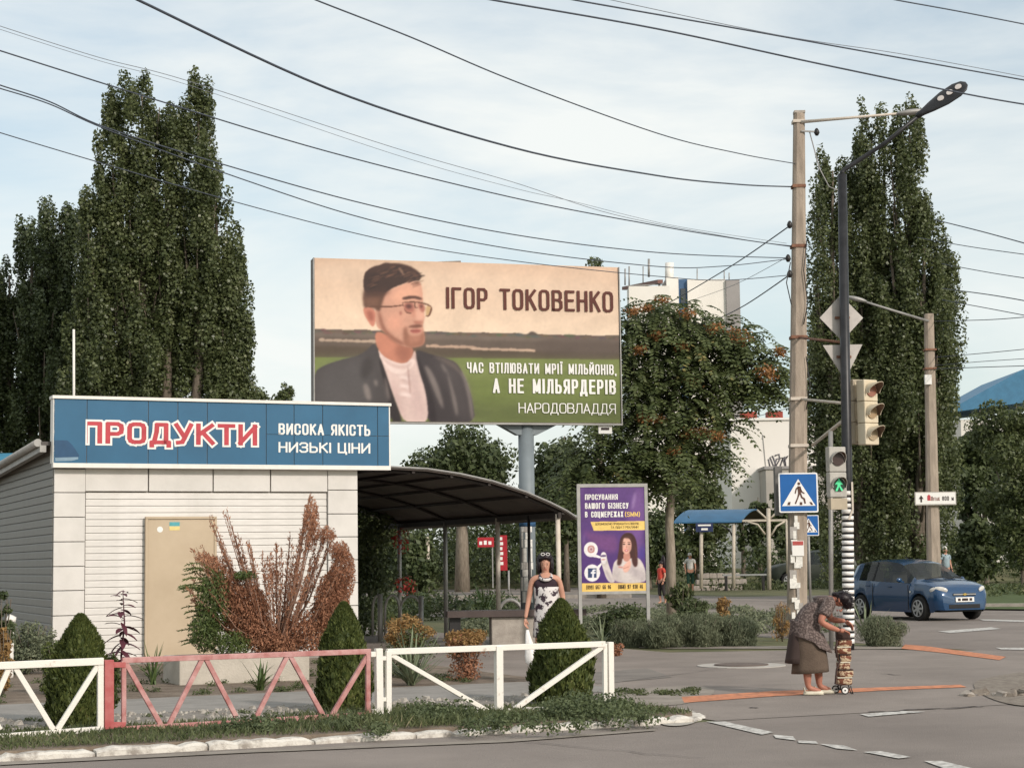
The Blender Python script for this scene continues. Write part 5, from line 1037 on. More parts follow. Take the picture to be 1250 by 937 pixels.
D7 = 110.0; b = P(1220, 600, D7); L7 = Loc(b, D7); t = thing('blue_roofed_building', 'building with a sloping blue metal roof above the trees at right', 'building', (b.x, b.y, 0))
mb = MB(); A1 = L7(1168, 496); A2 = A1; mb.poly([(A1.x, A1.z-.3), (A1.x, A1.z+.05), (L7(1250, 470).x, L7(0, 468).z), (L7(1300, 470).x, L7(0, 455).z), (L7(1300, 0).x, L7(0, 500).z)], 0, 10); mb.build('roof', M('roof_blue', (.05, .17, .29), .5, scale=2), t)
MB().box(A1.x+.4, L7(1300, 0).x, .8, 9, 0, A1.z-.75).build('wall', m_wall, t)
b = P(5, 600, 60); L8 = Loc(b, 60); t = thing('blue_shed', 'blue flat roofed shed partly hidden behind the kiosk at far left', 'shed', (b.x, b.y, 0)); MB().box(-3, L8(55, 0).x, 0, 3, L8(0, 566).z, L8(0, 553).z).build('roof', M('shed_blue', (.06, .23, .36), .5), t); MB().box(-2.8, L8(50, 0).x, .2, 2.8, 0, L8(0, 567).z).build('wall', m_wallg, t)

# ---------------- cars ----------------
m_carblue = M('car_paint_blue', (0.008, 0.048, 0.125), .22, .2, var=.04, scale=1, spec=.6); m_carblue.node_tree.nodes['Principled BSDF'].inputs['Coat Weight'].default_value = .6
m_tyre = M('tyre', (.018, .017, .016), .85, var=.2); m_rim = M('rim', (.42, .42, .42), .35, .6)
m_cglass = bpy.data.materials.new('car_glass'); m_cglass.use_nodes = True
_t = m_cglass.node_tree; _b = _t.nodes['Principled BSDF']; _b.inputs['Base Color'].default_value = (.02, .025, .028, 1); _b.inputs['Roughness'].default_value = .06; _b.inputs['Specular IOR Level'].default_value = .8
_tr = _t.nodes.new('ShaderNodeBsdfTransparent'); _tr.inputs[0].default_value = (.72, .78, .76, 1); _mx = _t.nodes.new('ShaderNodeMixShader'); _mx.inputs[0].default_value = .42
_t.links.new(_tr.outputs[0], _mx.inputs[1]); _t.links.new(_b.outputs[0], _mx.inputs[2]); _t.links.new(_mx.outputs[0], _t.nodes['Material Output'].inputs[0])
def interp(tab, x):
    if x <= tab[0][0]: return tab[0][1]
    for a, b in zip(tab, tab[1:]):
        if x <= b[0]: f = (x-a[0])/(b[0]-a[0]); return a[1]+(b[1]-a[1])*f
    return tab[-1][1]
def build_car(name, label, pos, heading, paint, plate=True, scale=(1, 1, 1), detail=True):
    t = thing(name, label, 'car', pos, heading); t.scale = scale
    # x forward, y left; half widths
    top = [(-1.95, .92), (-1.93, 1.02), (-1.72, 1.38), (-1.55, 1.44), (-1.0, 1.49), (-.3, 1.50), (.15, 1.455), (.35, 1.40), (1.02, 1.02), (1.12, .99), (1.45, .95), (1.75, .87), (1.86, .80), (1.93, .66)]
    belt = [(-1.95, .90), (-1.6, .98), (-1.0, .96), (0, .925), (1.02, .90), (1.12, .90), (1.45, .88), (1.75, .82), (1.93, .62)]
    wid = [(-1.95, .66), (-1.88, .76), (-1.6, .82), (-1.0, .835), (.9, .835), (1.4, .82), (1.7, .79), (1.85, .73), (1.93, .63)]
    roofw = [(-1.95, .62), (-1.72, .56), (-1.0, .60), (.2, .59), (.4, .60), (1.02, .70), (1.12, .72), (1.45, .72), (1.75, .67), (1.93, .52)]
    wheels = (-1.24, 1.22); wr = .30; ar = .355
    st = sorted(set([-1.95, -1.93, -1.88, -1.80, -1.72, -1.63, -1.55, -1.4, -1.3, -1.0, -.72, -.66, -.3, .0, .15, .35, .52, .70, .86, 1.02, 1.12, 1.3, 1.45, 1.6, 1.68, 1.75, 1.82, 1.88, 1.93] + [round(w + ar*math.cos(R(a)), 3) for w in wheels for a in range(0, 181, 15)]))
    def bot(x):
        for w in wheels:
            if abs(x-w) < ar: return max(.20, wr + math.sqrt(ar*ar-(x-w)**2))
        return .20 if -1.8 < x < 1.75 else .26
    rows = []
    for x in st:
        b0 = bot(x); w = interp(wid, x); bz = interp(belt, x); tz = interp(top, x); rw = interp(roofw, x); bz = min(bz, tz-.02)
        z1 = max(.42, b0+.015); z2 = max(.64, b0+.03); z2 = min(z2, bz-.03); z1 = min(z1, z2-.02); b0 = min(b0, z1-.01)
        half = [(w-.05, b0), (w-.005, z1), (w, z2), (w-.035, bz), (rw, tz-.055 if tz > 1.1 else max(bz+.005, tz-.03)), (rw*.62, tz-.012), (0, tz)]
        rows.append([(x, y, z) for y, z in half] + [(x, -y, z) for y, z in half[-2::-1]])
    nr = len(rows[0]); body = MB(); glass = {}
    for i in range(len(rows)-1):
        xa_, xb_ = st[i], st[i+1]; xm = (xa_+xb_)/2
        for j in range(nr-1):
            q = [rows[i][j], rows[i+1][j], rows[i+1][j+1], rows[i][j+1]]; key = None; js = j if j < 6 else 11-j; sd = 'a' if j < 6 else 'b'
            if js == 3 and -1.36 < xm < -.72: key = 'rear_window'+sd
            elif js == 3 and -.66 < xm < .36: key = 'door_window'+sd
            elif js == 3 and .36 < xm < .88: key = 'quarter_window'+sd
            elif js in (4, 5) and .35 < xm < 1.02: key = 'windscreen'
            elif js in (4, 5) and -1.93 < xm < -1.72: key = 'tailgate_window'
            if key:
                mb = glass.setdefault(key, MB()); mb.add(q, [(0, 1, 2, 3) if True else 0], 0, True)
            else: body.add(q, [(0, 1, 2, 3)], 0, False)
    body.add(rows[0], [tuple(range(nr))]); body.add(rows[-1], [tuple(range(nr))[::-1]])
    me = body.mesh('body'); bm = bmesh.new(); bm.from_mesh(me); bmesh.ops.remove_doubles(bm, verts=bm.verts, dist=.0008); bmesh.ops.recalc_face_normals(bm, faces=bm.faces)
    for f in bm.faces: f.smooth = True
    for e in bm.edges:
        if len(e.link_faces) == 2 and e.calc_face_angle(0) > R(38): e.smooth = False
    bm.to_mesh(me); bm.free(); bo = link('body', me, paint, t)
    for k, mb in glass.items(): mb.build(k.rstrip('ab') if k[-1] in 'ab' and k != 'tab' else k, m_cglass, t)
    # dark underside / wheel wells and floor
    MB().box(-1.85, 1.8, -.62, .62, .21, .60).build('underbody', m_black, t)
    if detail:
        m_seat = M('car_seat_'+name, (.10, .09, .085), .9)
        for sx, sy in ((.05, .36), (.05, -.36), (-.95, .36), (-.95, -.36)):
            MB().box(sx-.25, sx+.25, sy-.24, sy+.24, .62, .78).box(sx-.34, sx-.20, sy-.23, sy+.23, .78, 1.18).box(sx-.33, sx-.25, sy-.12, sy+.12, 1.2, 1.34).build('seat', m_seat, t, bevel=.03)
        MB().box(.62, 1.0, -.7, .7, .62, .93).build('dashboard', m_seat, t)
    for wx in wheels:
        for s in (1, -1):
            cy = s*.755; wh = thing('wheel', None, None, (wx, cy, wr)); wh.parent = t
            mb = MB(); mb.tube([(0, -.095, 0), (0, -.09, 0), (0, -.05, 0), (0, .05, 0), (0, .09, 0), (0, .095, 0)], [wr-.06, wr-.012, wr, wr, wr-.012, wr-.06], 26); mb.build('tyre', m_tyre, wh)
            mb = MB(); mb.disc((0, s*.099, 0), .045, 'y', .012, 10)
            for k in range(7):
                a = 2*math.pi*k/7; mb.bar((.03*math.cos(a), s*.1, .03*math.sin(a)), (.185*math.cos(a), s*.1, .185*math.sin(a)), .05, .02, up=(0, 1, 0))
            pts = [(.195*math.cos(2*math.pi*k/20), s*.1, .195*math.sin(2*math.pi*k/20)) for k in range(21)]; mb.tube(pts, .014, 6, cap=False); mb.build('rim', m_rim, wh)
            MB().disc((0, s*.094, 0), .19, 'y', .01, 18).build('hub_plate', m_black, wh)
    ml = M('headlight_lens_'+name, (.62, .60, .55), .15, spec=.8)
    if detail:
        for s in (1, -1):
            mb = MB(); Rm = Matrix.Rotation(R(40)*s, 3, 'Z') @ Matrix.Rotation(R(24), 3, 'Y'); mb.ball((1.775, s*.635, .735), (.06, .22, .10), 0, 16, 10, Rm); hl = mb.build('headlight', ml, t)
            mb = MB(); mb.ball((1.80, s*.58, .72), (.045, .06, .05), 0, 10, 8, Rm); mb.build('reflector', m_rim, hl)
            mb = MB(); mb.disc((1.885, s*.55, .335), .05, 'x', .05, 14); mb.build('fog_light', ml, t)
            mb = MB(); mb.ball((.62, s*.94, .985), (.045, .085, .058)); mb.bar((.64, s*.82, .93), (.63, s*.92, .96), .04, .04); mb.build('mirror', paint, t)
            MB().box(-.05, .10, s*.836-.012, s*.836+.012, .80, .825).build('door_handle', paint, t); MB().box(-.98, -.84, s*.83-.012, s*.83+.012, .82, .845).build('door_handle', paint, t)
            mb = MB(); yy = s*.838
            mb.bar((.82, yy, .25), (.82, yy, .86), .02, .006); mb.bar((-.30-.38, yy, .25), (-.30-.38, yy, .90), .02, .006); mb.build('door_gap', m_black, t)
            mb = MB(); mb.bar((-.69, s*.80, .955), (-.69, s*.605, 1.43), .05, .02); mb.build('door_pillar', m_black, t)
            mb = MB(); mb.disc((.90, s*.838, .70), .03, 'y', .014, 10); mb.build('side_lamp', ml, t)
        # bumper insert, grille, chrome bar with emblem, plate
        mb = MB(); mb.bar((1.925, -.46, .345), (1.925, .46, .345), .03, .10); mb.build('lower_grille', m_black, t, bevel=.01)
        MB().box(1.90, 1.945, -.34, .34, .60, .66).build('grille', m_black, t, bevel=.01); MB().box(1.905, 1.955, -.33, .33, .622, .648).build('chrome_bar', m_rim, t)
        MB().box(1.95, 1.965, -.055, .055, .620, .650).box(1.95, 1.966, -.02, .02, .607, .663).build('emblem', M('emblem_gold', (.5, .36, .10), .4, .5), t)
        mb = MB(); mb.bar((1.06, -.5, 1.0), (1.04, .05, 1.045), .02, .02); mb.bar((1.06, .05, 1.0), (1.04, .6, 1.03), .02, .02); mb.build('wiper', m_black, t)
        np_ = MB().box(1.945, 1.957, -.27, .27, .455, .565).build('number_plate', m_white, t); o = MB().box(-.21, -.13, -.004, 0, -.03, .03).box(-.09, .09, -.004, 0, -.03, .03).box(.13, .21, -.004, 0, -.03, .03).build('plate_marks', mline, np_); o.location = (1.959, 0, .51); o.rotation_euler = (0, 0, R(90))
        mb = MB(); mb.tube([(-.3, 0, 1.50), (-.42, 0, 1.56)], [.02, .008], 6); mb.build('aerial', m_black, t)
    return t
fw = G(1125, 757.5)   # contact of the front near wheel
hd_dir = Vector((.40, -.917, 0)).normalized(); hang = math.atan2(hd_dir.y, hd_dir.x); rgt = Vector((hd_dir.y, -hd_dir.x, 0))
cc = Vector((fw.x, fw.y, 0)) - hd_dir*1.22*1.0 - rgt*.755   # car centre (near wheels are on its right side)
build_car('blue_car', 'dark blue five door hatchback on the side road at right', (cc.x, cc.y, .006), hang, m_carblue)
q = G(955, 717); m_cardk = M('car_paint_dark', (0.022, 0.028, 0.02), .45, .2, var=.1); build_car('dark_car', 'dark car parked behind the bus shelter facing left', (q.x+1.5, 94, .0), R(185), m_cardk, False, (1.25, 1.2, 1.3), False)
q = P(1170, 700, 120)

# ---------------- people ----------------
m_skin = M('skin_tan', (0.50, 0.26, 0.18), .55, scale=8, var=.06); m_skin2 = M('skin_ruddy', (0.40, 0.165, 0.11), .55, scale=8, var=.08)
m_hairb = M('hair_black', (0.014, 0.008, 0.010), .45, scale=40, var=.4); m_eye = M('eye_dark', (.02, .015, .012), .4); m_lips = M('lips', (.32, .07, .06), .5)
def hand_chains(wr, d, pl, s=1.0, curl=.5, thumb=1):
    """palm and five fingers from wrist point, direction d, palm-side normal pl"""
    wr = Vector(wr); d = Vector(d).normalized(); pl = Vector(pl).normalized(); sd = d.cross(pl).normalized(); ch = []
    pc = wr + d*.055*s; ch.append([('w%s' % id(wr), wr, .024*s), (None, wr+d*.03*s, (.022*s, .030*s)), (None, wr+d*.075*s, .028*s)])
    for k, ln in enumerate((.070, .078, .072, .056)):
        a = wr + d*.070*s + sd*(k-1.5)*.019*s; b_ = a + (d + pl*curl*.5)*ln*.5*s; c_ = b_ + (d*(1-curl*.6) + pl*curl)*ln*.5*s
        ch.append([(None, a - d*.02*s, .0095*s), (None, a, .0095*s), (None, b_, .0088*s), (None, c_, .0070*s)])
    a = wr + d*.025*s - sd*.022*s*thumb; b_ = a + (d*.7 - sd*.8*thumb + pl*.3).normalized()*.035*s; c_ = b_ + (d*.9 - sd*.15*thumb + pl*.4).normalized()*.032*s
    ch.append([(None, a, .012*s), (None, b_, .011*s), (None, c_, .009*s)]); return ch
def face(parent, c, fwd, up, s=1.0, skin_m=None):
    fwd = Vector(fwd).normalized(); up = Vector(up).normalized(); sd = fwd.cross(up).normalized(); c = Vector(c)
    mb = MB()
    for k in (-1, 1): mb.ball(c + fwd*.083*s + sd*.031*k*s + up*.01*s, .0075*s, 0, 8, 6)
    mb.build('eyes', m_eye, parent)
    mb = MB(); mb.tube([c+fwd*.088*s+up*.012*s, c+fwd*.108*s-up*.022*s, c+fwd*.088*s-up*.032*s], [.008*s, .014*s, .010*s], 8); mb.build('nose', skin_m, parent)
    mb = MB(); mb.tube([c+fwd*.080*s-up*.056*s-sd*.022*s, c+fwd*.089*s-up*.055*s, c+fwd*.080*s-up*.056*s+sd*.022*s], [.004*s, .008*s, .004*s], 6); mb.build('mouth', m_lips, parent)
    mb = MB()
    for k in (-1, 1): mb.ball(c + sd*.077*k*s - fwd*.005*s - up*.005*s, (.012*s, .018*s, .030*s), 0, 8, 6)
    mb.build('ears', skin_m, parent)
    mb = MB()
    for k in (-1, 1): mb.bar(c+fwd*.088*s+sd*.018*k*s+up*.030*s, c+fwd*.080*s+sd*.046*k*s+up*.032*s, .003*s, .004*s)
    mb.build('eyebrows', m_hairb, parent)
def ring(c, rx, ry, n=20, tilt=0.0, ph=0.0, wav=0.0, wn=7):
    out = []
    for k in range(n):
        a = 2*math.pi*k/n; w = 1 + wav*math.sin(wn*a+ph); out.append((c[0]+rx*w*math.cos(a), c[1]+ry*w*math.sin(a), c[2]+tilt*math.cos(a))); 
    return out

# elderly woman bending over her trolley
m_skirt = M('skirt_olive', (0.105, 0.075, 0.055), .9, scale=10, var=.12, bump=.3); m_blouse = M('blouse_speckled', (0.07, 0.05, 0.045), .85, scale=45, col2=(0.20, 0.155, 0.14), lo=.45, hi=.6, detail=3)
g = G(1000, 848); ow = thing('person', 'elderly woman in dark blouse and long olive skirt bending over a shopping trolley', 'person', (g.x, g.y, .01)); S9 = 1.0
chs = [[('pel', (-.13, 0, .70), .135), ('sp', (-.075, 0, .86), .125), ('ch', (.04, 0, 1.02), .125), ('up', (.115, 0, 1.075), .09), ('nk', (.175, 0, 1.085), .05), ('hd0', (.225, 0, 1.075), .062), ('hd', (.275, 0, 1.075), .083), ('hd2', (.315, 0, 1.085), .070)],
       [('up', 0, 0), ('s1', (.115, -.16, 1.05), .062), ('e1', (.0, -.225, .84), .044), ('f1', (.12, -.20, .775), .037), ('w1', (.235, -.13, .735), .025)],
       [('up', 0, 0), ('s2', (.13, .15, 1.06), .062), ('e2', (.19, .20, .86), .044), ('f2', (.27, .15, .84), .036), ('w2', (.345, .08, .835), .025)],
       [('pel', 0, 0), ('h1', (-.15, -.085, .66), .095), ('k1', (-.13, -.09, .38), .062), ('c1', (-.145, -.09, .26), .056), ('a1', (-.14, -.09, .085), .036), ('t1', (-.03, -.09, .045), .036), ('tt1', (.015, -.09, .035), .025)],
       [('pel', 0, 0), ('h2', (-.11, .085, .66), .095), ('k2', (-.02, .09, .38), .062), ('c2', (.015, .09, .26), .056), ('a2', (.02, .09, .085), .036), ('t2', (.12, .09, .045), .036), ('tt2', (.16, .09, .035), .025)]]
chs += hand_chains((.235, -.13, .735), (1, .25, -.08), (.0, .1, -1), 1.0, .8, -1) + hand_chains((.345, .08, .835), (.75, -.3, -.6), (-.3, -.3, -.5), 1.0, .8, 1)
body = skin('body', chs, m_skin2, ow, 2, 'pel')
face(ow, (.262, 0, 1.058), (.30, -.25, -.92), (.93, 0, .30), 1.0, m_skin2)
mb = MB(); Rh = Matrix.Rotation(R(20), 3, 'Y'); mb.ball((.315, 0, 1.100), (.105, .098, .082), 0, 16, 10, Rh); mb.ball((.36, 0, 1.055), (.065, .092, .085), 0, 12, 8); mb.ball((.25, .01, 1.135), (.07, .07, .035), 0, 10, 6, Rh); mb.build('hair', m_hairb, ow); leaves('hair_strands', [(.315, 0, 1.10, .112, .105, .09), (.36, 0, 1.055, .07, .098, .09), (.25, .01, 1.13, .07, .07, .04)], 1500, .05, m_hairb, ow, aspect=.14, fill=.1)
bl_ = skin('blouse', [[('a', (-.155, 0, .67), .185), ('ab', (-.125, 0, .77), .185), ('b', (-.085, 0, .87), .175), ('c', (.035, 0, 1.015), .155), ('d', (.115, 0, 1.075), .105), ('dd', (.15, 0, 1.085), .06)],
    [('d', 0, 0), ('e', (.115, -.165, 1.05), .088), ('f', (.055, -.20, .94), .080), ('g', (.035, -.215, .90), .078)], [('d', 0, 0), ('h', (.13, .155, 1.06), .088), ('i', (.165, .18, .95), .078)]], m_blouse, ow, 2, 'a')
mb = MB(); rings = []
for f in range(9):   # flaring hem, longer at the front
    t_ = f/8; rings.append([(x, y, z - (.07*t_ if True else 0)*(1 if x > -.05 else .4)) for x, y, z in ring((-.12 + .045*t_, 0, .78 - .15*t_), .185 + .05*t_, .165+.03*t_, 24, -.09, f*.3, .02*t_, 6)])
mb.loft(rings, cap=False); sk_ = mb.build('blouse_hem', m_blouse, ow); sk_.modifiers.new('thick', 'SOLIDIFY').thickness = .008
mb = MB(); rings = []
for f in range(11):
    t_ = f/10; rings.append(ring((-.135 + .035*t_ + .02*math.sin(t_*3), 0, .76 - .51*t_), .165 + .045*t_, .155 + .03*t_, 36, -.05*(1-t_) + .012*t_, .4, .035*t_, 8))
mb.loft(rings, cap=False); sk_ = mb.build('skirt', m_skirt, ow); sk_.modifiers.new('thick', 'SOLIDIFY').thickness = .008
mb = MB(); rings = [ring((-.235 - .04*f/6, .02, .74 - .38*f/6), .07+.028*f/6, .13+.03*f/6, 20, 0, .4, .04, 5) for f in range(7)]; mb.loft(rings, cap=False); sk_ = mb.build('coat_tail', M('coat_brown_dark', (0.045, 0.03, 0.026), .9), ow); sk_.modifiers.new('thick', 'SOLIDIFY').thickness = .008
m_shoe = M('shoe_cream', (0.62, 0.57, 0.45), .6)
for (x, y) in ((-.14, -.09), (.02, .09)):
    mb = MB(); mb.loft([[(x+px_*1.0, y+w*math.cos(a), .004 + hh_*max(0, math.sin(a)) if math.sin(a) > 0 else .004) for a in [2*math.pi*k/12 for k in range(12)]] for px_, w, hh_ in ((-.055, .02, .03), (-.045, .034, .045), (0, .036, .04), (.06, .042, .055), (.11, .044, .062), (.15, .038, .05), (.175, .015, .03))]); mb.build('shoe', m_shoe, ow)
    mb = MB(); mb.tube([(x-.035, y-.036, .03), (x-.05, y-.02, .085), (x-.052, y+.02, .085), (x-.035, y+.036, .03)], .006, 5); mb.build('shoe_strap', m_shoe, ow)

# shopping trolley, patterned bag
gt = G(1031, 847); tr = thing('shopping_trolley', 'tall shopping trolley with brown patterned bag held by the elderly woman', 'shopping trolley', (gt.x, gt.y, .01))
m_pat = M('bag_pattern', (0.16, 0.055, 0.03), .8, scale=17, col2=(0.55, 0.42, 0.28), lo=.47, hi=.56, detail=2, stretch=(1, 1, 1.5)); m_bagd = M('bag_dark', (0.055, 0.03, 0.025), .85)
z = .10; random.seed(2)
for i in range(6):   # folded and bulging bands of the bag
    h = .088; w = .075 + random.uniform(-.008, .012); x = .0 + (.01 if i % 2 else -.006)
    mb = MB(); mb.loft([[(x+w*k_*c_, .085*k_*s_, z+h*f) for c_, s_ in ((1, -.8), (1, .8), (.8, 1), (-.8, 1), (-1, .8), (-1, -.8), (-.8, -1), (.8, -1))] for f, k_ in ((0, .84), (.2, 1), (.8, 1.02), (1, .84))]); mb.build('bag_band', m_pat, tr)
    mb = MB(); mb.box(x-w*.98, x+w*.98, -.092, .092, z+h*.93, z+h*1.07); mb.build('bag_seam', m_bagd if i % 2 else bpy.data.materials['shoe_cream'], tr); z += h
MB().box(-.075, .075, -.085, .085, z, z+.10).build('bag_flap', m_bagd, tr, bevel=.02)
mb = MB(); mb.tube([(-.06, -.07, .05), (-.055, -.07, .70), (-.035, -.07, .76), (-.035, .07, .76), (-.055, .07, .70), (-.06, .07, .05)], .009, 6); mb.build('frame', m_dkmetal, tr)
mb = MB(); mb.tube([(-.08, -.08, .62), (-.10, -.085, .52), (-.09, -.08, .42)], .014, 6); mb.build('strap', m_bagd, tr); mb = MB(); mb.tube([(-.05, -.09, .40), (-.10, -.09, .28), (-.12, -.09, .12), (-.04, -.09, .10)], .012, 6); mb.build('strap', m_bagd, tr)
mb = MB(); mb.tube([(.06, -.07, .09), (.085, -.07, .0), (.085, .07, .0), (.06, .07, .09)], .007, 6); mb.build('stand_foot', m_dkmetal, tr)
for (x, y) in ((-.015, -.115), (-.085, .10)):
    wh = MB().disc((x, y, .045), .045, 'y', .022, 20).build('wheel', m_tyre, tr); MB().disc((x, y-.012, .045), .033, 'y', .006, 16).build('hub', m_stripe, wh); MB().disc((x, y-.016, .045), .010, 'y', .006, 8).build('axle_cap', m_dkmetal, wh)
MB().tube([(-.015, -.115, .045), (-.085, .10, .045)], .007, 6).build('axle', m_dkmetal, tr)

# woman in the patterned dress
wy = 24.0; wb = P(668, 830, wy); wd_ = thing('person', 'woman in a black and white patterned dress walking behind the fence', 'person', (wb.x, wy, .01))
m_dress = M('dress_pattern', (0.62, 0.58, 0.56), .8, scale=14, col2=(0.035, 0.02, 0.03), lo=.50, hi=.56, detail=3); m_yoke = M('dress_yoke', (0.03, 0.015, 0.022), .8)
chs = [[('pel', (.02, 0, .86), .115), ('wa', (.01, 0, 1.05), .10), ('ch', (0, 0, 1.23), .115), ('up', (0, 0, 1.34), .085), ('nk', (0, .0, 1.42), .045), ('hd0', (-.003, -.012, 1.48), .058), ('hd', (-.004, -.012, 1.55), .076), ('hd2', (-.004, -.005, 1.61), .068)],
       [('up', 0, 0), ('s1', (-.175, 0, 1.345), .050), ('e1', (-.225, .02, 1.09), .038), ('w1', (-.275, -.05, .83), .024)],
       [('up', 0, 0), ('s2', (.17, 0, 1.345), .050), ('e2', (.225, .04, 1.10), .038), ('w2', (.22, -.03, .86), .024)],
       [('pel', 0, 0), ('h1', (-.08, 0, .80), .085), ('k1', (-.10, -.08, .46), .055), ('c1', (-.10, -.03, .34), .050), ('a1', (-.10, .0, .09), .034), ('t1', (-.11, -.13, .04), .034)],
       [('pel', 0, 0), ('h2', (.09, 0, .80), .085), ('k2', (.08, 0, .46), .055), ('c2', (.08, .08, .34), .050), ('a2', (.08, .16, .10), .034), ('t2', (.09, .05, .04), .034)]]
chs += hand_chains((-.275, -.05, .83), (-.05, -.15, -1), (.6, -.3, 0), 1.0, .7, 1) + hand_chains((.22, -.03, .86), (0, -.2, -1), (-.6, 0, 0), 1.0, .5, -1)
skin('body', chs, m_skin, wd_, 2, 'pel'); face(wd_, (-.004, -.022, 1.545), (-.05, -1, -.28), (0, -.25, 1), 1.0, m_skin)
mb = MB(); mb.ball((-.004, .042, 1.605), (.105, .105, .095), 0, 18, 12); mb.ball((-.088, .03, 1.53), (.032, .085, .12), 0, 12, 8); mb.ball((.080, .03, 1.53), (.032, .085, .12), 0, 12, 8); mb.ball((-.0, .07, 1.50), (.10, .06, .12), 0, 12, 8); mb.tube([(-.07, -.055, 1.60), (0, -.075, 1.635), (.07, -.055, 1.60)], .026, 8); hr = mb.build('hair', m_hairb, wd_); leaves('hair_strands', [(-.004, .042, 1.605, .112, .112, .10), (-.09, .03, 1.52, .03, .08, .12), (.083, .03, 1.52, .03, .08, .12)], 1300, .045, m_hairb, wd_, aspect=.12, fill=.1, up=-1.5)
mb = MB()
for k in (-1, 1): mb.tube([(k*.034 + .024*math.cos(a_), -.088, 1.668 + .017*math.sin(a_)) for a_ in [2*math.pi*q_/12 for q_ in range(13)]], .0045, 6, cap=False)
mb.bar((-.012, -.09, 1.67), (.012, -.09, 1.67), .004, .004); sg = mb.build('sunglasses', m_stripe, wd_)
mb = MB()
for k in (-1, 1): mb.ball((k*.034, -.087, 1.668), (.022, .004, .015), 0, 10, 6)
mb.build('dark_lens', m_eye, sg)
bl_ = skin('dress_top', [[('a', (.0, 0, 1.02), .125), ('b', (0, 0, 1.20), .140), ('c', (0, 0, 1.315), .132), ('dd', (0, 0, 1.385), .085)], [('c', 0, 0), ('e', (-.155, 0, 1.345), .078)], [('c', 0, 0), ('f', (.15, 0, 1.345), .078)]], m_yoke, wd_, 2, 'a')
mb = MB(); rings = []
for f in range(13):
    t_ = f/12; rx = .150 + .0*t_ + (.05*max(0, t_-.25)) + (.03*max(0, .3-t_)); rings.append(ring((.005 + .01*t_, 0, 1.24 - .66*t_), rx, .125+.05*t_, 32, 0, .4, .03*t_, 7))
mb.loft(rings, cap=False); dd = mb.build('dress_skirt', m_dress, wd_); dd.modifiers.new('thick', 'SOLIDIFY').thickness = .008
mb = MB(); mb.tube([(.075*math.cos(a), -.02+.085*math.sin(a)*1.0 - .03, 1.375 + .045*math.sin(a)) for a in [2*math.pi*k/16 for k in range(17)]], .022, 8, cap=False); mb.build('collar', m_dress, wd_)
for (x, y) in ((-.10, 0), (.08, .16)): mb = MB(); mb.loft([[(x+w*math.cos(a), y+py_, .004+max(0, math.sin(a))*h_) for a in [2*math.pi*k/12 for k in range(12)]] for py_, w, h_ in ((.05, .02, .03), (.03, .034, .04), (-.05, .04, .05), (-.12, .044, .055), (-.17, .02, .03))]); mb.build('shoe', m_shoe, wd_)
bgp = P(645, 772, wy-.12); bag = thing('shopping_bag', 'white plastic bag hanging from the hand of the woman in the dress', 'bag', (bgp.x, bgp.y, bgp.z))
mb = MB(); rings = []
for f, rx, ry, dx in ((0, .018, .012, -.01), (.06, .03, .02, -.01), (.14, .045, .03, 0), (.24, .065, .045, .02), (.34, .085, .06, .035), (.42, .085, .06, .045), (.465, .055, .04, .05), (.475, .015, .01, .05)): rings.append(ring((dx, 0, -f+.04), rx, ry, 20, 0, f*9, .08, 5))
mb.loft(rings); mb.build('sack', M('plastic_white', (.80, .77, .74), .4, scale=9, var=.04, bump=.3), bag)

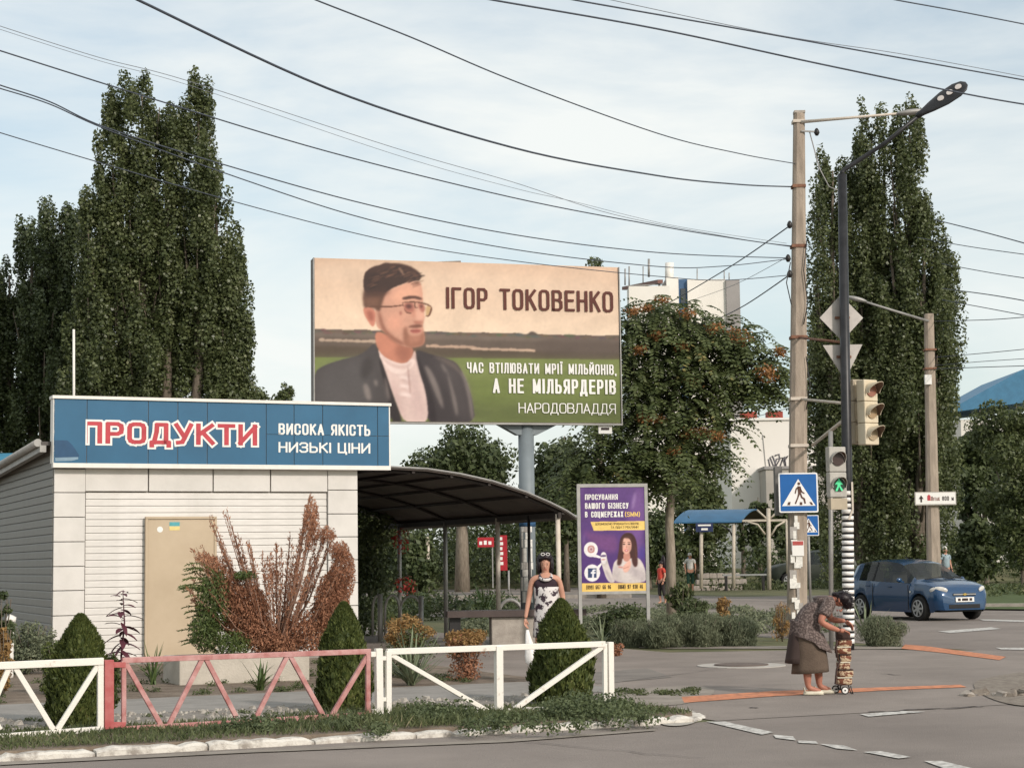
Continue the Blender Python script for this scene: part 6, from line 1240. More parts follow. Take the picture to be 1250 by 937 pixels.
# distant people
def small_person(label, px, py_feet, py_head, Y, shirt, pants, hat=None, extra=None, turn=0, hair=m_hairb):
    f = P(px, py_feet, Y); h = P(px, py_head, Y).z; s = h/1.72; t = thing('person', label, 'person', (f.x, Y, 0), turn)
    q = lambda x, y, z: (x*s, y*s, z*s)
    chs = [[('p', q(0, 0, .92), .13*s), ('c', q(0, 0, 1.25), .13*s), ('u', q(0, 0, 1.38), .08*s), ('n', q(0, 0, 1.46), .045*s), ('h', q(0, -.01, 1.56), .08*s), ('h2', q(0, 0, 1.64), .07*s)],
      [('u', 0, 0), ('s1', q(-.18, 0, 1.38), .05*s), ('e1', q(-.24, .02, 1.12), .04*s), ('w1', q(-.22, -.08, .90), .025*s)], [('u', 0, 0), ('s2', q(.18, 0, 1.38), .05*s), ('e2', q(.24, .02, 1.12), .04*s), ('w2', q(.22, -.08, .90), .025*s)],
      [('p', 0, 0), ('l1', q(-.09, 0, .84), .09*s), ('k1', q(-.10, -.04, .48), .06*s), ('a1', q(-.10, .02, .09), .04*s), ('t1', q(-.10, -.12, .04), .035*s)], [('p', 0, 0), ('l2', q(.09, 0, .84), .09*s), ('k2', q(.10, .04, .48), .06*s), ('a2', q(.10, .12, .09), .04*s), ('t2', q(.10, 0, .04), .035*s)]]
    chs += hand_chains(q(-.22, -.08, .90), (0, -.2, -1), (1, 0, 0), s, .5, 1) + hand_chains(q(.22, -.08, .90), (0, -.2, -1), (-1, 0, 0), s, .5, -1)
    skin('body', chs, m_skin, t, 1, 'p'); face(t, q(0, -.015, 1.555), (0, -1, 0), (0, 0, 1), s, m_skin)
    skin('shirt', [[('a', q(0, 0, .90), .155*s), ('b', q(0, 0, 1.22), .155*s), ('c', q(0, 0, 1.38), .10*s)], [('c', 0, 0), ('d', q(-.18, 0, 1.375), .07*s), ('e', q(-.215, .01, 1.22), .065*s)], [('c', 0, 0), ('f', q(.18, 0, 1.375), .07*s), ('g', q(.215, .01, 1.22), .065*s)]], shirt, t, 1, 'a')
    skin('trousers', [[('a', q(0, 0, .93), .145*s), ('b', q(-.09, 0, .82), .10*s), ('c', q(-.10, -.04, .48), .075*s), ('cc', q(-.10, .0, .30), .065*s)], [('a', 0, 0), ('d', q(.09, 0, .82), .10*s), ('e', q(.10, .04, .48), .075*s), ('ee', q(.10, .08, .30), .065*s)]], pants, t, 1, 'a')
    mb = MB(); mb.ball(q(0, .02, 1.63), (.095*s, .10*s, .09*s)); mb.build('hair' if not hat else 'cap', hair if not hat else hat, t)
    return t
m_red2 = M('cloth_red', (.5, .06, .04), .8); m_wcl = M('cloth_white', (.62, .60, .56), .8); m_dgreen = M('cloth_dark_green', (.02, .06, .04), .8); m_dk = M('cloth_dark', (.03, .025, .025), .8); m_lblue = M('cloth_pale_blue', (.30, .38, .42), .8)
t = small_person('person in white shirt and pale hat standing under the trees by the bus shelter', 843, 716, 674, 88, m_wcl, m_dgreen, hat=m_wcl)
t = small_person('person in red clothes with long dark hair beside the feathery tree trunk', 808, 736, 684, 64, m_red2, m_dk, turn=R(-60))
mb = MB(); mb.ball((0, .10, 1.45), (.11, .07, .28)); mb.build('long_hair', m_hairb, t)
mb = MB(); mb.ball((0, .26, 1.22), (.17, .13, .24)); mb.build('backpack', m_dk, t)
t = small_person('man in a white cap and pale blue shirt walking behind the blue car', 1155, 712, 666, 72, m_lblue, m_dk, hat=m_wcl, turn=R(30))
t = small_person('bare headed person in dark clothes just left of the man in the white cap', 1146, 708, 669, 78, m_dk, m_dk, turn=R(20), hair=m_rust)

# ---------------- trees ----------------
random.seed(21)
g_pop = LEAF('poplar_leaf', (0.046, 0.064, 0.022), (0.165, 0.190, 0.080), .42, .38, .5, (0.31, 0.32, 0.19))
g_pop2 = LEAF('dark_poplar_leaf', (0.034, 0.052, 0.020), (0.110, 0.135, 0.055), .45, .22, .45)
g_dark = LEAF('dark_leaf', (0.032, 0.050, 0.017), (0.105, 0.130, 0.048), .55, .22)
g_mid = LEAF('mid_leaf', (0.044, 0.064, 0.022), (0.150, 0.175, 0.068), .5, .3)
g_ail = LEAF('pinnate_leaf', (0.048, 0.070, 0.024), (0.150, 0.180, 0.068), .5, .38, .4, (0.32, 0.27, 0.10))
g_thuja = LEAF('thuja_leaf', (0.034, 0.054, 0.014), (0.125, 0.145, 0.038), .6, .2, .3, (0.17, 0.16, 0.06))
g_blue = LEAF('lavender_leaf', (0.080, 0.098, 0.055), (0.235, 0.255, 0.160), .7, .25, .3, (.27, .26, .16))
g_grass = LEAF('grass_blade', (0.045, 0.065, 0.025), (0.15, 0.17, 0.075), .6, .3, .3, (.26, .23, .13))
g_weed = LEAF('weed_leaf', (0.055, 0.078, 0.030), (0.16, 0.19, 0.09), .6, .3)
g_dry = LEAF('dry_leaf', (0.20, 0.10, 0.035), (0.46, 0.30, 0.12), .8, .25)
g_dead = LEAF('dead_foliage', (0.24, 0.105, 0.060), (0.46, 0.235, 0.140), .8, .25, .2, (0.62, 0.38, 0.22))
g_seed = LEAF('seed_wing', (0.22, 0.095, 0.035), (0.42, 0.21, 0.075), .7, .3)

PG = 'tall poplars behind the kiosk and crossing'
poplar('poplar_tree', 'tall dark poplar with several tips behind the kiosk', 205, 70, [(176, 95, 470, 34), (150, 120, 480, 30), (243, 105, 480, 36), (205, 132, 480, 34), (262, 205, 490, 30), (125, 200, 490, 28), (170, 300, 505, 62), (255, 330, 505, 46), (276, 380, 500, 26), (284, 300, 470, 15), (283, 415, 505, 24), (112, 320, 500, 34)], 270000, .118, g_pop, m_bark, PG)
poplar('poplar_tree', 'shorter dark poplar at the left edge behind the kiosk', 60, 78, [(78, 258, 520, 42), (38, 275, 530, 34), (104, 262, 520, 32), (8, 318, 540, 30), (55, 350, 600, 70), (-30, 330, 600, 50)], 170000, .125, g_pop2, m_bark, PG)
poplar('poplar_tree', 'tall dark poplar behind the street lamp and traffic lights', 1078, 68, [(1065, 128, 560, 26), (1108, 132, 560, 38), (1080, 140, 560, 40), (1016, 182, 560, 30), (1040, 230, 600, 44), (1125, 255, 600, 34), (1150, 300, 600, 22), (1050, 330, 700, 62), (1118, 340, 700, 50), (1085, 420, 705, 80)], 290000, .112, g_pop, m_bark, PG)
tree('distant_tree', 'small poplar tip showing above the top edge of the billboard', 732, 75, 300, 520, 20, 9000, .13, g_pop, m_bark, .2, lumps=26, cr=.5)
random.seed(22)
# belt of trees behind
BG = 'trees in the belt behind the street'
for (px, Y, pt, pb, hw, n, m_, lab) in ((312, 150, 464, 520, 24, 2500, g_mid, 'small distant round tree just right of the left poplar'), (348, 150, 462, 520, 18, 2000, g_mid, 'small distant round tree left of the billboard edge'),
    (563, 95, 500, 655, 82, 15000, g_dark, 'broad dark tree with thick trunk seen under the canopy'), (455, 90, 560, 700, 60, 8000, g_mid, 'leafy tree behind the left end of the canopy'),
    (690, 92, 505, 690, 56, 12000, g_dark, 'dark tree behind the billboard column'), (505, 60, 640, 740, 34, 5000, g_dark, 'dark shrub with red flowers under the canopy'),
    (850, 100, 560, 690, 46, 9000, g_mid, 'lighter green tree above the left end of the bus shelter'), (790, 96, 600, 715, 60, 9000, g_dark, 'dark tree behind the poster stand'),
    (925, 108, 592, 690, 16, 2600, g_dark, 'slim conifer beside the white wall, left one'), (952, 108, 586, 690, 20, 3200, g_dark, 'fuller conifer beside the white wall, right one'), (905, 108, 612, 690, 9, 900, g_dark, 'smallest conifer above the bus shelter roof'), (985, 100, 600, 720, 34, 7000, g_mid, 'yellowish bush behind the foot of the concrete pole'),
    (1200, 92, 462, 720, 46, 26000, g_dark, 'dark tree right of the distant concrete pole'), (1245, 80, 452, 725, 66, 34000, g_mid, 'leafy green tree at the right edge of the picture'), (1185, 85, 620, 722, 34, 7000, g_dark, 'low dark shrub mass behind the man in the cap')):
    bt = .42 if 'trunk seen' in lab else .18
    tree('broadleaf_tree' if 'conifer' not in lab else 'conifer_tree', lab, px, Y, pt, pb, hw, n, .26 if Y > 80 else .16, m_, m_bark2 if bt > .4 else m_bark, bt, BG, lumps=34)
hedge = []
for i in range(150):
    px = random.uniform(395, 1300); Y = random.uniform(98, 112); p = P(px, random.uniform(668, 706), Y); q = random.uniform(.7, 1.5); hedge.append((p.x, Y, max(.3, p.z), q, q, q))
for i in range(90): p = P(random.uniform(400, 720), random.uniform(628, 700), 104 + random.uniform(0, 8)); hedge.append((p.x, p.y, p.z, 1.4, 1.0, 1.3))
tag(leaves('shrub_belt', hedge, 72000, .22, g_dark, None, fill=.3), 'dense dark belt of shrubs closing the view behind the street', 'shrubs', kind='stuff')
hedge = [(P(random.uniform(800, 1010), 0, Y_).x, Y_, random.uniform(.0, .25), .8, .8, .3) for Y_ in [random.uniform(88, 100) for _ in range(60)]] + [(P(random.uniform(1080, 1300), 0, Y_).x, Y_, .05, .9, .9, .3) for Y_ in [random.uniform(66, 84) for _ in range(60)]]
tag(leaves('far_grass', hedge, 14000, .16, g_grass, None, fill=.3, up=1.5), kind='stuff')
# dark climbing plant on the shaded kiosk side
c = P(456, 700, 40); t = thing('climbing_plant', 'dark climbing plant with red flowers in the shade under the canopy', 'plant', (c.x, 40, 0))
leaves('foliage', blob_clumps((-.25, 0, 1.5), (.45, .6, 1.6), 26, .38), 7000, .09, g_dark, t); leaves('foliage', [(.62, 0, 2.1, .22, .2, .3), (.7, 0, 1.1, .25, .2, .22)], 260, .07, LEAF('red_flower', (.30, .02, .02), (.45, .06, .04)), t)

# ailanthus with hanging compound leaves and seed clusters
Y9 = 45.0; b = P(819, 735, Y9); b.z = 0; LA = Loc(b, Y9); AT = thing('feathery_tree', 'leaning tree with feathery leaves and orange seed clusters beside the billboard', 'tree', (b.x, b.y, 0))
cl9 = [(770, 400, 34), (800, 388, 34), (835, 395, 36), (868, 410, 34), (905, 418, 30), (935, 440, 26), (952, 466, 16), (925, 470, 22), (890, 455, 34), (850, 440, 44), (800, 430, 44), (765, 450, 34), (780, 490, 42), (820, 490, 48), (862, 495, 34), (882, 520, 22), (800, 540, 50), (845, 545, 38), (775, 570, 36), (815, 575, 34), (858, 570, 20), (750, 545, 30), (735, 510, 30), (720, 560, 30), (700, 590, 28), (740, 590, 34), (878, 560, 14), (940, 480, 14), (905, 480, 14), (785, 592, 20)]
NF = 2300; Cn = []; Un = []; Vn = []
wts = np.array([c[2]**1.5 for c in cl9]); wts = wts/wts.sum(); ids = RNG.choice(len(cl9), NF, p=wts)
for k in range(NF):
    cx, cy, r = cl9[ids[k]]; r *= .84; d = unit(RNG.normal(size=(1, 3)))[0]; f = .55 + .5*RNG.random(); c = LA(cx, cy); rm = r/FPX*Y9
    c = np.array([c.x, c.y*0 + 0, c.z]) + d*rm*f*np.array([.9, 1.3, .9]); o = np.array([d[0], d[1], 0]); o = o/max(.01, np.linalg.norm(o)); Lf = .42 + .62*RNG.random(); s_ = np.array([-o[1], o[0], 0])
    rise = .7*RNG.random() + .05 if d[2] > .2 else .3*RNG.random()
    for j in range(1, 9):
        t_ = j/8; p = c + o*Lf*t_*.85 + np.array([0, 0, 1])*(rise*t_ - .62*t_*t_)*Lf; tang = o*.85 + np.array([0, 0, 1])*(rise - 1.24*t_)
        for sg in (-1, 1):
            ax_ = s_*sg*.9 + tang*.35 + np.array([0, 0, -.22]); ax_ = ax_/np.linalg.norm(ax_); l_ = .078*(1.1 - .5*abs(t_-.45)); Cn.append(p + ax_*l_); Un.append(ax_*l_); nn = np.cross(ax_, tang + RNG.normal(size=3)*.3); nn /= max(.01, np.linalg.norm(nn)); Vn.append(np.cross(nn, ax_)*.034)
link('crown', quads_mesh('crown', np.array(Cn), np.array(Un), np.array(Vn)), g_ail, AT)
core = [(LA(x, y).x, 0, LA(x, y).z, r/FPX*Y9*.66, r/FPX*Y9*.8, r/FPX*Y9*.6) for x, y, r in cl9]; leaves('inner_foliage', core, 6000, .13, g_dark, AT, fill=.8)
mb = MB(); mb.tube([(0, 0, 0), LA(819, 680), LA(817, 640), LA(820, 590), LA(818, 520), LA(826, 450), LA(838, 405)], [.13, .12, .11, .10, .09, .06, .02], 10)
for pts in ([(820, 590), (790, 540), (775, 470), (772, 410)], [(818, 560), (850, 500), (888, 450), (930, 445)], [(820, 500), (800, 440), (800, 395)], [(820, 600), (850, 570), (870, 540)], [(820, 600), (780, 580), (720, 565)]): mb.tube([LA(x, y) for x, y in pts], [.06, .045, .03, .015][:len(pts)], 6)
mb.build('trunk', m_bark2, AT)
for (x, y, r) in ((806, 370, 7), (838, 386, 8), (868, 404, 8), (896, 410, 10), (905, 416, 9), (950, 432, 6), (930, 455, 10), (936, 462, 8), (800, 412, 8), (774, 384, 7), (788, 380, 6), (842, 468, 9), (790, 510, 9), (800, 514, 8), (838, 530, 9), (856, 528, 8), (870, 534, 8), (778, 430, 7), (832, 425, 8), (820, 552, 6)):
    c = LA(x, y, -.5 if r < 9 else -.6); rr = r/FPX*Y9; leaves('seed_cluster', [(c.x + random.uniform(-.3, .3)*rr, -.95 + random.uniform(-.15, .15), c.z, rr*1.7, rr*1.3, rr*1.0)], 150, .075, g_seed, AT, fill=.7)

# ---------------- plants near the kiosk ----------------
random.seed(31)
def cone(name, label, px, pyb, pyt, hw, n, lean=0):
    g = G(px, pyb, .02); Y = g.y; h = P(px, pyt, Y).z; r = hw/FPX*Y; t = thing(name, label, 'conifer', (g.x, g.y, .01), 0, 'clipped conifers behind the fence')
    N = n; f = RNG.random(N)**.9; a = RNG.random(N)*6.283; ph_ = px*.7; prof = (1-f**2.5)**.80*np.clip(.86+f, 0, 1)*(1 + .08*np.sin(a*3 + f*9 + ph_) + .07*np.sin(a*6 - f*15 + ph_*2) + .06*np.sin(a*11 + f*31))
    rr = r*(prof*(.76 + .28*RNG.random(N)) + .03); c = np.stack([rr*np.cos(a) + lean*f*h, rr*np.sin(a), .03 + f*h*.97], 1)
    out = np.stack([np.cos(a), np.sin(a), np.zeros(N)], 1); u = unit(out*.45 + np.array([0, 0, 1.0]) + RNG.normal(size=(N, 3))*.35); tn = np.stack([-np.sin(a), np.cos(a), np.zeros(N)], 1)
    v = unit(np.cross(u, out + RNG.normal(size=(N, 3))*.5)); s = (.018 + .024*RNG.random(N))[:, None]
    link('foliage', quads_mesh('foliage', c, u*s, v*s*.42), g_thuja, t)
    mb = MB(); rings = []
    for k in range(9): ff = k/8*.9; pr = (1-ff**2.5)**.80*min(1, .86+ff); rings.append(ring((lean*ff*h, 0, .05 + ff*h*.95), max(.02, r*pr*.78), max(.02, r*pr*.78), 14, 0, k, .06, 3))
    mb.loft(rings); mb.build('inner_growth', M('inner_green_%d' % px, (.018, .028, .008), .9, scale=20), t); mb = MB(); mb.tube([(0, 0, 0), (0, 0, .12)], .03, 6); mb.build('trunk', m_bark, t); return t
cone('conifer_shrub', 'clipped conifer at left behind the white fence section', 97, 884, 752, 37, 26000)
cone('conifer_shrub', 'tall clipped conifer behind the red fence section at the planter corner', 420, 866, 737, 31, 26000)
cone('conifer_shrub', 'clipped conifer in front of the woman in the dress', 687, 857, 733, 36, 26000)

# dead thuja in the planter
g = FPn.w(pw*.62, .45); DT = thing('dead_conifer', 'large dead brown conifer with bare branches in the planter', 'conifer', (g.x, g.y, ph-.06)); YD = g.y; LDt = lambda x, y, dy=0.0: P(x, y, YD+dy) - Vector((g.x, g.y, ph-.06))
mb = MB(); tips = []
base = LDt(338, 800)
for i in range(105):
    r_ = random.random()
    if r_ < .40: tx = random.uniform(225, 330); ty = 800 - random.uniform(70, 170)*(1 - .25*abs(tx-275)/60)
    elif r_ < .85: tx = random.uniform(345, 433); ty = 800 - random.uniform(70, 205)*(1 - .5*abs(tx-380)/60)
    else: tx = random.uniform(325, 365); ty = random.uniform(660, 760)
    dy = random.uniform(-.5, .5)
    tp_ = LDt(tx, ty, dy); md_ = base + (tp_-base)*.5 + Vector(((tp_.x-base.x)*.10, dy*.1, -.06)); b0 = base + Vector((random.uniform(-.12, .12), random.uniform(-.1, .1), -.25))
    mb.tube([b0, base + (tp_-base)*.22 + Vector((0, 0, -.03)), md_, tp_], [.014, .011, .007, .003], 5, cap=False); tips.append((b0, md_, tp_))
for (tx, ty) in ((378, 596), (386, 618), (372, 640), (400, 640), (420, 660), (405, 655), (258, 628), (275, 620), (288, 650), (250, 670), (305, 655), (338, 655), (240, 690), (428, 680)):
    for k in range(3): tp_ = LDt(tx + random.uniform(-3, 3), ty + random.uniform(0, 10), random.uniform(-.25, .25)); md_ = base + (tp_-base)*.5 + Vector(((tp_.x-base.x)*.08, 0, -.04)); mb.tube([base, md_, tp_], [.014, .009, .003], 5, cap=False); tips.append((base, md_, tp_))
mb.build('branches', M('dead_branch', (0.22, 0.12, 0.085), .85, scale=20, col2=(0.36, 0.23, 0.17)), DT)
Cn = []; Un = []; Vn = []
for (b0, md_, tp_) in tips:
    a0 = np.array(b0); a1 = np.array(md_); a2 = np.array(tp_); lo = .45
    dens = 62
    for k in range(dens):
        f = lo + (1-lo)*random.random(); p = a0*(1-f)**2 + 2*a1*f*(1-f) + a2*f*f; dr = (a2-a1); dr = dr/np.linalg.norm(dr)
        u = dr*.8 + RNG.normal(size=3)*.55 + np.array([0, 0, .1]); u /= np.linalg.norm(u); s = .015 + .024*random.random(); n_ = np.cross(u, RNG.normal(size=3)); n_ /= np.linalg.norm(n_)
        p = p + RNG.normal(size=3)*.022*(1.4-f); Cn.append(p + u*s*.6); Un.append(u*s); Vn.append(n_*s*.28)
def dblob(cx, cy, rx, ry, n, dy=0.0, droop=-.5, size=.024):
    for k in range(n):
        d = unit(RNG.normal(size=(1, 3)))[0]; c = LDt(cx, cy, dy); p = np.array(c) + d*np.array([rx/FPX*YD, .35, ry/FPX*YD])*(random.random()**.4)
        u = np.array([d[0]*.5, d[1]*.5, droop]) + RNG.normal(size=3)*.45; u /= np.linalg.norm(u); s = size*(.6+.9*random.random()); n_ = np.cross(u, RNG.normal(size=3)); n_ /= np.linalg.norm(n_); Cn.append(p); Un.append(u*s); Vn.append(n_*s*.26)
for a in ((300, 748, 30, 36, 8200), (278, 720, 22, 26, 3200), (320, 775, 26, 22, 3400), (405, 738, 22, 42, 7500), (418, 700, 16, 34, 2800), (385, 770, 30, 28, 4200), (350, 785, 24, 18, 2400), (380, 640, 10, 34, 1500), (398, 652, 14, 10, 500), (414, 672, 13, 12, 800), (265, 690, 14, 12, 700), (250, 682, 12, 8, 400), (330, 700, 8, 26, 500)): dblob(*a)
link('dead_foliage', quads_mesh('dead_foliage', np.array(Cn), np.array(Un), np.array(Vn)), g_dead, DT)
Cn = []; Un = []; Vn = []
for a in ((262, 735, 22, 42, 3600, -.15), (250, 770, 20, 26, 2600, -.2), (285, 785, 24, 16, 1800, -.2), (300, 702, 14, 6, 500, -.1)): dblob(*a, size=.026)
for k in range(34):   # arching green sprays to the left
    yy = random.uniform(690, 792); x1 = random.uniform(216, 240); p0 = np.array(LDt(268, yy + 14, -.15 + random.uniform(-.25, .25))); p1 = np.array(LDt(x1, yy, random.uniform(-.5, .1)))
    for j in range(60):
        f = j/60; p = p0*(1-f) + p1*f + np.array([0, 0, .10*math.sin(f*3.1)]); u = (p1-p0); u = u/np.linalg.norm(u) + RNG.normal(size=3)*.5 + np.array([0, 0, -.5]); u /= np.linalg.norm(u); s = .028; n_ = np.cross(u, RNG.normal(size=3)); n_ /= np.linalg.norm(n_); Cn.append(p + u*s*.5); Un.append(u*s); Vn.append(n_*s*.3)
link('green_foliage', quads_mesh('green_foliage', np.array(Cn), np.array(Un), np.array(Vn)), LEAF('conifer_green', (0.05, 0.085, 0.022), (0.14, 0.17, 0.05), .6, .2), DT)

# blade plants built from shared leaf meshes
def blade_mesh(L_, w, bend, nm='leaf'):
    mb = MB(); n = 5; vs = []
    for k in range(n+1):
        f = k/n; ww = w*(1-f)**.6*(.6+.4*min(1, f*4)) if k < n else 0; vs += [(-ww, bend*f*f*L_, f*L_*(1-.25*bend*f)), (0, bend*f*f*L_ + w*.35*(1-f), f*L_*(1-.25*bend*f)), (ww, bend*f*f*L_, f*L_*(1-.25*bend*f))]
    mb.add(vs, [q for k in range(n) for q in ((3*k, 3*k+1, 3*k+4, 3*k+3), (3*k+1, 3*k+2, 3*k+5, 3*k+4))], 0, True); return mb.mesh(nm)
def blade_plant(name, label, pos, n, L_, w, spread, mat, cat='plant', bendr=(.1, .6), group=None):
    t = thing(name, label, cat, pos, 0, group); ms = [blade_mesh(L_*k, w, b_) for k, b_ in ((1, bendr[0]), (.85, (bendr[0]+bendr[1])/2), (.9, bendr[1]))]
    for q in ms: q.materials.append(mat)
    for i in range(n):
        o = link('leaf', random.choice(ms), None, t); a = random.random()*6.283; ti = spread*random.random()**.6; o.rotation_euler = Euler((-ti, 0, a), 'XYZ'); o.location = (-math.sin(a)*.03*0+random.uniform(-.04, .04), random.uniform(-.04, .04), 0); o.scale = (1, 1, random.uniform(.7, 1.1))
    return t
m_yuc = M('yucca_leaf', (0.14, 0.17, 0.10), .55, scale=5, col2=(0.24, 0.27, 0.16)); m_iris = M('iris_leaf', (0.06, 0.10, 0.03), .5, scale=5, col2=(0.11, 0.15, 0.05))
p = P(502, 822, 23.6); blade_plant('yucca', 'spiky pale green yucca in front of the dry bush by the canopy', (p.x, p.y, .02), 60, .85, .022, 1.0, m_yuc, bendr=(.05, .3))
p = G(187, 836); blade_plant('iris_clump', 'upright iris leaves by the kiosk door behind the red fence', (p.x, p.y, .01), 16, .62, .018, .35, m_iris)
p = G(318, 843); blade_plant('iris_clump', 'green iris leaves in front of the concrete planter', (p.x, p.y, .01), 26, .48, .017, .75, m_iris)
p = G(735, 790); blade_plant('yucca', 'spiky yucca between the poster stand and the clipped conifer', (p.x, p.y, .01), 40, .75, .022, 1.25, m_yuc, bendr=(.1, .5))
p = G(1058, 781); blade_plant('yucca', 'spiky plant right of the striped lamp pole foot', (p.x, p.y, .01), 30, .95, .022, .7, m_yuc, bendr=(.1, .4))
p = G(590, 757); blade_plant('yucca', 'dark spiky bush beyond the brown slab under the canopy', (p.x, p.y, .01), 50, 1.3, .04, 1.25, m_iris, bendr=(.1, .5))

# purple amaranth with large leaves
p = P(152, 800, 22.5); p.z = 0; AM = thing('purple_plant', 'tall plant with dark purple leaves before the white siding', 'plant', (p.x, p.y, 0)); la = Loc(p, 22.5)
m_purp = M('purple_leaf', (0.055, 0.012, 0.022), .5, scale=10, col2=(0.10, 0.025, 0.035)); MB().tube([(0, 0, 0), la(148, 800), la(152, 760), la(150, 722)], [.016, .014, .010, .005], 6).build('stem', m_purp, AM)
mb = MB(); n = 5; vs = []
for k in range(n+1): f = k/n; w = .045*math.sin(math.pi*min(1, f*.96+.02))**.8; vs += [(f*.24, -w, -.10*f*f), (f*.24, 0, -.10*f*f - .012), (f*.24, w, -.10*f*f)]
mb.add(vs, [q for k in range(n) for q in ((3*k, 3*k+1, 3*k+4, 3*k+3), (3*k+1, 3*k+2, 3*k+5, 3*k+4))], 0, True); lm = mb.mesh('leaf'); lm.materials.append(m_purp)
for i in range(34): f = .22 + .78*(i/33); c = la(149 + 2*math.sin(i), 830 - f*110); o = link('leaf', lm, None, AM); o.location = c; o.rotation_euler = (random.uniform(-.3, .3), random.uniform(-.6, .5), i*2.4); s = random.uniform(.65, 1.15)*(1.15-.45*f); o.scale = (s, s, s)

# dry hydrangea like bushes, low bushes
def bush(name, label, px, pyb, pyt, hw, n, size, mat, cat='bush', mat2=None, n2=0, group=None, up=0.0, Y=None, aspect=.6, lumps=20):
    g = G(px, pyb, .01) if Y is None else P(px, pyb, Y); Y = g.y; h = P(px, pyt, Y).z; r = hw/FPX*Y; t = thing(name, label, cat, (g.x, g.y, 0), 0, group)
    cl = blob_clumps((0, 0, h*.5), (r*.72, r*.6, h*.30), lumps, min(r, h)*.34, .9) + blob_clumps((0, 0, h*.2), (r*.6, r*.5, h*.15), lumps//2, min(r, h)*.34, .9); leaves('foliage', cl, n, size, mat, t, fill=.35, up=up, aspect=aspect)
    if mat2: leaves('dry_heads', blob_clumps((0, 0, h*.72), (r*.85, r*.7, h*.22), lumps, .09), n2, size, mat2, t, fill=.5)
    mb = MB()
    for i in range(9): a = i*.7; mb.tube([(0, 0, 0), (r*.3*math.cos(a), r*.3*math.sin(a), h*.4), (r*.6*math.cos(a), r*.6*math.sin(a), h*.75)], [.012, .008, .004], 4)
    mb.build('stems', m_bark, t); return t
bush('dry_bush', 'dry yellowish bush behind the pale green yucca', 498, 826, 752, 36, 4200, .035, g_mid, mat2=g_dry, n2=4200)
bush('dry_bush', 'round dry brown bush beside the canopy post', 571, 830, 763, 36, 2800, .035, g_dead, mat2=g_dry, n2=6500)
bush('green_bush', 'grey green bush beside the corrugated pipe at far left', 35, 822, 744, 36, 7000, .045, g_blue)
bush('green_bush', 'leafy plant hanging in at the left edge beside the kiosk wall', 2, 800, 696, 18, 3500, .05, g_dark, Y=25)
bush('green_bush', 'reddish green bush at the left edge behind the white fence', 4, 850, 742, 14, 2600, .05, g_dry, Y=23)
bush('green_bush', 'yellow green bush behind the left clipped conifer', 72, 846, 773, 30, 6500, .04, g_thuja)
bush('green_bush', 'bronze green bush right of the left clipped conifer', 126, 846, 782, 26, 5200, .04, g_thuja)
bush('green_bush', 'dark green bush under the poster stand', 760, 776, 738, 42, 5200, .07, g_dark)
bush('green_bush', 'tall weedy bush around the feathery tree trunk', 832, 768, 700, 20, 3000, .12, g_mid, up=1.2, aspect=.3)
bush('green_bush', 'lower leafy weeds just right of the feathery tree trunk', 846, 770, 722, 24, 3600, .11, g_weed, up=1, aspect=.35)
WG = 'feathery grey green shrubs along the pavement edge'
for px, pb, pt, hw in ((770, 789, 752, 32), (812, 790, 748, 36), (856, 789, 744, 38), (898, 788, 748, 30)): bush('feathery_shrub', None, px, pb, pt, hw, 19000, .075, g_blue, 'shrub', None, 0, WG, up=2.2, aspect=.13)['label'] = {770: 'feathery grey green shrub nearest the poster stand leg', 812: 'feathery grey green shrub in front of the feathery tree trunk', 856: 'feathery grey green shrub directly in front of the bus shelter', 898: 'feathery grey green shrub ending the row beside the concrete pole'}[px]
bush('feathery_shrub', 'feathery grey green shrub right of the striped lamp pole', 1078, 788, 748, 32, 19000, .075, g_blue, 'shrub', None, 0, WG, up=2.2, aspect=.13)
bush('dry_bush', 'tall dry weeds around the foot of the concrete pole', 955, 782, 722, 14, 1300, .07, g_dry, up=2, aspect=.2)
bush('dry_bush', 'small dry reddish shrub in front of the bus shelter kerb', 884, 757, 722, 12, 1200, .08, g_dry, up=1)
bush('dry_bush', 'brown dry weeds behind the corner of the right fence post', 752, 800, 782, 12, 900, .04, g_dead)
# verge grass and weeds
N = 52000; uu = RNG.uniform(-9, 8.9, N); vv = 15.74 + (RNG.random(N)**1.0)*1.75; kz = (np.sin(uu*2.1) + np.sin(uu*.83+1) + np.sin(vv*5+uu*3.1))*.5
keep = RNG.random(N) < np.clip(.55 + .3*kz + (uu > 0)*.15, .12, 1); uu = uu[keep]; vv = vv[keep]; N = len(uu); cs, sn = math.cos(YAW), math.sin(YAW)
h_ = (.012 + .034*RNG.random(N))*(1 + .9*(uu > 1)*(uu < 8.7)*np.clip(np.sin(uu*1.3), 0, 1)); c = np.stack([uu*cs - vv*sn, uu*sn + vv*cs, zv + h_*.8], 1); d = unit(np.stack([RNG.normal(size=N)*.6, RNG.normal(size=N)*.6, np.ones(N)], 1)); s_ = unit(np.cross(d, RNG.normal(size=(N, 3))))
tag(link('verge_grass', quads_mesh('verge_grass', c, d*h_[:, None], s_*.0065), g_grass), kind='stuff')
def weeds(name, spots, n, size, mat): tag(leaves(name, spots, n, size, mat, None, fill=.6, up=.6), kind='stuff')
sp = []
for (px, py, r, k) in ((505, 886, .16, 5), (530, 880, .22, 8), (600, 884, .14, 5), (690, 874, .22, 9), (730, 872, .26, 11), (765, 878, .2, 8), (795, 876, .10, 4), (410, 888, .14, 6), (340, 890, .15, 7), (290, 892, .17, 8), (450, 882, .14, 5), (560, 888, .13, 5), (640, 886, .14, 6), (260, 898, .1, 4), (700, 888, .12, 5), (480, 893, .12, 5)):
    for j in range(k): g = G(px + random.uniform(-28, 28), py + random.uniform(-5, 5), zv); sp.append((g.x, g.y, zv + r*.3, r, r, r*.62))
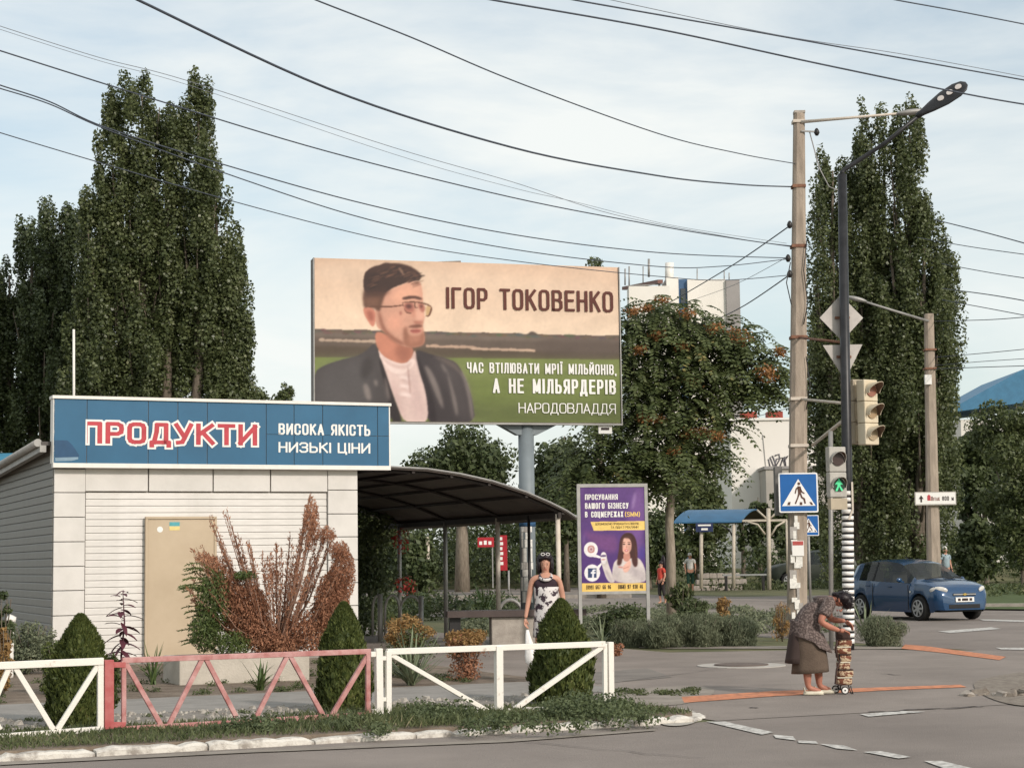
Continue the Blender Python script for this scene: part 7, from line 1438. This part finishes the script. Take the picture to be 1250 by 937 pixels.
weeds('verge_weeds', [q for k_, q in enumerate(sp) if k_ % 5 < 3], 15000, .034, g_weed)
sp = []
for i in range(70): p = Vector(uv(random.uniform(-8, 9), random.uniform(17.6, 19.7))); sp.append((p.x, p.y, .02, .10, .10, .03))
for i in range(230): p = Vector(uv(random.uniform(-6, 9.5), random.uniform(22, 28))); sp.append((p.x, p.y, .03, .13, .13, .05))
for i in range(30): g = G(random.uniform(745, 850), random.uniform(843, 850)); sp.append((g.x, g.y, .03, .10, .06, .03))
weeds('low_weeds', sp, 34000, .03, g_grass)
sp = []
for i in range(130): g = G(random.uniform(560, 1010), random.uniform(742, 775)); sp.append((g.x, g.y, .08, .4, .4, .14))
weeds('bed_grass', sp, 30000, .075, g_blue)
sp = []
for i in range(40): g = G(random.uniform(430, 620), random.uniform(742, 765)); sp.append((g.x, g.y, .3, .5, .4, .4))
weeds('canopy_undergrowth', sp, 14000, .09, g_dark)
# rubble stones along the fence and gravel strip
mb = MB(); r_ = random.Random(4)
for i in range(1500):
    u_ = r_.uniform(-8, 9.0); v_ = r_.uniform(17.35, 19.55) if r_.random() < .8 else r_.gauss(19.6, .05); s = r_.uniform(.012, .04)*(1.7 if r_.random() < .06 else 1); x, y, _ = uv(u_, v_); vs = [(x + s*r_.uniform(.7, 1.2)*math.cos(a), y + s*r_.uniform(.7, 1.2)*math.sin(a), .012) for a in (0, 1.57, 3.14, 4.71)] + [(x + s*.6*math.cos(a), y + s*.6*math.sin(a), .014 + s*r_.uniform(.5, .9)) for a in (.3, 1.8, 3.4, 5.0)]
    mb.add(vs, [(4, 5, 6, 7), (0, 1, 5, 4), (1, 2, 6, 5), (2, 3, 7, 6), (3, 0, 4, 7)])
o = mb.build('gravel', M('gravel_stone', (0.26, 0.235, 0.205), .9, scale=3, col2=(0.44, 0.41, 0.36))); tag(o, kind='stuff')
mb = MB()
for i in range(26): g = G(r_.uniform(545, 700), r_.uniform(866, 869), zv); s = r_.uniform(.03, .06); mb.ball((g.x, g.y, zv + s*.3), (s*1.3, s, s*.6), 0, 8, 5)
tag(mb.build('rubble', m_whitewash), kind='stuff')
